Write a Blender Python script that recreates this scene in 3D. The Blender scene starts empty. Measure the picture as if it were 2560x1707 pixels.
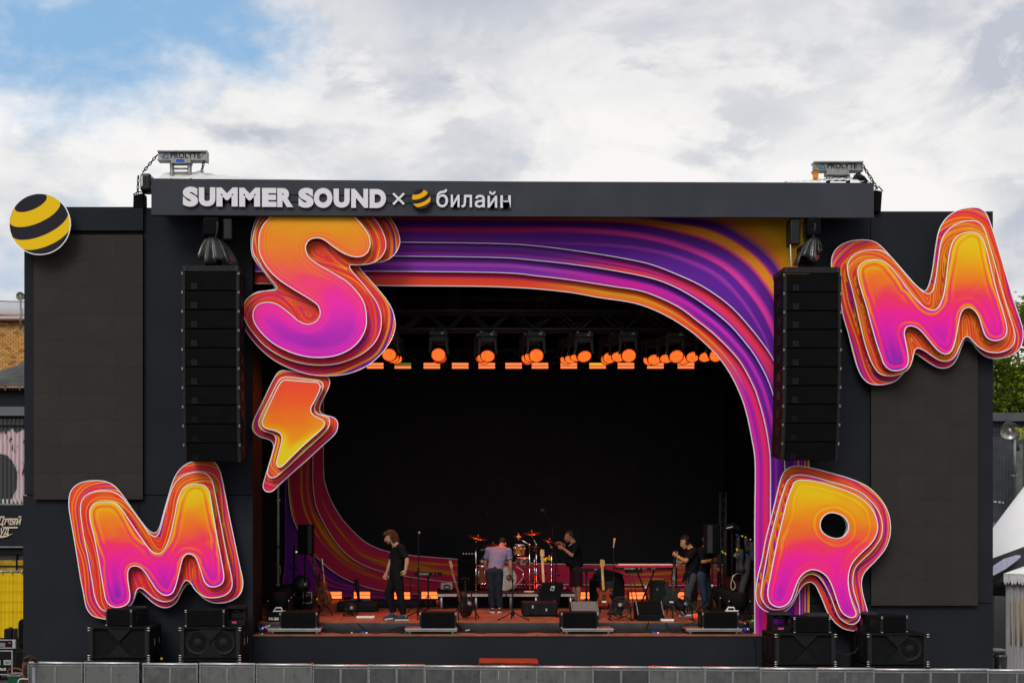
import bpy, math, random
import numpy as np
from mathutils import Vector, Matrix
from mathutils.geometry import delaunay_2d_cdt, tessellate_polygon

scene = bpy.context.scene
COL = scene.collection
R = random.Random(7)

# ------------------------------------------------------------------ camera, sky, sun, exposure
F, CX, HZ, EYE = 2970.0, 1113.0, 1310.0, 3.5      # focal length in photo pixels, vanishing point, horizon, eye height
cam_d = bpy.data.cameras.new("camera")
cam = bpy.data.objects.new("camera", cam_d); COL.objects.link(cam)
cam.location = (0, 0, EYE); cam.rotation_euler = (math.radians(90), 0, 0)
cam_d.sensor_width = 36; cam_d.lens = 36 * F / 2560
cam_d.shift_x = (1280 - CX) / 2560; cam_d.shift_y = (HZ - 853.5) / 2560
cam_d.clip_start = 0.1; cam_d.clip_end = 2000
scene.camera = cam

SUN_EL, SUN_AZ = math.radians(39), math.radians(200)   # azimuth from +Y, clockwise: behind the camera, slightly left
world = bpy.data.worlds.new("World"); scene.world = world
world.use_nodes = True
wn = world.node_tree
wn.nodes.clear()

class NG:
    """small helper to write node expressions"""
    def __init__(s, nt): s.nt = nt
    def n(s, t, **kw):
        x = s.nt.nodes.new(t)
        for k, v in kw.items(): setattr(x, k, v)
        return x
    def link(s, a, b): s.nt.links.new(a, b)
    def put(s, sock, v):
        if v is None: return
        if isinstance(v, (int, float)):
            sock.default_value = v
        elif isinstance(v, (tuple, list)):
            sock.default_value = v if len(sock.default_value) == len(v) else (*v, 1.0)
        else: s.link(v, sock)
    def m(s, op, a, b=None, c=None, clamp=False):
        x = s.n('ShaderNodeMath', operation=op, use_clamp=clamp)
        s.put(x.inputs[0], a); s.put(x.inputs[1], b); s.put(x.inputs[2], c)
        return x.outputs[0]
    def vm(s, op, a, b=None, scale=None):
        x = s.n('ShaderNodeVectorMath', operation=op)
        s.put(x.inputs[0], a); s.put(x.inputs[1], b)
        if scale is not None: s.put(x.inputs['Scale'], scale)
        return x.outputs['Value'] if op in ('DOT_PRODUCT', 'LENGTH', 'DISTANCE') else x.outputs[0]
    def xyz(s, v):
        x = s.n('ShaderNodeSeparateXYZ'); s.put(x.inputs[0], v); return x.outputs[0], x.outputs[1], x.outputs[2]
    def comb(s, a, b, c):
        x = s.n('ShaderNodeCombineXYZ')
        for i, v in enumerate((a, b, c)): s.put(x.inputs[i], v)
        return x.outputs[0]
    def noise(s, vec, scale=1.0, detail=2.0, rough=.5, dist=0.0):
        x = s.n('ShaderNodeTexNoise'); s.put(x.inputs['Vector'], vec)
        x.inputs['Scale'].default_value = scale; x.inputs['Detail'].default_value = detail
        x.inputs['Roughness'].default_value = rough; x.inputs['Distortion'].default_value = dist
        return x.outputs[0]
    def noise1(s, w, scale, detail=1.0, rough=.5):
        x = s.n('ShaderNodeTexNoise', noise_dimensions='1D'); s.put(x.inputs['W'], w)
        x.inputs['Scale'].default_value = scale; x.inputs['Detail'].default_value = detail; x.inputs['Roughness'].default_value = rough
        return x.outputs[0]
    def ramp(s, fac, stops, interp='LINEAR'):
        x = s.n('ShaderNodeValToRGB'); cr = x.color_ramp; cr.interpolation = interp
        while len(cr.elements) < len(stops): cr.elements.new(.5)
        for e, (p, c) in zip(cr.elements, stops):
            e.position = p; e.color = (*c, 1) if len(c) == 3 else c
        s.put(x.inputs[0], fac); return x.outputs[0]
    def mix(s, f, a, b, mode='MIX'):
        x = s.n('ShaderNodeMix', data_type='RGBA', blend_type=mode)
        s.put(x.inputs[0], f); s.put(x.inputs[6], a); s.put(x.inputs[7], b)
        return x.outputs[2]
    def smooth(s, v, a, b):
        x = s.n('ShaderNodeMapRange', interpolation_type='SMOOTHSTEP')
        s.put(x.inputs['Value'], v); x.inputs['From Min'].default_value = a; x.inputs['From Max'].default_value = b
        return x.outputs[0]

g = NG(wn)
sky = g.n('ShaderNodeTexSky', sky_type='NISHITA', sun_disc=False)
sky.sun_elevation = SUN_EL; sky.sun_rotation = SUN_AZ
d = g.n('ShaderNodeTexCoord').outputs['Generated']
dx, dy, dz = g.xyz(d)
zz = g.m('ADD', g.m('MAXIMUM', dz, 0.0), 0.10)
cp = g.comb(g.m('DIVIDE', dx, zz), g.m('DIVIDE', dy, zz), 0.0)            # a flat layer of cloud overhead
low = g.noise(g.vm('ADD', cp, (3.1, 1.7, 0)), .55, 3.0, .5, .3)
mid = g.noise(g.vm('ADD', cp, (7.3, 4.1, 2)), 1.5, 7.0, .56, .5)
# heaped cloud seen from the side: the direction itself
pv = g.vm('MULTIPLY', d, (1.0, 1.0, 1.7))
puff = g.noise(g.vm('ADD', pv, (.37, .2, .11)), 5.2, 8.0, .55, .35)
puff2 = g.noise(g.vm('ADD', pv, (1.2, .9, .63)), 11.0, 7.0, .6, .2)
# the gap of open sky, high on the left
def blob(cx, cz, sx, sz):
    a = g.m('DIVIDE', g.m('SUBTRACT', dx, cx), sx); b = g.m('DIVIDE', g.m('SUBTRACT', dz, cz), sz)
    r2 = g.m('ADD', g.m('MULTIPLY', a, a), g.m('MULTIPLY', b, b))
    e = g.m('EXPONENT', g.m('MULTIPLY', r2, -1.0))
    return g.m('MULTIPLY', e, g.smooth(dy, 0.0, .3))
gap = g.m('ADD', g.m('MULTIPLY', blob(-.34, .350, .14, .068), 1.0), g.m('MULTIPLY', blob(-.19, .380, .13, .052), .95))
gap = g.m('ADD', gap, g.m('MULTIPLY', blob(-.27, .255, .035, .014), .40))
gap = g.m('ADD', gap, g.m('MULTIPLY', blob(-.335, .205, .06, .03), .30))
open_ = g.m('ADD', gap, g.m('MULTIPLY', g.m('SUBTRACT', puff, .5), 2.3))
open_ = g.m('ADD', open_, g.m('MULTIPLY', g.m('SUBTRACT', puff2, .5), 1.7))
blue = g.smooth(open_, .22, 1.15)
# grey bellies: large soft areas, heavier towards the right
shade = g.m('ADD', g.m('MULTIPLY', mid, .30), g.m('ADD', g.m('MULTIPLY', puff, .50), g.m('MULTIPLY', puff2, .20)))
shade = g.m('ADD', shade, g.m('MULTIPLY', g.m('SUBTRACT', low, .5), .50))
heap = g.smooth(g.noise(g.vm('ADD', pv, (.92, .43, .31)), 5.6, 11.0, .60, .5), .47, .585)
heap2 = g.smooth(g.noise(g.vm('ADD', pv, (2.1, .8, .77)), 9.0, 10.0, .62, .3), .49, .60)
shade = g.m('ADD', shade, g.m('ADD', g.m('MULTIPLY', g.m('SUBTRACT', heap, .5), .085), g.m('MULTIPLY', g.m('SUBTRACT', heap2, .5), .045)))
tower = None
for bc in ((.455, .27, .055, .12, .17), (-.075, .347, .085, .011, .15), (-.155, .307, .035, .008, .15), (.25, .312, .055, .024, .15), (.155, .352, .022, .022, .11), (.40, .335, .022, .03, .13), (.10, .262, .12, .03, .08), (-.36, .30, .08, .014, .07)):
    one = g.m('MULTIPLY', blob(*bc[:4]), bc[4]); tower = one if tower is None else g.m('ADD', tower, one)
ragged = g.m('ADD', .15, g.m('MULTIPLY', g.m('ADD', heap, heap2), .75))
shade = g.m('ADD', shade, g.m('MULTIPLY', tower, ragged))
side = g.m('MULTIPLY', dx, .07)
right = g.m('ADD', g.m('MULTIPLY', blob(.47, .20, .09, .16), .05), g.m('MULTIPLY', blob(.05, .40, .34, .055), .10))
right = g.m('SUBTRACT', right, g.m('MULTIPLY', blob(.28, .265, .15, .06), .10))
right = g.m('SUBTRACT', right, g.m('MULTIPLY', blob(-.20, .285, .22, .035), .10))
shade = g.m('ADD', g.m('ADD', shade, side), right)
cloud = g.ramp(shade, [(.38, (.88, .87, .86)), (.47, (.79, .785, .785)), (.54, (.66, .67, .70)), (.68, (.50, .53, .60))])
skycol = g.mix(1.0, sky.outputs[0], (.105, .105, .105), 'MULTIPLY')
out_c = g.mix(blue, cloud, g.mix(.62, skycol, (.30, .56, .86)))
bg_sky = g.n('ShaderNodeBackground'); g.put(bg_sky.inputs[0], out_c); bg_sky.inputs[1].default_value = 1.0
g.link(bg_sky.outputs[0], g.n('ShaderNodeOutputWorld').inputs[0])

sun_d = bpy.data.lights.new("sun", 'SUN'); sun_d.energy = 1.5; sun_d.angle = math.radians(28); sun_d.color = (1, .96, .9)
sun = bpy.data.objects.new("sun", sun_d); COL.objects.link(sun)
sd = Vector((math.sin(SUN_AZ) * math.cos(SUN_EL), math.cos(SUN_AZ) * math.cos(SUN_EL), math.sin(SUN_EL)))
sun.rotation_euler = sd.to_track_quat('Z', 'Y').to_euler(); sun.location = (0, -10, 40)

vs = scene.view_settings
scene.display_settings.display_device = 'sRGB'
vs.view_transform = 'Standard'; vs.look = 'None'; vs.exposure = 0.10; vs.gamma = 1.0; vs.use_curve_mapping = False
scene.cycles.max_bounces = 6; scene.cycles.diffuse_bounces = 3; scene.cycles.glossy_bounces = 3
scene.cycles.sample_clamp_indirect = 4.0
scene.cycles.use_denoising = True

# ------------------------------------------------------------------ helpers
def P(px, py, Y):
    """the point of the photo pixel (px, py) that lies Y metres from the camera"""
    return Vector(((px - CX) / F * Y, Y, EYE + (HZ - py) / F * Y))
def XZ(px, py, Y):
    p = P(px, py, Y); return (p.x, p.z)

def linked(o, parent=None):
    COL.objects.link(o)
    if parent is not None: o.parent = parent
    return o
def tag(o, label=None, cat=None, group=None, kind=None):
    if label: o['label'] = label
    if cat: o['category'] = cat
    if group: o['group'] = group
    if kind: o['kind'] = kind
    return o
def thing(name, label, cat, loc=(0, 0, 0), group=None, rz=0.0):
    o = bpy.data.objects.new(name, None); o.empty_display_size = .2
    o.location = loc; o.rotation_euler = (0, 0, rz)
    linked(o); return tag(o, label, cat, group)
def root_of(o):
    while o.parent is not None: o = o.parent
    return o
def dup(root, loc=None, label=None, rz=None, group=None):
    kids = {}
    for o in COL.objects:
        if o.parent is not None: kids.setdefault(o.parent.name, []).append(o)
    def cp_(o, par):
        c = o.copy(); COL.objects.link(c)
        if par is not None: c.parent = par
        for k in kids.get(o.name, []): cp_(k, c)
        return c
    c = cp_(root, None)
    if loc is not None: c.location = loc
    if rz is not None: c.rotation_euler = (0, 0, rz)
    tag(c, label, None, group)
    return c

class MB:
    """collects shapes and links them as one mesh object"""
    def __init__(s): s.v = []; s.f = []; s.mi = []; s.sm = []; s.cur = 0; s.smooth = False
    def add(s, vs_, fs, smooth=None):
        b = len(s.v); s.v += [tuple(x) for x in vs_]
        sm = s.smooth if smooth is None else smooth
        for f in fs: s.f.append(tuple(b + i for i in f)); s.mi.append(s.cur); s.sm.append(sm)
        return s
    def box(s, c, size, rot=None):
        hx, hy, hz = size[0] / 2, size[1] / 2, size[2] / 2
        pts = [Vector((x, y, z)) for x in (-hx, hx) for y in (-hy, hy) for z in (-hz, hz)]
        c = Vector(c)
        if rot is not None: pts = [rot @ p for p in pts]
        return s.add([c + p for p in pts], [(0, 1, 3, 2), (4, 6, 7, 5), (0, 4, 5, 1), (2, 3, 7, 6), (0, 2, 6, 4), (1, 5, 7, 3)])
    def bx(s, x0, x1, y0, y1, z0, z1):
        return s.box(((x0 + x1) / 2, (y0 + y1) / 2, (z0 + z1) / 2), (abs(x1 - x0), abs(y1 - y0), abs(z1 - z0)))
    def rect(s, x0, y0, x1, y1, Y, depth):
        """a box whose front face fills the photo rectangle at distance Y"""
        a = P(x0, y1, Y); b = P(x1, y0, Y)
        return s.bx(a.x, b.x, Y, Y + depth, a.z, b.z)
    def hexa(s, q, off):
        """box from a front quad (4 points, counter-clockwise seen from the camera) pushed by off"""
        q = [Vector(p) for p in q]; off = Vector(off)
        return s.add(q + [p + off for p in q], [(0, 1, 2, 3), (7, 6, 5, 4), (0, 4, 5, 1), (1, 5, 6, 2), (2, 6, 7, 3), (3, 7, 4, 0)])
    def bar(s, p0, p1, w, h=None):
        p0, p1 = Vector(p0), Vector(p1); d_ = p1 - p0
        q = d_.to_track_quat('Z', 'Y').to_matrix()
        return s.box((p0 + p1) / 2, (w, h or w, d_.length), q)
    def cyl(s, p0, p1, r0, r1=None, n=12, smooth=True, caps=True):
        p0, p1 = Vector(p0), Vector(p1); r1 = r0 if r1 is None else r1
        q = (p1 - p0).to_track_quat('Z', 'Y').to_matrix()
        ring = [Vector((math.cos(2 * math.pi * i / n), math.sin(2 * math.pi * i / n), 0)) for i in range(n)]
        vs_ = [p0 + q @ (c * r0) for c in ring] + [p1 + q @ (c * r1) for c in ring]
        s.add(vs_, [(i, (i + 1) % n, n + (i + 1) % n, n + i) for i in range(n)], smooth)
        if caps:
            s.add(vs_[:n], [tuple(range(n))[::-1]], False); s.add(vs_[n:], [tuple(range(n))], False)
        return s
    def tube(s, pts, r, n=6, closed=False, smooth=True):
        pts = [Vector(p) for p in pts]; m = len(pts); rs = r if isinstance(r, (list, tuple)) else [r] * m
        vs_ = []; prev = None
        for i, p in enumerate(pts):
            a = pts[(i - 1) % m] if (closed or i) else p; b = pts[(i + 1) % m] if (closed or i < m - 1) else p
            t = (b - a).normalized() if (b - a).length > 1e-9 else Vector((0, 0, 1))
            if prev is None:
                u = t.orthogonal().normalized()
            else:
                u = prev - t * prev.dot(t)
                u = u.normalized() if u.length > 1e-6 else t.orthogonal().normalized()
            prev = u; w = t.cross(u)
            vs_ += [p + (u * math.cos(2 * math.pi * k / n) + w * math.sin(2 * math.pi * k / n)) * rs[i] for k in range(n)]
        fs = []
        for i in range(m if closed else m - 1):
            j = (i + 1) % m
            fs += [(i * n + k, i * n + (k + 1) % n, j * n + (k + 1) % n, j * n + k) for k in range(n)]
        s.add(vs_, fs, smooth)
        if not closed:
            s.add(vs_[:n], [tuple(range(n))[::-1]], False); s.add(vs_[-n:], [tuple(range(n))], False)
        return s
    def lathe(s, c, axis, prof, n=24, smooth=True):
        """prof: (radius, height along axis)"""
        c = Vector(c); q = Vector(axis).to_track_quat('Z', 'Y').to_matrix()
        vs_ = []; m = len(prof)
        for r, h in prof:
            vs_ += [c + q @ Vector((max(r, 1e-5) * math.cos(2 * math.pi * k / n), max(r, 1e-5) * math.sin(2 * math.pi * k / n), h)) for k in range(n)]
        return s.add(vs_, [(i * n + k, i * n + (k + 1) % n, (i + 1) * n + (k + 1) % n, (i + 1) * n + k) for i in range(m - 1) for k in range(n)], smooth)
    def prism(s, poly, y0, y1):
        """poly: (x, z) points; from y0 back to y1"""
        n = len(poly)
        fr = [Vector((x, y0, z)) for x, z in poly]; bk = [Vector((x, y1, z)) for x, z in poly]
        tris = tessellate_polygon([[Vector((x, z, 0)) for x, z in poly]])
        s.add(fr, tris, False); s.add(bk, [t[::-1] for t in tris], False)
        s.add(fr + bk, [(i, (i + 1) % n, n + (i + 1) % n, n + i) for i in range(n)], False)
        return s
    def sphere(s, c, r, n=12, m=8, rot=None):
        rx, ry, rz = (r, r, r) if isinstance(r, (int, float)) else r
        c = Vector(c); vs_ = []; fs = []
        for i in range(m + 1):
            a = math.pi * i / m
            for k in range(n):
                p = Vector((rx * math.sin(a) * math.cos(2 * math.pi * k / n), ry * math.sin(a) * math.sin(2 * math.pi * k / n), rz * math.cos(a)))
                vs_.append(c + (rot @ p if rot is not None else p))
        for i in range(m):
            for k in range(n): fs.append((i * n + k, (i + 1) * n + k, (i + 1) * n + (k + 1) % n, i * n + (k + 1) % n))
        return s.add(vs_, fs, True)
    def build(s, name, mats, parent=None, bevel=0.0, segs=1, fix=True):
        me = bpy.data.meshes.new(name)
        o0 = Vector((0, 0, 0)); rm = None
        if parent is not None:
            rt = root_of(parent); o0 = Vector(rt.location); rm = rt.rotation_euler.to_matrix().inverted()
        vv = [tuple(rm @ (Vector(v) - o0)) if rm is not None else v for v in s.v]
        me.from_pydata(vv, [], s.f)
        for m_ in (mats if isinstance(mats, (list, tuple)) else [mats]): me.materials.append(m_)
        me.polygons.foreach_set('material_index', s.mi); me.polygons.foreach_set('use_smooth', s.sm)
        if fix:
            import bmesh
            bm = bmesh.new(); bm.from_mesh(me)
            bmesh.ops.remove_doubles(bm, verts=bm.verts, dist=1e-5)
            bmesh.ops.recalc_face_normals(bm, faces=bm.faces)
            bm.to_mesh(me); bm.free()
        me.update()
        o = bpy.data.objects.new(name, me); linked(o, parent)
        if bevel:
            b = o.modifiers.new('bevel', 'BEVEL'); b.width = bevel; b.segments = segs; b.limit_method = 'ANGLE'
        return o

def catmull(pts, n=8, closed=True):
    pts = [np.array(p, float) for p in pts]; m = len(pts); out = []
    for i in range(m if closed else m - 1):
        if closed: a, b, c, d_ = pts[(i - 1) % m], pts[i], pts[(i + 1) % m], pts[(i + 2) % m]
        else:
            b, c = pts[i], pts[i + 1]; a = pts[i - 1] if i else 2 * b - c; d_ = pts[i + 2] if i + 2 < m else 2 * c - b
        for k in range(n):
            t = k / n
            out.append(.5 * (2 * b + (c - a) * t + (2 * a - 5 * b + 4 * c - d_) * t * t + (3 * b - a - 3 * c + d_) * t ** 3))
    if not closed: out.append(pts[-1])
    return np.array(out)
def resample(pts, n, closed=False):
    p = np.vstack([pts, pts[:1]]) if closed else np.asarray(pts)
    L = np.concatenate([[0], np.cumsum(np.linalg.norm(np.diff(p, axis=0), axis=1))])
    t = np.linspace(0, L[-1], n, endpoint=not closed)
    return np.stack([np.interp(t, L, p[:, k]) for k in range(p.shape[1])], 1)

# ------------------------------------------------------------------ materials
MATS = {}
def mat(name, col, rough=.6, metal=0.0, var=.12, scale=14, bump=0.0, spec=.12, emit=None, es=0.0, bscale=None, coat=0.0):
    if name in MATS: return MATS[name]
    m = bpy.data.materials.new(name); m.use_nodes = True
    nt = m.node_tree; h = NG(nt); b = nt.nodes['Principled BSDF']
    tc = h.n('ShaderNodeTexCoord').outputs['Object']
    n1 = h.noise(tc, scale, 4.0, .6)
    lo = tuple(c * (1 - var) for c in col); hi = tuple(min(1, c * (1 + var)) for c in col)
    c = h.ramp(n1, [(.3, lo), (.7, hi)])
    h.link(c, b.inputs['Base Color'])
    r1 = h.m('ADD', h.m('MULTIPLY', h.noise(tc, scale * .6, 3.0), .2), rough - .1, clamp=True)
    h.link(r1, b.inputs['Roughness'])
    b.inputs['Metallic'].default_value = metal; b.inputs['Specular IOR Level'].default_value = spec
    if coat: b.inputs['Coat Weight'].default_value = coat
    if bump:
        bp = h.n('ShaderNodeBump'); bp.inputs['Strength'].default_value = bump; bp.inputs['Distance'].default_value = .02
        h.link(h.noise(tc, bscale or scale * 3, 5.0, .6), bp.inputs['Height']); h.link(bp.outputs[0], b.inputs['Normal'])
    if emit:
        b.inputs['Emission Color'].default_value = (*emit, 1); b.inputs['Emission Strength'].default_value = es
    MATS[name] = m; return m

K = {}
K['wall'] = mat('dark painted cladding', (.0180, .0200, .0250), .8, var=.16, scale=.8, bump=.12, bscale=1.3, spec=.07)
K['header'] = mat('header cladding', (.040, .044, .054), .62, var=.14, scale=1.2, bump=.16, bscale=1.6, spec=.12)
K['black'] = mat('black paint', (.008, .008, .009), .6, var=.2, spec=.12)
K['blackgloss'] = mat('black gloss', (.008, .008, .009), .3, var=.2, spec=.25)
K['blackcloth'] = mat('black cloth', (.006, .006, .007), .9, var=.2, bump=.3, scale=6, spec=.05)
K['tee'] = mat('black cotton', (.008, .008, .009), .92, var=.2, bump=.25, scale=9, bscale=16, spec=.08)
K['grille'] = mat('black speaker grille', (.0055, .0055, .0058), .85, var=.25, scale=3, bump=.4, bscale=260, spec=.04)
K['cab'] = mat('black cabinet paint', (.0075, .0075, .008), .75, var=.25, scale=8, bump=.2, bscale=140, spec=.07)
K['pipe'] = mat('dark rig steel', (.032, .032, .034), .6, .2, var=.3, scale=20)
K['plate'] = mat('worn plate', (.018, .018, .019), .65, .1, var=.4, scale=30)
K['pin'] = mat('bright pins', (.6, .6, .58), .35, .9)
K['aluold'] = mat('weathered aluminium', (.26, .26, .25), .55, .35, var=.25, scale=9)
K['truss'] = mat('black truss tube', (.075, .075, .08), .5, .3)
K['alu'] = mat('aluminium', (.50, .51, .52), .42, .75, var=.15, scale=12)
K['aludark'] = mat('dull aluminium', (.22, .23, .23), .5, .5, var=.25, scale=7)
K['steel'] = mat('galvanised steel', (.33, .33, .32), .55, .3, var=.2, scale=9)
K['chrome'] = mat('chrome', (.7, .7, .7), .14, 1.0, var=.05)
K['trim'] = mat('white edge trim', (.92, .92, .94), .45, var=.04, scale=5)
K['letter'] = mat('grey letter face', (.72, .70, .74), .55, var=.03, scale=6)
K['white'] = mat('white plastic', (.75, .75, .74), .45, var=.05)
K['skin'] = mat('skin', (.45, .23, .15), .55, var=.12, scale=12, bump=.05)
K['skin2'] = mat('tanned skin', (.36, .19, .12), .55, var=.12, scale=12, bump=.05)
K['hairbrown'] = mat('brown hair', (.055, .022, .010), .6, var=.5, scale=30, bump=.6, bscale=60)
K['hairdark'] = mat('dark hair', (.018, .012, .010), .5, var=.5, scale=30, bump=.6, bscale=60)
K['jeans'] = mat('dark jeans', (.014, .017, .026), .85, var=.3, scale=10, bump=.3)
K['bluejeans'] = mat('blue jeans', (.035, .055, .09), .85, var=.3, scale=10, bump=.3)
K['greytrousers'] = mat('grey trousers', (.045, .048, .055), .85, var=.2, scale=9, bump=.2)
K['shorts'] = mat('maroon shorts', (.030, .009, .014), .85, var=.2, scale=9, bump=.2)
K['polo'] = mat('blue grey shirt', (.165, .175, .265), .85, var=.10, scale=30, bump=.3, bscale=14)
K['deck'] = mat('brown deck plywood', (.21, .085, .048), .5, var=.4, scale=5, bump=.1, spec=.4)
K['skirt'] = mat('grey skirt cloth', (.035, .036, .040), .55, var=.2, scale=3, bump=.2)
K['asphalt'] = mat('asphalt', (.055, .055, .056), .9, var=.3, scale=3, bump=.5, bscale=60)
K['cable'] = mat('black cable', (.012, .012, .012), .5)
K['maple'] = mat('maple neck', (.55, .36, .14), .35, var=.12)
K['amber'] = mat('amber neck', (.50, .24, .04), .35, var=.12)
K['mahogany'] = mat('red brown wood', (.16, .045, .020), .35, var=.4, scale=18, coat=.3)
K['dwood'] = mat('drum wood', (.42, .16, .035), .35, var=.25, scale=18, coat=.3)
K['drumhead'] = mat('fibre drum head', (.42, .41, .37), .6, var=.25, scale=14)
K['cymbal'] = mat('bronze cymbal', (.55, .26, .07), .28, .95, var=.1)
K['redgloss'] = mat('red lacquer', (.55, .03, .04), .3, var=.08)
K['blue'] = mat('blue plastic', (.01, .06, .42), .4)
K['yellow'] = mat('yellow plastic', (.75, .48, .01), .45)
K['green'] = mat('green plastic', (.10, .55, .06), .45)
K['pink'] = mat('pink tape', (.85, .04, .25), .5)
K['magenta'] = mat('magenta tape', (.45, .05, .42), .5)
K['orange'] = mat('orange webbing', (.75, .22, .01), .6)
K['red'] = mat('red paint', (.45, .03, .02), .5)
K['rust'] = mat('red oxide board', (.20, .035, .018), .6, var=.3, scale=6)
K['plastic_sheet'] = mat('black plastic sheet', (.030, .030, .032), .25, var=.3, scale=4, bump=.4, bscale=6, spec=.7)
K['rope'] = mat('pale rope', (.5, .42, .3), .8)

def textmesh(body, x0, y0, x1, y1, Y, ext=.004, bold=0.0, shear=0.0, keep=False):
    """text of the built-in font as an MB, fitted to a photo rectangle at distance Y (front at Y)"""
    cu = bpy.data.curves.new('text', 'FONT'); cu.body = body; cu.size = 1.0; cu.extrude = .02; cu.offset = bold; cu.shear = shear
    cu.resolution_u = 6
    o = bpy.data.objects.new('text', cu); COL.objects.link(o)
    bpy.context.view_layer.update()
    me = bpy.data.meshes.new_from_object(o.evaluated_get(bpy.context.evaluated_depsgraph_get()))
    v = np.array([x.co[:] for x in me.vertices]); fs = [tuple(p.vertices) for p in me.polygons]
    bpy.data.objects.remove(o); bpy.data.curves.remove(cu); bpy.data.meshes.remove(me)
    a = P(x0, y1, Y); b = P(x1, y0, Y)
    lo, hi = v.min(0), v.max(0)
    vx = a.x + (v[:, 0] - lo[0]) / (hi[0] - lo[0]) * (b.x - a.x)
    vz = a.z + (v[:, 1] - lo[1]) / (hi[1] - lo[1]) * (b.z - a.z)
    vy = Y + (.02 - v[:, 2]) / .04 * ext
    mb = MB(); mb.add(np.stack([vx, vy, vz], 1), fs); return mb
# ------------------------------------------------------------------ printed graphics
YEL, AMB, ORG, RED, CRM, PNK, MAG, PUR, DPU, BLU = ((.86, .52, .012), (.90, .36, .014), (.92, .21, .015), (.86, .034, .030), (.72, .012, .075),
    (.95, .030, .28), (.74, .016, .40), (.36, .020, .42), (.13, .016, .30), (.05, .03, .30))
def print_mat(name, builder, rough=.42):
    m = bpy.data.materials.new(name); m.use_nodes = True
    h = NG(m.node_tree); b = m.node_tree.nodes['Principled BSDF']
    at = lambda n: h.nt.nodes.new('ShaderNodeAttribute')
    def A(n):
        x = h.n('ShaderNodeAttribute'); x.attribute_name = n; return x.outputs['Fac']
    c = builder(h, A)
    h.link(c, b.inputs['Base Color']); b.inputs['Roughness'].default_value = rough; b.inputs['Specular IOR Level'].default_value = .08
    return m

def stripes_builder(bias=0.0):
    def f(h, A):
        u, d_, gg, px, pz, sd_ = A('u'), A('d'), A('g'), A('px'), A('pz'), A('seed')
        pos = h.comb(px, sd_, pz)
        warp = h.noise(pos, .9, 1.0, .5)
        w = h.m('ADD', h.m('MULTIPLY', u, 3.2), h.m('ADD', h.m('MULTIPLY', d_, 3.5), h.m('ADD', h.m('MULTIPLY', warp, 3.2), h.m('MULTIPLY', sd_, 7.0))))
        n1 = h.noise1(w, 1.55, 2.0, .55)
        n2 = h.noise(h.comb(h.m('MULTIPLY', w, .5), px, pz), 1.2, 2.0, .5)
        n1 = h.m('ADD', h.m('MULTIPLY', n1, .8), h.m('MULTIPLY', n2, .2))
        n1 = h.m('ADD', n1, h.m('ADD', h.m('MULTIPLY', h.m('SUBTRACT', gg, .5), .07), bias))
        n1 = h.m('ADD', h.m('MULTIPLY', h.m('SUBTRACT', n1, .5), 1.15), .5)
        return h.ramp(n1, [(.22, BLU), (.29, DPU), (.335, PUR), (.37, MAG), (.405, CRM), (.45, RED), (.50, RED), (.525, ORG), (.55, RED), (.58, (.70, .02, .05)), (.61, ORG), (.655, YEL), (.70, ORG), (.78, RED)])
    return f
def front_builder(stops, rim=.24, amp=.21, sh=-.12):
    def f(h, A):
        d_, gg, px, pz, sd_ = A('d'), A('g'), A('px'), A('pz'), A('seed')
        pos = h.comb(px, sd_, pz)
        warp = h.noise(pos, .8, 2.0, .5, .9)
        fold = h.noise(h.comb(h.m('MULTIPLY', px, 1.0), h.m('ADD', sd_, 3.3), h.m('MULTIPLY', pz, 1.6)), .9, 1.5, .4, 1.9)
        w = h.m('ADD', h.m('MULTIPLY', d_, 9.0), h.m('ADD', h.m('MULTIPLY', warp, 2.6), h.m('MULTIPLY', sd_, 5.0)))
        n1 = h.noise1(w, 2.0, 1.5, .5)
        edge = h.m('SUBTRACT', 1.0, h.smooth(d_, .04, rim))
        t = h.m('ADD', gg, h.m('MULTIPLY', h.m('MULTIPLY', h.m('SUBTRACT', n1, .5), edge), amp * 3.2))
        t = h.m('ADD', t, h.m('MULTIPLY', edge, h.m('MULTIPLY', h.m('SUBTRACT', gg, .30), sh * 3.0)))
        t = h.m('ADD', t, h.m('MULTIPLY', h.m('SUBTRACT', fold, .5), .16))
        return h.ramp(t, stops)
    return f
G_MR = [(.02, (.86, .62, .012)), (.12, (.88, .54, .01)), (.26, (.92, .31, .012)), (.38, (.95, .15, .03)), (.47, (.97, .045, .12)), (.58, (.96, .022, .32)), (.69, (.80, .018, .44)), (.84, (.40, .020, .46)), (1.0, (.18, .018, .38))]
G_S = [(.02, (.84, .42, .010)), (.18, (.86, .29, .015)), (.34, (.92, .17, .04)), (.44, (.97, .075, .13)), (.54, (.97, .040, .28)), (.66, (.90, .030, .46)), (.80, (.60, .028, .50)), (1.0, (.26, .018, .44))]
G_B = [(.0, (.94, .085, .035)), (.25, (.94, .12, .025)), (.5, (.92, .21, .014)), (.75, (.90, .36, .010)), (.92, (.88, .54, .010)), (1.0, (.84, .62, .015))]
PR = {}
PR['stripe'] = print_mat('printed marble stripes', stripes_builder())
PR['stripeY'] = print_mat('printed marble stripes warm', stripes_builder(.085))
PR['front'] = print_mat('printed sunset gradient', front_builder(G_MR))
PR['frontS'] = print_mat('printed sunset gradient deep', front_builder(G_S, .26, .24))
PR['frontB'] = print_mat('printed orange gradient', front_builder(G_B, .20, .22, .20))
SIDE = mat('print edge', (.10, .03, .05), .6)

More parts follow.
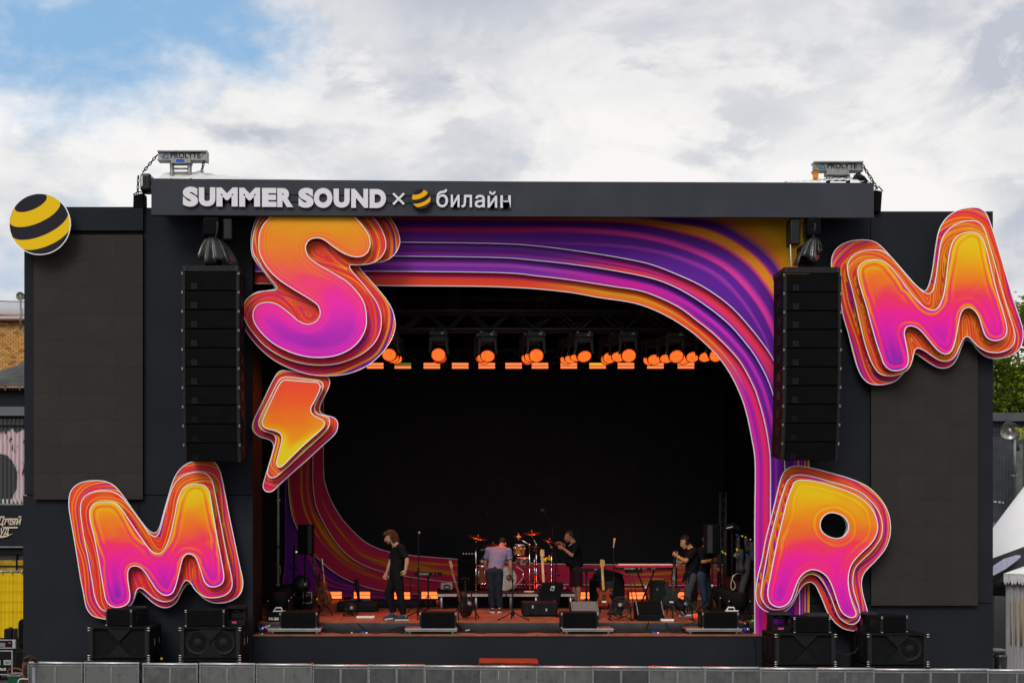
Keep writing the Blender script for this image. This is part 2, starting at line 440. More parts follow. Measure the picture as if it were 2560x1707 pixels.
def inside(pts, poly):
    x, y = pts[:, 0], pts[:, 1]; r = np.zeros(len(pts), bool); n = len(poly); j = n - 1
    for i in range(n):
        xi, yi = poly[i]; xj, yj = poly[j]
        c = ((yi > y) != (yj > y)) & (x < (xj - xi) * (y - yi) / (yj - yi + 1e-12) + xi)
        r ^= c; j = i
    return r
def segdist(pts, poly):
    a = poly; b = np.roll(poly, -1, 0); out = np.full(len(pts), 1e9)
    for i in range(len(a)):
        ab = b[i] - a[i]; L2 = ab @ ab + 1e-12
        t = np.clip(((pts - a[i]) @ ab) / L2, 0, 1)
        out = np.minimum(out, np.hypot(*(pts - a[i] - t[:, None] * ab).T))
    return out

def contour(px_pts, Y, step=.035):
    c = catmull(px_pts, 6)
    w = np.array([XZ(x, y, Y) for x, y in c])
    L = np.linalg.norm(np.diff(np.vstack([w, w[:1]]), axis=0), axis=1).sum()
    return resample(w, max(24, int(L / step)), True)

def offset(c, r):
    t = np.roll(c, -1, 0) - np.roll(c, 1, 0); t /= np.linalg.norm(t, axis=1)[:, None] + 1e-9
    area = .5 * np.sum(c[:, 0] * np.roll(c[:, 1], -1) - np.roll(c[:, 0], -1) * c[:, 1])
    nrm = np.stack([t[:, 1], -t[:, 0]], 1) * (1 if area > 0 else -1)
    return c + nrm * r

def panel(name, parent, out_c, holes, Y, th, m, gmin, gmax, seed, ref=None, trim_w=.014, grid=.05):
    """one cut-out board: printed face, sides, and a white trim strip round its edge"""
    lo, hi = out_c.min(0), out_c.max(0)
    gx, gz = np.meshgrid(np.arange(lo[0], hi[0], grid), np.arange(lo[1], hi[1], grid))
    pts = np.stack([gx.ravel(), gz.ravel()], 1)
    ok = inside(pts, out_c) & (segdist(pts, out_c) > .03)
    for hc in holes: ok &= ~inside(pts, hc) & (segdist(pts, hc) > .03)
    pts = pts[ok]
    loops = [out_c] + holes
    allp = np.vstack(loops + [pts]); edges = []; b = 0
    for lp in loops:
        n = len(lp); edges += [(b + i, b + (i + 1) % n) for i in range(n)]; b += n
    r = delaunay_2d_cdt([Vector(p) for p in allp], edges, [], 0, 1e-5)
    vv = np.array([v[:] for v in r[0]]); ff = [tuple(f) for f in r[2]]
    cen = np.array([vv[list(f)].mean(0) for f in ff])
    ok = inside(cen, out_c)
    for hc in holes: ok &= ~inside(cen, hc)
    ff = [f for f, k in zip(ff, ok) if k]
    dd = segdist(vv, out_c)
    for hc in holes: dd = np.minimum(dd, segdist(vv, hc))
    if ref is not None:
        dr = segdist(vv, ref); uu = dr * 5.0
    else: uu = np.zeros(len(vv))
    nface = len(vv)
    mb = MB(); mb.add([(x, Y, z) for x, z in vv], ff, False)
    mb.cur = 1
    for lp in loops:
        n = len(lp)
        mb.add([(x, Y, z) for x, z in lp] + [(x, Y + th, z) for x, z in lp], [(i, (i + 1) % n, n + (i + 1) % n, n + i) for i in range(n)], True)
    n = len(out_c)
    if not holes:
        mb.add([(x, Y + th, z) for x, z in out_c], [tuple(t) for t in tessellate_polygon([[Vector((x, z, 0)) for x, z in out_c]])], False)
    else:
        mb.add([(x, Y + th, z) for x, z in vv], ff, False)
    o = mb.build(name, [m, SIDE], parent, fix=False)
    me = o.data; nv = len(me.vertices); o0 = root_of(parent).location
    zs = np.array([v[2] for v in mb.v]); xs = np.array([v[0] for v in mb.v])
    def attr(nm, arr):
        a = me.attributes.new(nm, 'FLOAT', 'POINT'); full = np.zeros(nv, np.float32); full[:len(arr)] = arr; a.data.foreach_set('value', full)
    attr('d', dd); attr('u', uu)
    attr('g', np.clip((gmax - vv[:, 1]) / (gmax - gmin), 0, 1) if ref is None else np.clip((vv[:, 1] - gmin) / (gmax - gmin), 0, 1))
    attr('px', vv[:, 0]); attr('pz', vv[:, 1]); attr('seed', np.full(nface, seed))
    tm = MB()
    for k, lp in enumerate(loops):
        a = offset(lp, .005 if k == 0 else -.005); c = offset(lp, -trim_w + .005 if k == 0 else trim_w - .005); n = len(lp)
        yf, yb = Y - .006, Y + .016
        tm.add([(x, yf, z) for x, z in c] + [(x, yf, z) for x, z in a] + [(x, yb, z) for x, z in a] + [(x, Y - .001, z) for x, z in c],
               [(q * n + i, q * n + (i + 1) % n, (q + 1) * n + (i + 1) % n, (q + 1) * n + i) for q in range(2) for i in range(n)] +
               [(3 * n + i, 3 * n + (i + 1) % n, (i + 1) % n, i) for i in range(n)], False)
    tm.build('edge_trim', K['trim'], o, fix=False)
    return o

def letter_sign(label, layers, Ys, ms, origin, holes=None, seeds=(1.1, 2.3, 3.7), loc=None, trims=.014):
    cs = [contour(l, y) for l, y in zip(layers, Ys)]                     # front, middle, back
    hs = holes or [[], [], []]
    gmin, gmax = cs[0][:, 1].min(), cs[0][:, 1].max()
    t = thing('letter_sign', label, 'sign', (cs[2][:, 0].mean(), Ys[2], cs[2][:, 1].min()), 'layered printed letter signs on the stage front')
    for i in (2, 1, 0):
        panel('sign_layer', t, cs[i], hs[i], Ys[i], .04, ms[i], gmin, gmax, seeds[i], None if i == 0 else cs[i - 1], trims)
    # stand-off battens that carry each layer
    mb = MB()
    idx = np.linspace(0, len(cs[0]) - 1, 9).astype(int)
    for k in idx:
        p = cs[0][k] + (cs[0].mean(0) - cs[0][k]) * .12
        if not inside(p[None], cs[0])[0]: continue
        mb.bx(p[0] - .02, p[0] + .02, Ys[0] + .04, Ys[2] + .25, p[1] - .02, p[1] + .02)
    if mb.v: mb.build('standoff_batten', K['black'], t).__setitem__('kind', 'stuff')
    return t
def off4(pts, ox, oy): return [(ox + x / 4, oy + y / 4) for x, y in pts]

ML_f = [(296,520),(310,470),(345,435),(400,418),(470,414),(530,422),(580,450),(625,500),(680,580),(760,700),(830,800),(890,880),(930,918),(970,932),(1010,925),(1050,880),(1090,790),(1120,680),(1150,540),(1170,430),(1195,350),(1230,285),(1285,250),(1350,238),(1420,243),(1460,265),(1490,310),(1505,370),(1530,520),(1560,700),(1600,920),(1630,1080),(1640,1160),(1630,1215),(1595,1250),(1540,1266),(1490,1258),(1450,1222),(1425,1160),(1400,1080),(1375,1010),(1345,960),(1305,938),(1265,940),(1235,970),(1215,1020),(1195,1110),(1165,1230),(1135,1310),(1100,1342),(1060,1350),(1015,1335),(965,1290),(910,1210),(860,1130),(815,1080),(770,1058),(720,1060),(690,1085),(678,1130),(680,1200),(692,1280),(700,1350),(690,1410),(655,1448),(600,1468),(540,1468),(490,1440),(458,1390),(440,1310),(415,1160),(380,960),(345,780),(310,640),(298,570)]
ML_m = [(205,460),(220,400),(260,350),(330,318),(420,304),(500,308),(560,328),(610,362),(660,415),(720,490),(780,575),(850,670),(900,735),(940,760),(965,758),(990,725),(1010,660),(1040,540),(1080,400),(1120,285),(1170,205),(1240,150),(1330,122),(1410,120),(1465,137),(1505,175),(1530,230),(1550,320),(1580,480),(1620,690),(1660,900),(1700,1080),(1722,1200),(1718,1270),(1685,1325),(1620,1360),(1530,1375),(1450,1365),(1390,1330),(1345,1285),(1310,1230),(1275,1202),(1245,1210),(1215,1260),(1180,1330),(1140,1385),(1080,1412),(1010,1408),(940,1375),(880,1325),(830,1285),(795,1275),(768,1295),(750,1350),(735,1400),(700,1450),(640,1485),(560,1502),(480,1512),(425,1495),(378,1440),(345,1350),(320,1200),(285,1000),(250,830),(222,660),(207,550)]
ML_b = [(88,420),(95,350),(125,285),(185,235),(270,208),(370,202),(450,210),(520,240),(570,280),(640,365),(720,480),(800,590),(870,680),(915,718),(950,724),(980,700),(1005,640),(1040,510),(1080,370),(1120,235),(1160,145),(1215,75),(1290,25),(1380,5),(1470,0),(1545,22),(1585,75),(1615,160),(1650,330),(1690,540),(1740,780),(1790,1020),(1820,1150),(1830,1230),(1815,1310),(1770,1370),(1680,1415),(1570,1427),(1480,1405),(1410,1355),(1350,1285),(1310,1240),(1280,1235),(1245,1270),(1210,1330),(1170,1410),(1120,1455),(1060,1473),(990,1460),(920,1415),(860,1360),(820,1325),(790,1310),(765,1330),(750,1370),(725,1430),(690,1490),(650,1540),(570,1580),(490,1590),(424,1582),(340,1560),(290,1515),(258,1450),(235,1330),(205,1180),(170,960),(135,750),(105,580),(90,480)]
MR_f = [(688,690),(695,640),(720,600),(770,570),(840,557),(910,562),(970,590),(1030,645),(1100,730),(1180,840),(1260,940),(1330,1010),(1385,1048),(1440,1062),(1485,1045),(1520,990),(1550,900),(1572,760),(1590,600),(1610,470),(1640,380),(1690,320),(1760,288),(1830,282),(1890,300),(1935,345),(1970,430),(2005,570),(2050,760),(2100,940),(2145,1090),(2172,1190),(2180,1260),(2165,1320),(2120,1355),(2060,1367),(2000,1350),(1960,1305),(1930,1220),(1905,1140),(1870,1080),(1825,1042),(1785,1036),(1740,1060),(1715,1110),(1700,1180),(1680,1290),(1655,1400),(1625,1470),(1580,1500),(1530,1490),(1480,1455),(1420,1385),(1355,1305),(1300,1250),(1250,1225),(1205,1220),(1170,1240),(1155,1290),(1165,1360),(1185,1470),(1195,1560),(1180,1620),(1130,1655),(1060,1668),(1000,1650),(950,1600),(920,1520),(880,1400),(830,1230),(780,1040),(730,880),(700,770)]
MR_m = [(585,640),(592,590),(620,540),(670,497),(740,470),(830,458),(910,465),(970,490),(1020,530),(1090,610),(1170,705),(1250,795),(1310,850),(1350,880),(1390,897),(1425,885),(1450,830),(1470,730),(1490,580),(1510,440),(1535,345),(1580,275),(1650,215),(1740,178),(1830,168),(1890,182),(1935,220),(1965,280),(2000,390),(2050,560),(2110,780),(2170,990),(2220,1150),(2255,1270),(2262,1340),(2245,1400),(2200,1450),(2120,1482),(2040,1487),(1970,1470),(1900,1430),(1850,1385),(1810,1340),(1775,1327),(1745,1350),(1715,1410),(1680,1490),(1640,1545),(1580,1572),(1510,1565),(1440,1525),(1370,1475),(1310,1445),(1270,1448),(1250,1490),(1235,1560),(1210,1625),(1170,1670),(1100,1705),(1020,1720),(940,1710),(890,1680),(840,1610),(800,1520),(750,1360),(700,1150),(660,970),(620,810),(595,720)]
MR_b = [(425,590),(435,520),(470,455),(530,405),(620,370),(720,358),(810,365),(870,385),(930,430),(1000,505),(1090,605),(1180,710),(1260,800),(1310,845),(1355,870),(1385,845),(1410,780),(1435,670),(1455,530),(1475,390),(1500,270),(1545,180),(1610,110),(1700,60),(1800,38),(1880,38),(1930,55),(1975,100),(2010,180),(2060,330),(2120,530),(2190,770),(2260,1000),(2320,1180),(2342,1270),(2338,1370),(2305,1450),(2240,1505),(2140,1540),(2040,1545),(1960,1520),(1890,1460),(1840,1395),(1790,1360),(1760,1365),(1730,1420),(1700,1500),(1660,1580),(1610,1625),(1550,1642),(1480,1630),(1400,1585),(1320,1530),(1260,1495),(1240,1540),(1200,1620),(1145,1690),(1080,1760),(1000,1795),(900,1808),(810,1795),(745,1745),(700,1670),(665,1570),(630,1440),(590,1280),(545,1130),(520,990),(490,850),(450,720),(428,650)]
RR_f = [(480,270),(500,225),(540,200),(610,197),(700,210),(820,238),(940,275),(1050,315),(1140,360),(1220,420),(1280,490),(1320,570),(1337,650),(1330,720),(1300,790),(1250,855),(1190,910),(1130,970),(1080,1035),(1052,1110),(1042,1200),(1050,1300),(1075,1400),(1105,1480),(1122,1530),(1112,1560),(1075,1573),(1030,1560),(980,1520),(945,1450),(915,1360),(880,1260),(840,1180),(790,1130),(730,1100),(670,1095),(610,1120),(560,1170),(525,1240),(500,1310),(470,1390),(430,1440),(370,1467),(310,1460),(260,1425),(238,1360),(240,1280),(265,1150),(300,970),(340,780),(385,590),(430,410),(460,320)]
RR_h = [(745,630),(770,570),(820,532),(880,527),(950,548),(1000,590),(1025,650),(1018,710),(985,755),(930,778),(870,775),(800,745),(755,695)]
RR_m = [(400,290),(425,225),(465,175),(520,148),(600,148),(720,172),(860,212),(1000,250),(1110,292),(1200,345),(1280,420),(1340,500),(1375,590),(1385,680),(1370,770),(1330,840),(1270,915),(1190,990),(1130,1050),(1100,1110),(1088,1200),(1095,1290),(1120,1380),(1150,1480),(1163,1560),(1140,1610),(1090,1640),(1030,1630),(960,1580),(920,1510),(890,1430),(860,1350),(810,1250),(750,1170),(690,1140),(640,1145),(590,1180),(550,1235),(530,1300),(505,1370),(460,1440),(400,1480),(320,1495),(250,1475),(195,1420),(170,1360),(170,1300),(190,1170),(225,980),(265,780),(310,600),(355,430)]
RR_b = [(350,250),(375,165),(410,105),(460,70),(520,58),(610,65),(740,92),(880,130),(1020,170),(1140,215),(1230,260),(1310,325),(1390,420),(1440,520),(1464,640),(1460,750),(1430,850),(1380,930),(1310,1010),(1240,1080),(1195,1140),(1175,1220),(1185,1320),(1210,1420),(1240,1530),(1245,1600),(1235,1660),(1200,1695),(1160,1705),(1100,1705),(1000,1685),(920,1630),(870,1570),(830,1510),(790,1410),(750,1320),(710,1245),(660,1217),(610,1235),(570,1275),(535,1340),(500,1410),(450,1480),(380,1525),(300,1530),(220,1510),(150,1455),(120,1380),(120,1280),(140,1150),(175,1010),(215,800),(265,600),(310,420)]
SS_f = [(228,280),(232,200),(255,120),(300,55),(360,0),(450,-55),(600,-85),(800,-90),(980,-75),(1100,-45),(1190,15),(1260,90),(1315,170),(1342,260),(1332,330),(1295,385),(1230,410),(1150,402),(1060,365),(970,305),(890,245),(830,222),(770,225),(725,250),(697,300),(700,350),(730,410),(800,470),(900,530),(1030,605),(1120,665),(1200,745),(1260,830),(1295,920),(1306,1030),(1300,1110),(1270,1190),(1210,1275),(1120,1345),(1000,1395),(860,1415),(720,1408),(580,1375),(460,1325),(360,1265),(270,1185),(210,1110),(175,1040),(170,970),(195,910),(250,872),(330,862),(400,878),(470,920),(550,985),(620,1045),(690,1078),(750,1078),(800,1052),(835,1005),(840,950),(815,890),(750,840),(660,785),(560,725),(460,660),(380,595),(310,515),(255,420),(232,350)]
SS_m = [(165,290),(172,200),(195,110),(240,20),(330,-70),(500,-130),(800,-150),(1100,-130),(1280,-70),(1370,15),(1430,90),(1480,190),(1500,290),(1480,370),(1420,440),(1330,480),(1220,490),(1150,490),(1135,500),(1145,530),(1200,600),(1280,690),(1350,780),(1410,870),(1445,960),(1455,1060),(1440,1160),(1390,1260),(1300,1350),(1180,1420),(1020,1475),(860,1492),(700,1480),(540,1440),(400,1375),(280,1290),(180,1180),(105,1070),(70,970),(75,900),(110,830),(180,780),(270,752),(380,742),(408,730),(400,700),(340,625),(270,530),(205,430),(172,360)]
SS_b = [(150,280),(155,180),(180,90),(215,15),(300,-90),(500,-160),(900,-180),(1250,-140),(1460,-60),(1550,30),(1610,130),(1640,250),(1620,330),(1570,400),(1490,450),(1380,470),(1290,485),(1230,495),(1260,550),(1330,630),(1420,730),(1500,830),(1560,930),(1592,1050),(1585,1150),(1540,1260),(1460,1370),(1350,1470),(1240,1535),(1100,1580),(930,1598),(740,1585),(560,1530),(420,1465),(300,1380),(180,1260),(100,1150),(62,1060),(52,980),(70,890),(120,820),(200,765),(300,748),(375,735),(390,715),(300,590),(200,460),(160,380)]
BB_f = [(455,215),(480,202),(540,202),(700,215),(800,222),(835,240),(842,280),(825,330),(780,420),(752,470),(750,510),(775,550),(830,580),(870,598),(888,630),(875,670),(820,725),(700,830),(580,945),(480,1045),(445,1070),(415,1062),(402,1030),(415,970),(440,880),(458,800),(455,755),(430,725),(380,703),(320,690),(280,670),(262,635),(270,590),(310,500),(370,370),(420,270)]
BB_m = [(430,200),(470,172),(530,170),(680,185),(810,200),(855,215),(873,255),(860,310),(820,390),(788,460),(790,505),(820,535),(880,555),(925,575),(938,620),(920,680),(860,750),(740,860),(600,990),(480,1100),(400,1165),(350,1175),(320,1150),(315,1100),(340,1010),(375,890),(398,810),(395,770),(370,740),(320,722),(265,700),(232,660),(228,615),(250,550),(310,430),(380,290)]
BB_b = [(400,150),(440,110),(500,105),(640,125),(780,150),(900,162),(930,185),(938,235),(920,290),(870,390),(840,460),(840,510),(870,540),(940,562),(990,580),(1018,630),(1010,700),(970,760),(860,860),(720,990),(560,1130),(440,1240),(370,1305),(320,1317),(285,1300),(270,1255),(290,1170),(330,1040),(370,900),(375,850),(360,815),(320,790),(250,770),(195,735),(165,690),(165,640),(190,570),(260,430),(340,260)]

WALL = 22.0
fr = (PR['front'], PR['stripe'], PR['stripe'])
Yl = (21.46, 21.61, 21.76)
letter_sign('big layered letter M low on the left stage wall, above the left loudspeakers', [off4(ML_f, 150, 1150), off4(ML_m, 150, 1150), off4(ML_b, 150, 1150)], Yl, fr, None, seeds=(1.1, 2.3, 5.7))
letter_sign('big layered letter M high on the right stage wall, overhanging its outer edge', [off4(MR_f, 1972, 510), off4(MR_m, 1972, 510), off4(MR_b, 1972, 510)], Yl, (PR['front'], PR['stripeY'], PR['stripe']), None, seeds=(1.1, 8.3, 5.9))
rh = contour(off4(RR_h, 1860, 1150), Yl[0]); rc = rh.mean(0)
letter_sign('big layered letter R with a round hole, right of the stage opening', [off4(RR_f, 1860, 1150), off4(RR_m, 1860, 1150), off4(RR_b, 1860, 1150)], (21.36, 21.48, 21.62), fr, None,
            holes=[[rh], [rc + (rh - rc) * 1.10], [rc + (rh - rc) * 1.2]], seeds=(4.4, 6.3, 3.9))
letter_sign('huge layered letter S hanging at the upper left of the stage opening', [off4(SS_f, 590, 540), off4(SS_m, 590, 540), off4(SS_b, 590, 540)], (21.30, 21.46, 21.62), (PR['frontS'], PR['stripe'], PR['stripe']), None, seeds=(2.6, 9.3, 7.7), trims=.013)
letter_sign('layered orange and yellow lightning bolt sign below the letter S', [off4(BB_f, 590, 900), off4(BB_m, 590, 900), off4(BB_b, 590, 900)], (21.45, 21.55, 21.72), (PR['frontB'], PR['stripeY'], PR['stripe']), None, seeds=(5.5, 3.1, 9.9))

# ------------------------------------------------------------------ curved printed boards of the arch
def loft(name, label, curves, ts, Y, builder, group, n=110, sub=6, closed_trim=True, trim_curve=0, trim_w=.014, th=.05, cat='stage panel'):
    rs = [resample(catmull(c, 8, False), n) for c in curves]
    allc = []; allt = []
    for i in range(len(rs) - 1):
        for k in range(sub):
            f = k / sub; allc.append(rs[i] * (1 - f) + rs[i + 1] * f); allt.append(ts[i] * (1 - f) + ts[i + 1] * f)
    allc.append(rs[-1]); allt.append(ts[-1])
    A = np.array(allc); m = len(A)
    w = np.array([[P(x, y, Y)[:] for x, y in row] for row in A])
    mb = MB()
    vs_ = w.reshape(-1, 3)
    mb.add(vs_, [(i * n + j, i * n + j + 1, (i + 1) * n + j + 1, (i + 1) * n + j) for i in range(m - 1) for j in range(n - 1)], False)
    bk = vs_ + np.array([0, th, 0]); mb.cur = 1
    mb.add(bk, [(i * n + j + 1, i * n + j, (i + 1) * n + j, (i + 1) * n + j + 1) for i in range(m - 1) for j in range(n - 1)], False)
    ring = [j for j in range(n)] + [i * n + n - 1 for i in range(1, m)] + [(m - 1) * n + j for j in range(n - 2, -1, -1)] + [i * n for i in range(m - 2, 0, -1)]
    q = len(ring)
    mb.add([vs_[i] for i in ring] + [bk[i] for i in ring], [(i, (i + 1) % q, q + (i + 1) % q, q + i) for i in range(q)], False)
    t = thing(name, label, cat, tuple(w.reshape(-1, 3)[np.argmin(w.reshape(-1, 3)[:, 2])]), group)
    pm = print_mat('print ' + name, builder, .45)
    o = mb.build('printed_board', [pm, SIDE], t, fix=False)
    me = o.data; nv = len(me.vertices)
    def attr(nm, arr):
        a = me.attributes.new(nm, 'FLOAT', 'POINT'); full = np.zeros(nv, np.float32); full[:len(arr)] = arr; a.data.foreach_set('value', full)
    attr('t', np.repeat(np.array(allt), n)); attr('s', np.tile(np.linspace(0, 1, n), m)); attr('px', vs_[:, 0]); attr('pz', vs_[:, 2])
    tr = MB(); c = w[0 if trim_curve == 0 else -1][:, [0, 2]]
    tt = np.gradient(c, axis=0); tt /= np.linalg.norm(tt, axis=1)[:, None] + 1e-9
    nn = np.stack([tt[:, 1], -tt[:, 0]], 1)
    a, b = c - nn * trim_w * .5, c + nn * trim_w * .5
    yf, yb = Y - .008, Y + .02
    tr.add([(x, yf, z) for x, z in a] + [(x, yf, z) for x, z in b] + [(x, yb, z) for x, z in b] + [(x, yb, z) for x, z in a],
           [(k * n + j, k * n + j + 1, ((k + 1) % 4) * n + j + 1, ((k + 1) % 4) * n + j) for k in range(4) for j in range(n - 1)], False)
    tr.build('edge_trim', K['trim'], o)
    return t

LEFT = 637
L1 = [(LEFT, 604), (800, 604), (1000, 605.6), (1240, 609), (1347, 615.7), (1466, 631), (1563, 647), (1628, 661.5), (1692, 686), (1757, 716.5), (1822, 762), (1876.5, 820), (1925, 884.5), (1946, 930), (1968, 1000), (1985, 1080), (1996, 1150), (1999, 1250), (1999, 1400), (1999, 1590)]
L2 = [(LEFT, 640), (800, 640), (985, 640.6), (1240, 644), (1337, 651), (1434, 661.5), (1531, 676), (1628, 695.5), (1692, 719.7), (1757, 758.5), (1822, 810), (1870, 865), (1894, 900), (1922, 955), (1944, 1026), (1957, 1100), (1963, 1180), (1964, 1300), (1964, 1590)]
L3 = [(LEFT, 679), (800, 678), (910, 678), (1240, 681.6), (1343, 690), (1434, 701), (1531, 716), (1611.6, 730), (1692, 765), (1741, 800.5), (1789, 839), (1847, 900), (1883, 964), (1897, 1002), (1909.6, 1046.7), (1920, 1099), (1926, 1157), (1926, 1294), (1925.5, 1440), (1925.5, 1590)]
L4 = [(LEFT, 709), (800, 711), (941.6, 714), (1240, 717), (1401.5, 728), (1498.5, 744), (1589, 758.5), (1660, 786), (1724.6, 826), (1773, 868), (1802.5, 900), (1830.5, 943), (1854.7, 995.7), (1868.8, 1043), (1880, 1099), (1888, 1157), (1887, 1300), (1887, 1450), (1887, 1589)]
def up3(pts): return [(1240 + x / 3.095, 500 + y / 3.095) for x, y in pts]
Gf = [(LEFT, 596), (1000, 596)] + up3([(300, 332), (760, 340), (1100, 365), (1400, 430), (1700, 560), (1900, 760), (2050, 1000), (2130, 1200)]) + [(1962, 960), (1990, 1080), (2002, 1180), (2003, 1400), (2003, 1590)]
Gp = [(LEFT, 576), (1000, 576)] + up3([(0, 237), (500, 228), (900, 250), (1250, 310), (1550, 405), (1800, 540), (2000, 750), (2120, 950), (2190, 1150)]) + [(1985, 960), (2000, 1080), (2005, 1180), (2006, 1400), (2006, 1590)]
Go = [(LEFT, 548), (1000, 548)] + up3([(0, 150), (700, 150), (1100, 165), (1400, 215), (1700, 300), (1950, 450), (2100, 620), (2200, 800)]) + [(1990, 860), (2002, 960), (2008, 1080), (2012, 1180), (2012, 1400), (2012, 1590)]
Gq = [(LEFT, 520), (1000, 520), (1450, 524)] + up3([(1400, 145), (1650, 175), (1850, 260), (2050, 400), (2200, 580)]) + [(1985, 790), (2005, 880), (2014, 960), (2017, 1080), (2018, 1180), (2018, 1400), (2018, 1590)]
Gz = [(LEFT, 470), (1200, 470), (1700, 470), (1950, 470), (2024, 500), (2024, 700), (2024, 900), (2024, 1100), (2024, 1300), (2024, 1590)]
dP, lP = (.14, .020, .36), (.30, .045, .56)
def bA(h, A):
    t, s = A('t'), A('s')
    wv = h.m('MULTIPLY', h.m('SUBTRACT', h.noise(h.comb(h.m('MULTIPLY', s, 6.0), t, 0.0), 1.0, 2.0), .5), .10)
    t = h.m('ADD', t, wv)
    left = h.ramp(h.m('DIVIDE', t, 5.0), [(.0, dP), (.12, dP), (.20, (.20, .03, .30)), (.26, dP), (.34, dP), (.385, (.62, .02, .13)), (.43, (.62, .02, .13)), (.47, dP), (.56, dP), (.60, (.75, .03, .06)), (.70, dP), (1, dP)])
    right = h.ramp(h.m('DIVIDE', t, 5.0), [(.0, dP), (.14, dP), (.185, (.42, .05, .50)), (.23, dP), (.34, dP), (.385, (.92, .06, .42)), (.42, (.80, .05, .42)), (.46, dP), (.535, (.12, .02, .24)), (.56, (.85, .06, .22)), (.585, (.93, .30, .02)), (.665, (.92, .32, .02)), (.69, (.75, .06, .12)), (.72, dP), (.80, (.10, .015, .25)), (.825, (.80, .20, .02)), (.86, (.88, .42, .012)), (1, (.88, .45, .012))])
    return h.mix(h.smooth(s, .24, .46), left, right)
def bB(h, A):
    t, s = A('t'), A('s')
    left = h.ramp(t, [(0, lP), (.55, (.15, .03, .33)), (.68, (.20, .03, .36)), (.74, (.62, .02, .28)), (.80, lP), (1, lP)])
    mid = h.ramp(t, [(0, (.28, .03, .40)), (.35, (.45, .02, .38)), (.50, (.95, .03, .22)), (.62, (.10, .02, .25)), (.70, (.95, .05, .12)), (1, (.95, .06, .10))])
    right = h.ramp(t, [(0, (.30, .02, .42)), (.18, (.95, .03, .32)), (.30, (.95, .05, .10)), (.62, (.95, .05, .10)), (.78, (.90, .03, .30)), (.90, (.30, .02, .42)), (1, (.30, .02, .42))])
    low_ = h.ramp(t, [(0, (.95, .04, .40)), (.30, (.9, .03, .36)), (.42, (.20, .02, .42)), (1, (.16, .02, .40))])
    c = h.mix(h.smooth(s, .35, .46), left, mid); c = h.mix(h.smooth(s, .46, .56), c, right)
    return h.mix(h.smooth(s, .64, .74), c, low_)
def bC(h, A):
    t, s = A('t'), A('s')
    left = h.ramp(t, [(0, lP), (.35, (.26, .04, .52)), (.45, (.58, .09, .62)), (.60, (.56, .08, .62)), (.68, (.28, .04, .55)), (1, (.30, .04, .58))])
    mid = h.ramp(t, [(0, (.16, .02, .38)), (.35, (.18, .02, .40)), (.50, (.75, .02, .42)), (.75, (.80, .02, .42)), (.92, (.50, .02, .42)), (1, (.70, .02, .40))])
    right = h.ramp(t, [(0, (.15, .02, .40)), (.35, (.16, .02, .42)), (.45, (.75, .04, .50)), (.58, (.60, .03, .50)), (.68, (.20, .02, .42)), (.85, (.18, .02, .42)), (.93, (.95, .03, .30)), (1, (.30, .02, .42))])
    low_ = h.ramp(t, [(0, (.26, .03, .45)), (.5, (.20, .03, .45)), (.62, (.55, .04, .55)), (.75, (.14, .02, .40)), (1, (.12, .02, .38))])
    c = h.mix(h.smooth(s, .33, .47), left, mid); c = h.mix(h.smooth(s, .48, .60), c, right)
    return h.mix(h.smooth(s, .72, .80), c, low_)
def bD(h, A):
    t, s = A('t'), A('s')
    left = h.ramp(t, [(0, (.80, .02, .06)), (.18, (.80, .02, .08)), (.26, (.60, .02, .25)), (.34, (.92, .035, .12)), (.46, (.98, .075, .035)), (1, (.98, .085, .035))])
    mid = h.ramp(t, [(0, (.85, .05, .02)), (.40, (.90, .16, .02)), (.55, (.86, .45, .01)), (.62, (.92, .28, .02)), (.85, (.92, .20, .025)), (1, (.9, .08, .03))])
    right = h.ramp(t, [(0, (.88, .03, .08)), (.35, (.92, .04, .06)), (.52, (.92, .10, .03)), (.58, (.92, .50, .01)), (.64, (.92, .12, .02)), (1, (.90, .06, .03))])
    low_ = h.ramp(t, [(0, (.45, .02, .42)), (.18, (.95, .03, .20)), (.36, (.95, .04, .16)), (.46, (.75, .02, .38)), (.66, (.42, .02, .42)), (.80, (.80, .03, .44)), (1, (.70, .03, .42))])
    c = h.mix(h.smooth(s, .34, .45), left, mid); c = h.mix(h.smooth(s, .48, .58), c, right)
    return h.mix(h.smooth(s, .60, .70), c, low_)
def outset(c, d):     # widen a board under its neighbour
    c = np.array(c, float); cen = np.array([1200, 1500.]); v = cen - c; v /= np.linalg.norm(v, axis=1)[:, None]
    return [tuple(p) for p in c - v * d]
AG = 'curved printed boards of the stage arch'
loft('arch_panel', 'outermost arch board, purple with an orange and yellow upper right corner', [L1, Gf, Gp, Go, Gq, Gz], [0, 1, 2, 3, 4, 5], 21.95, bA, AG)
loft('arch_panel', 'arch board with a hot pink band just inside the purple outermost board', [L2, L1, outset(L1, 14)], [1, 0, 0], 22.06, bB, AG)
loft('arch_panel', 'violet and magenta arch board between the pink band and the red board', [L3, L2, outset(L2, 14)], [1, 0, 0], 22.17, bC, AG)
loft('arch_panel', 'innermost red and orange arch board bordering the dark stage opening', [L4, L3, outset(L3, 40)], [1, 0, 0], 22.27, bD, AG)

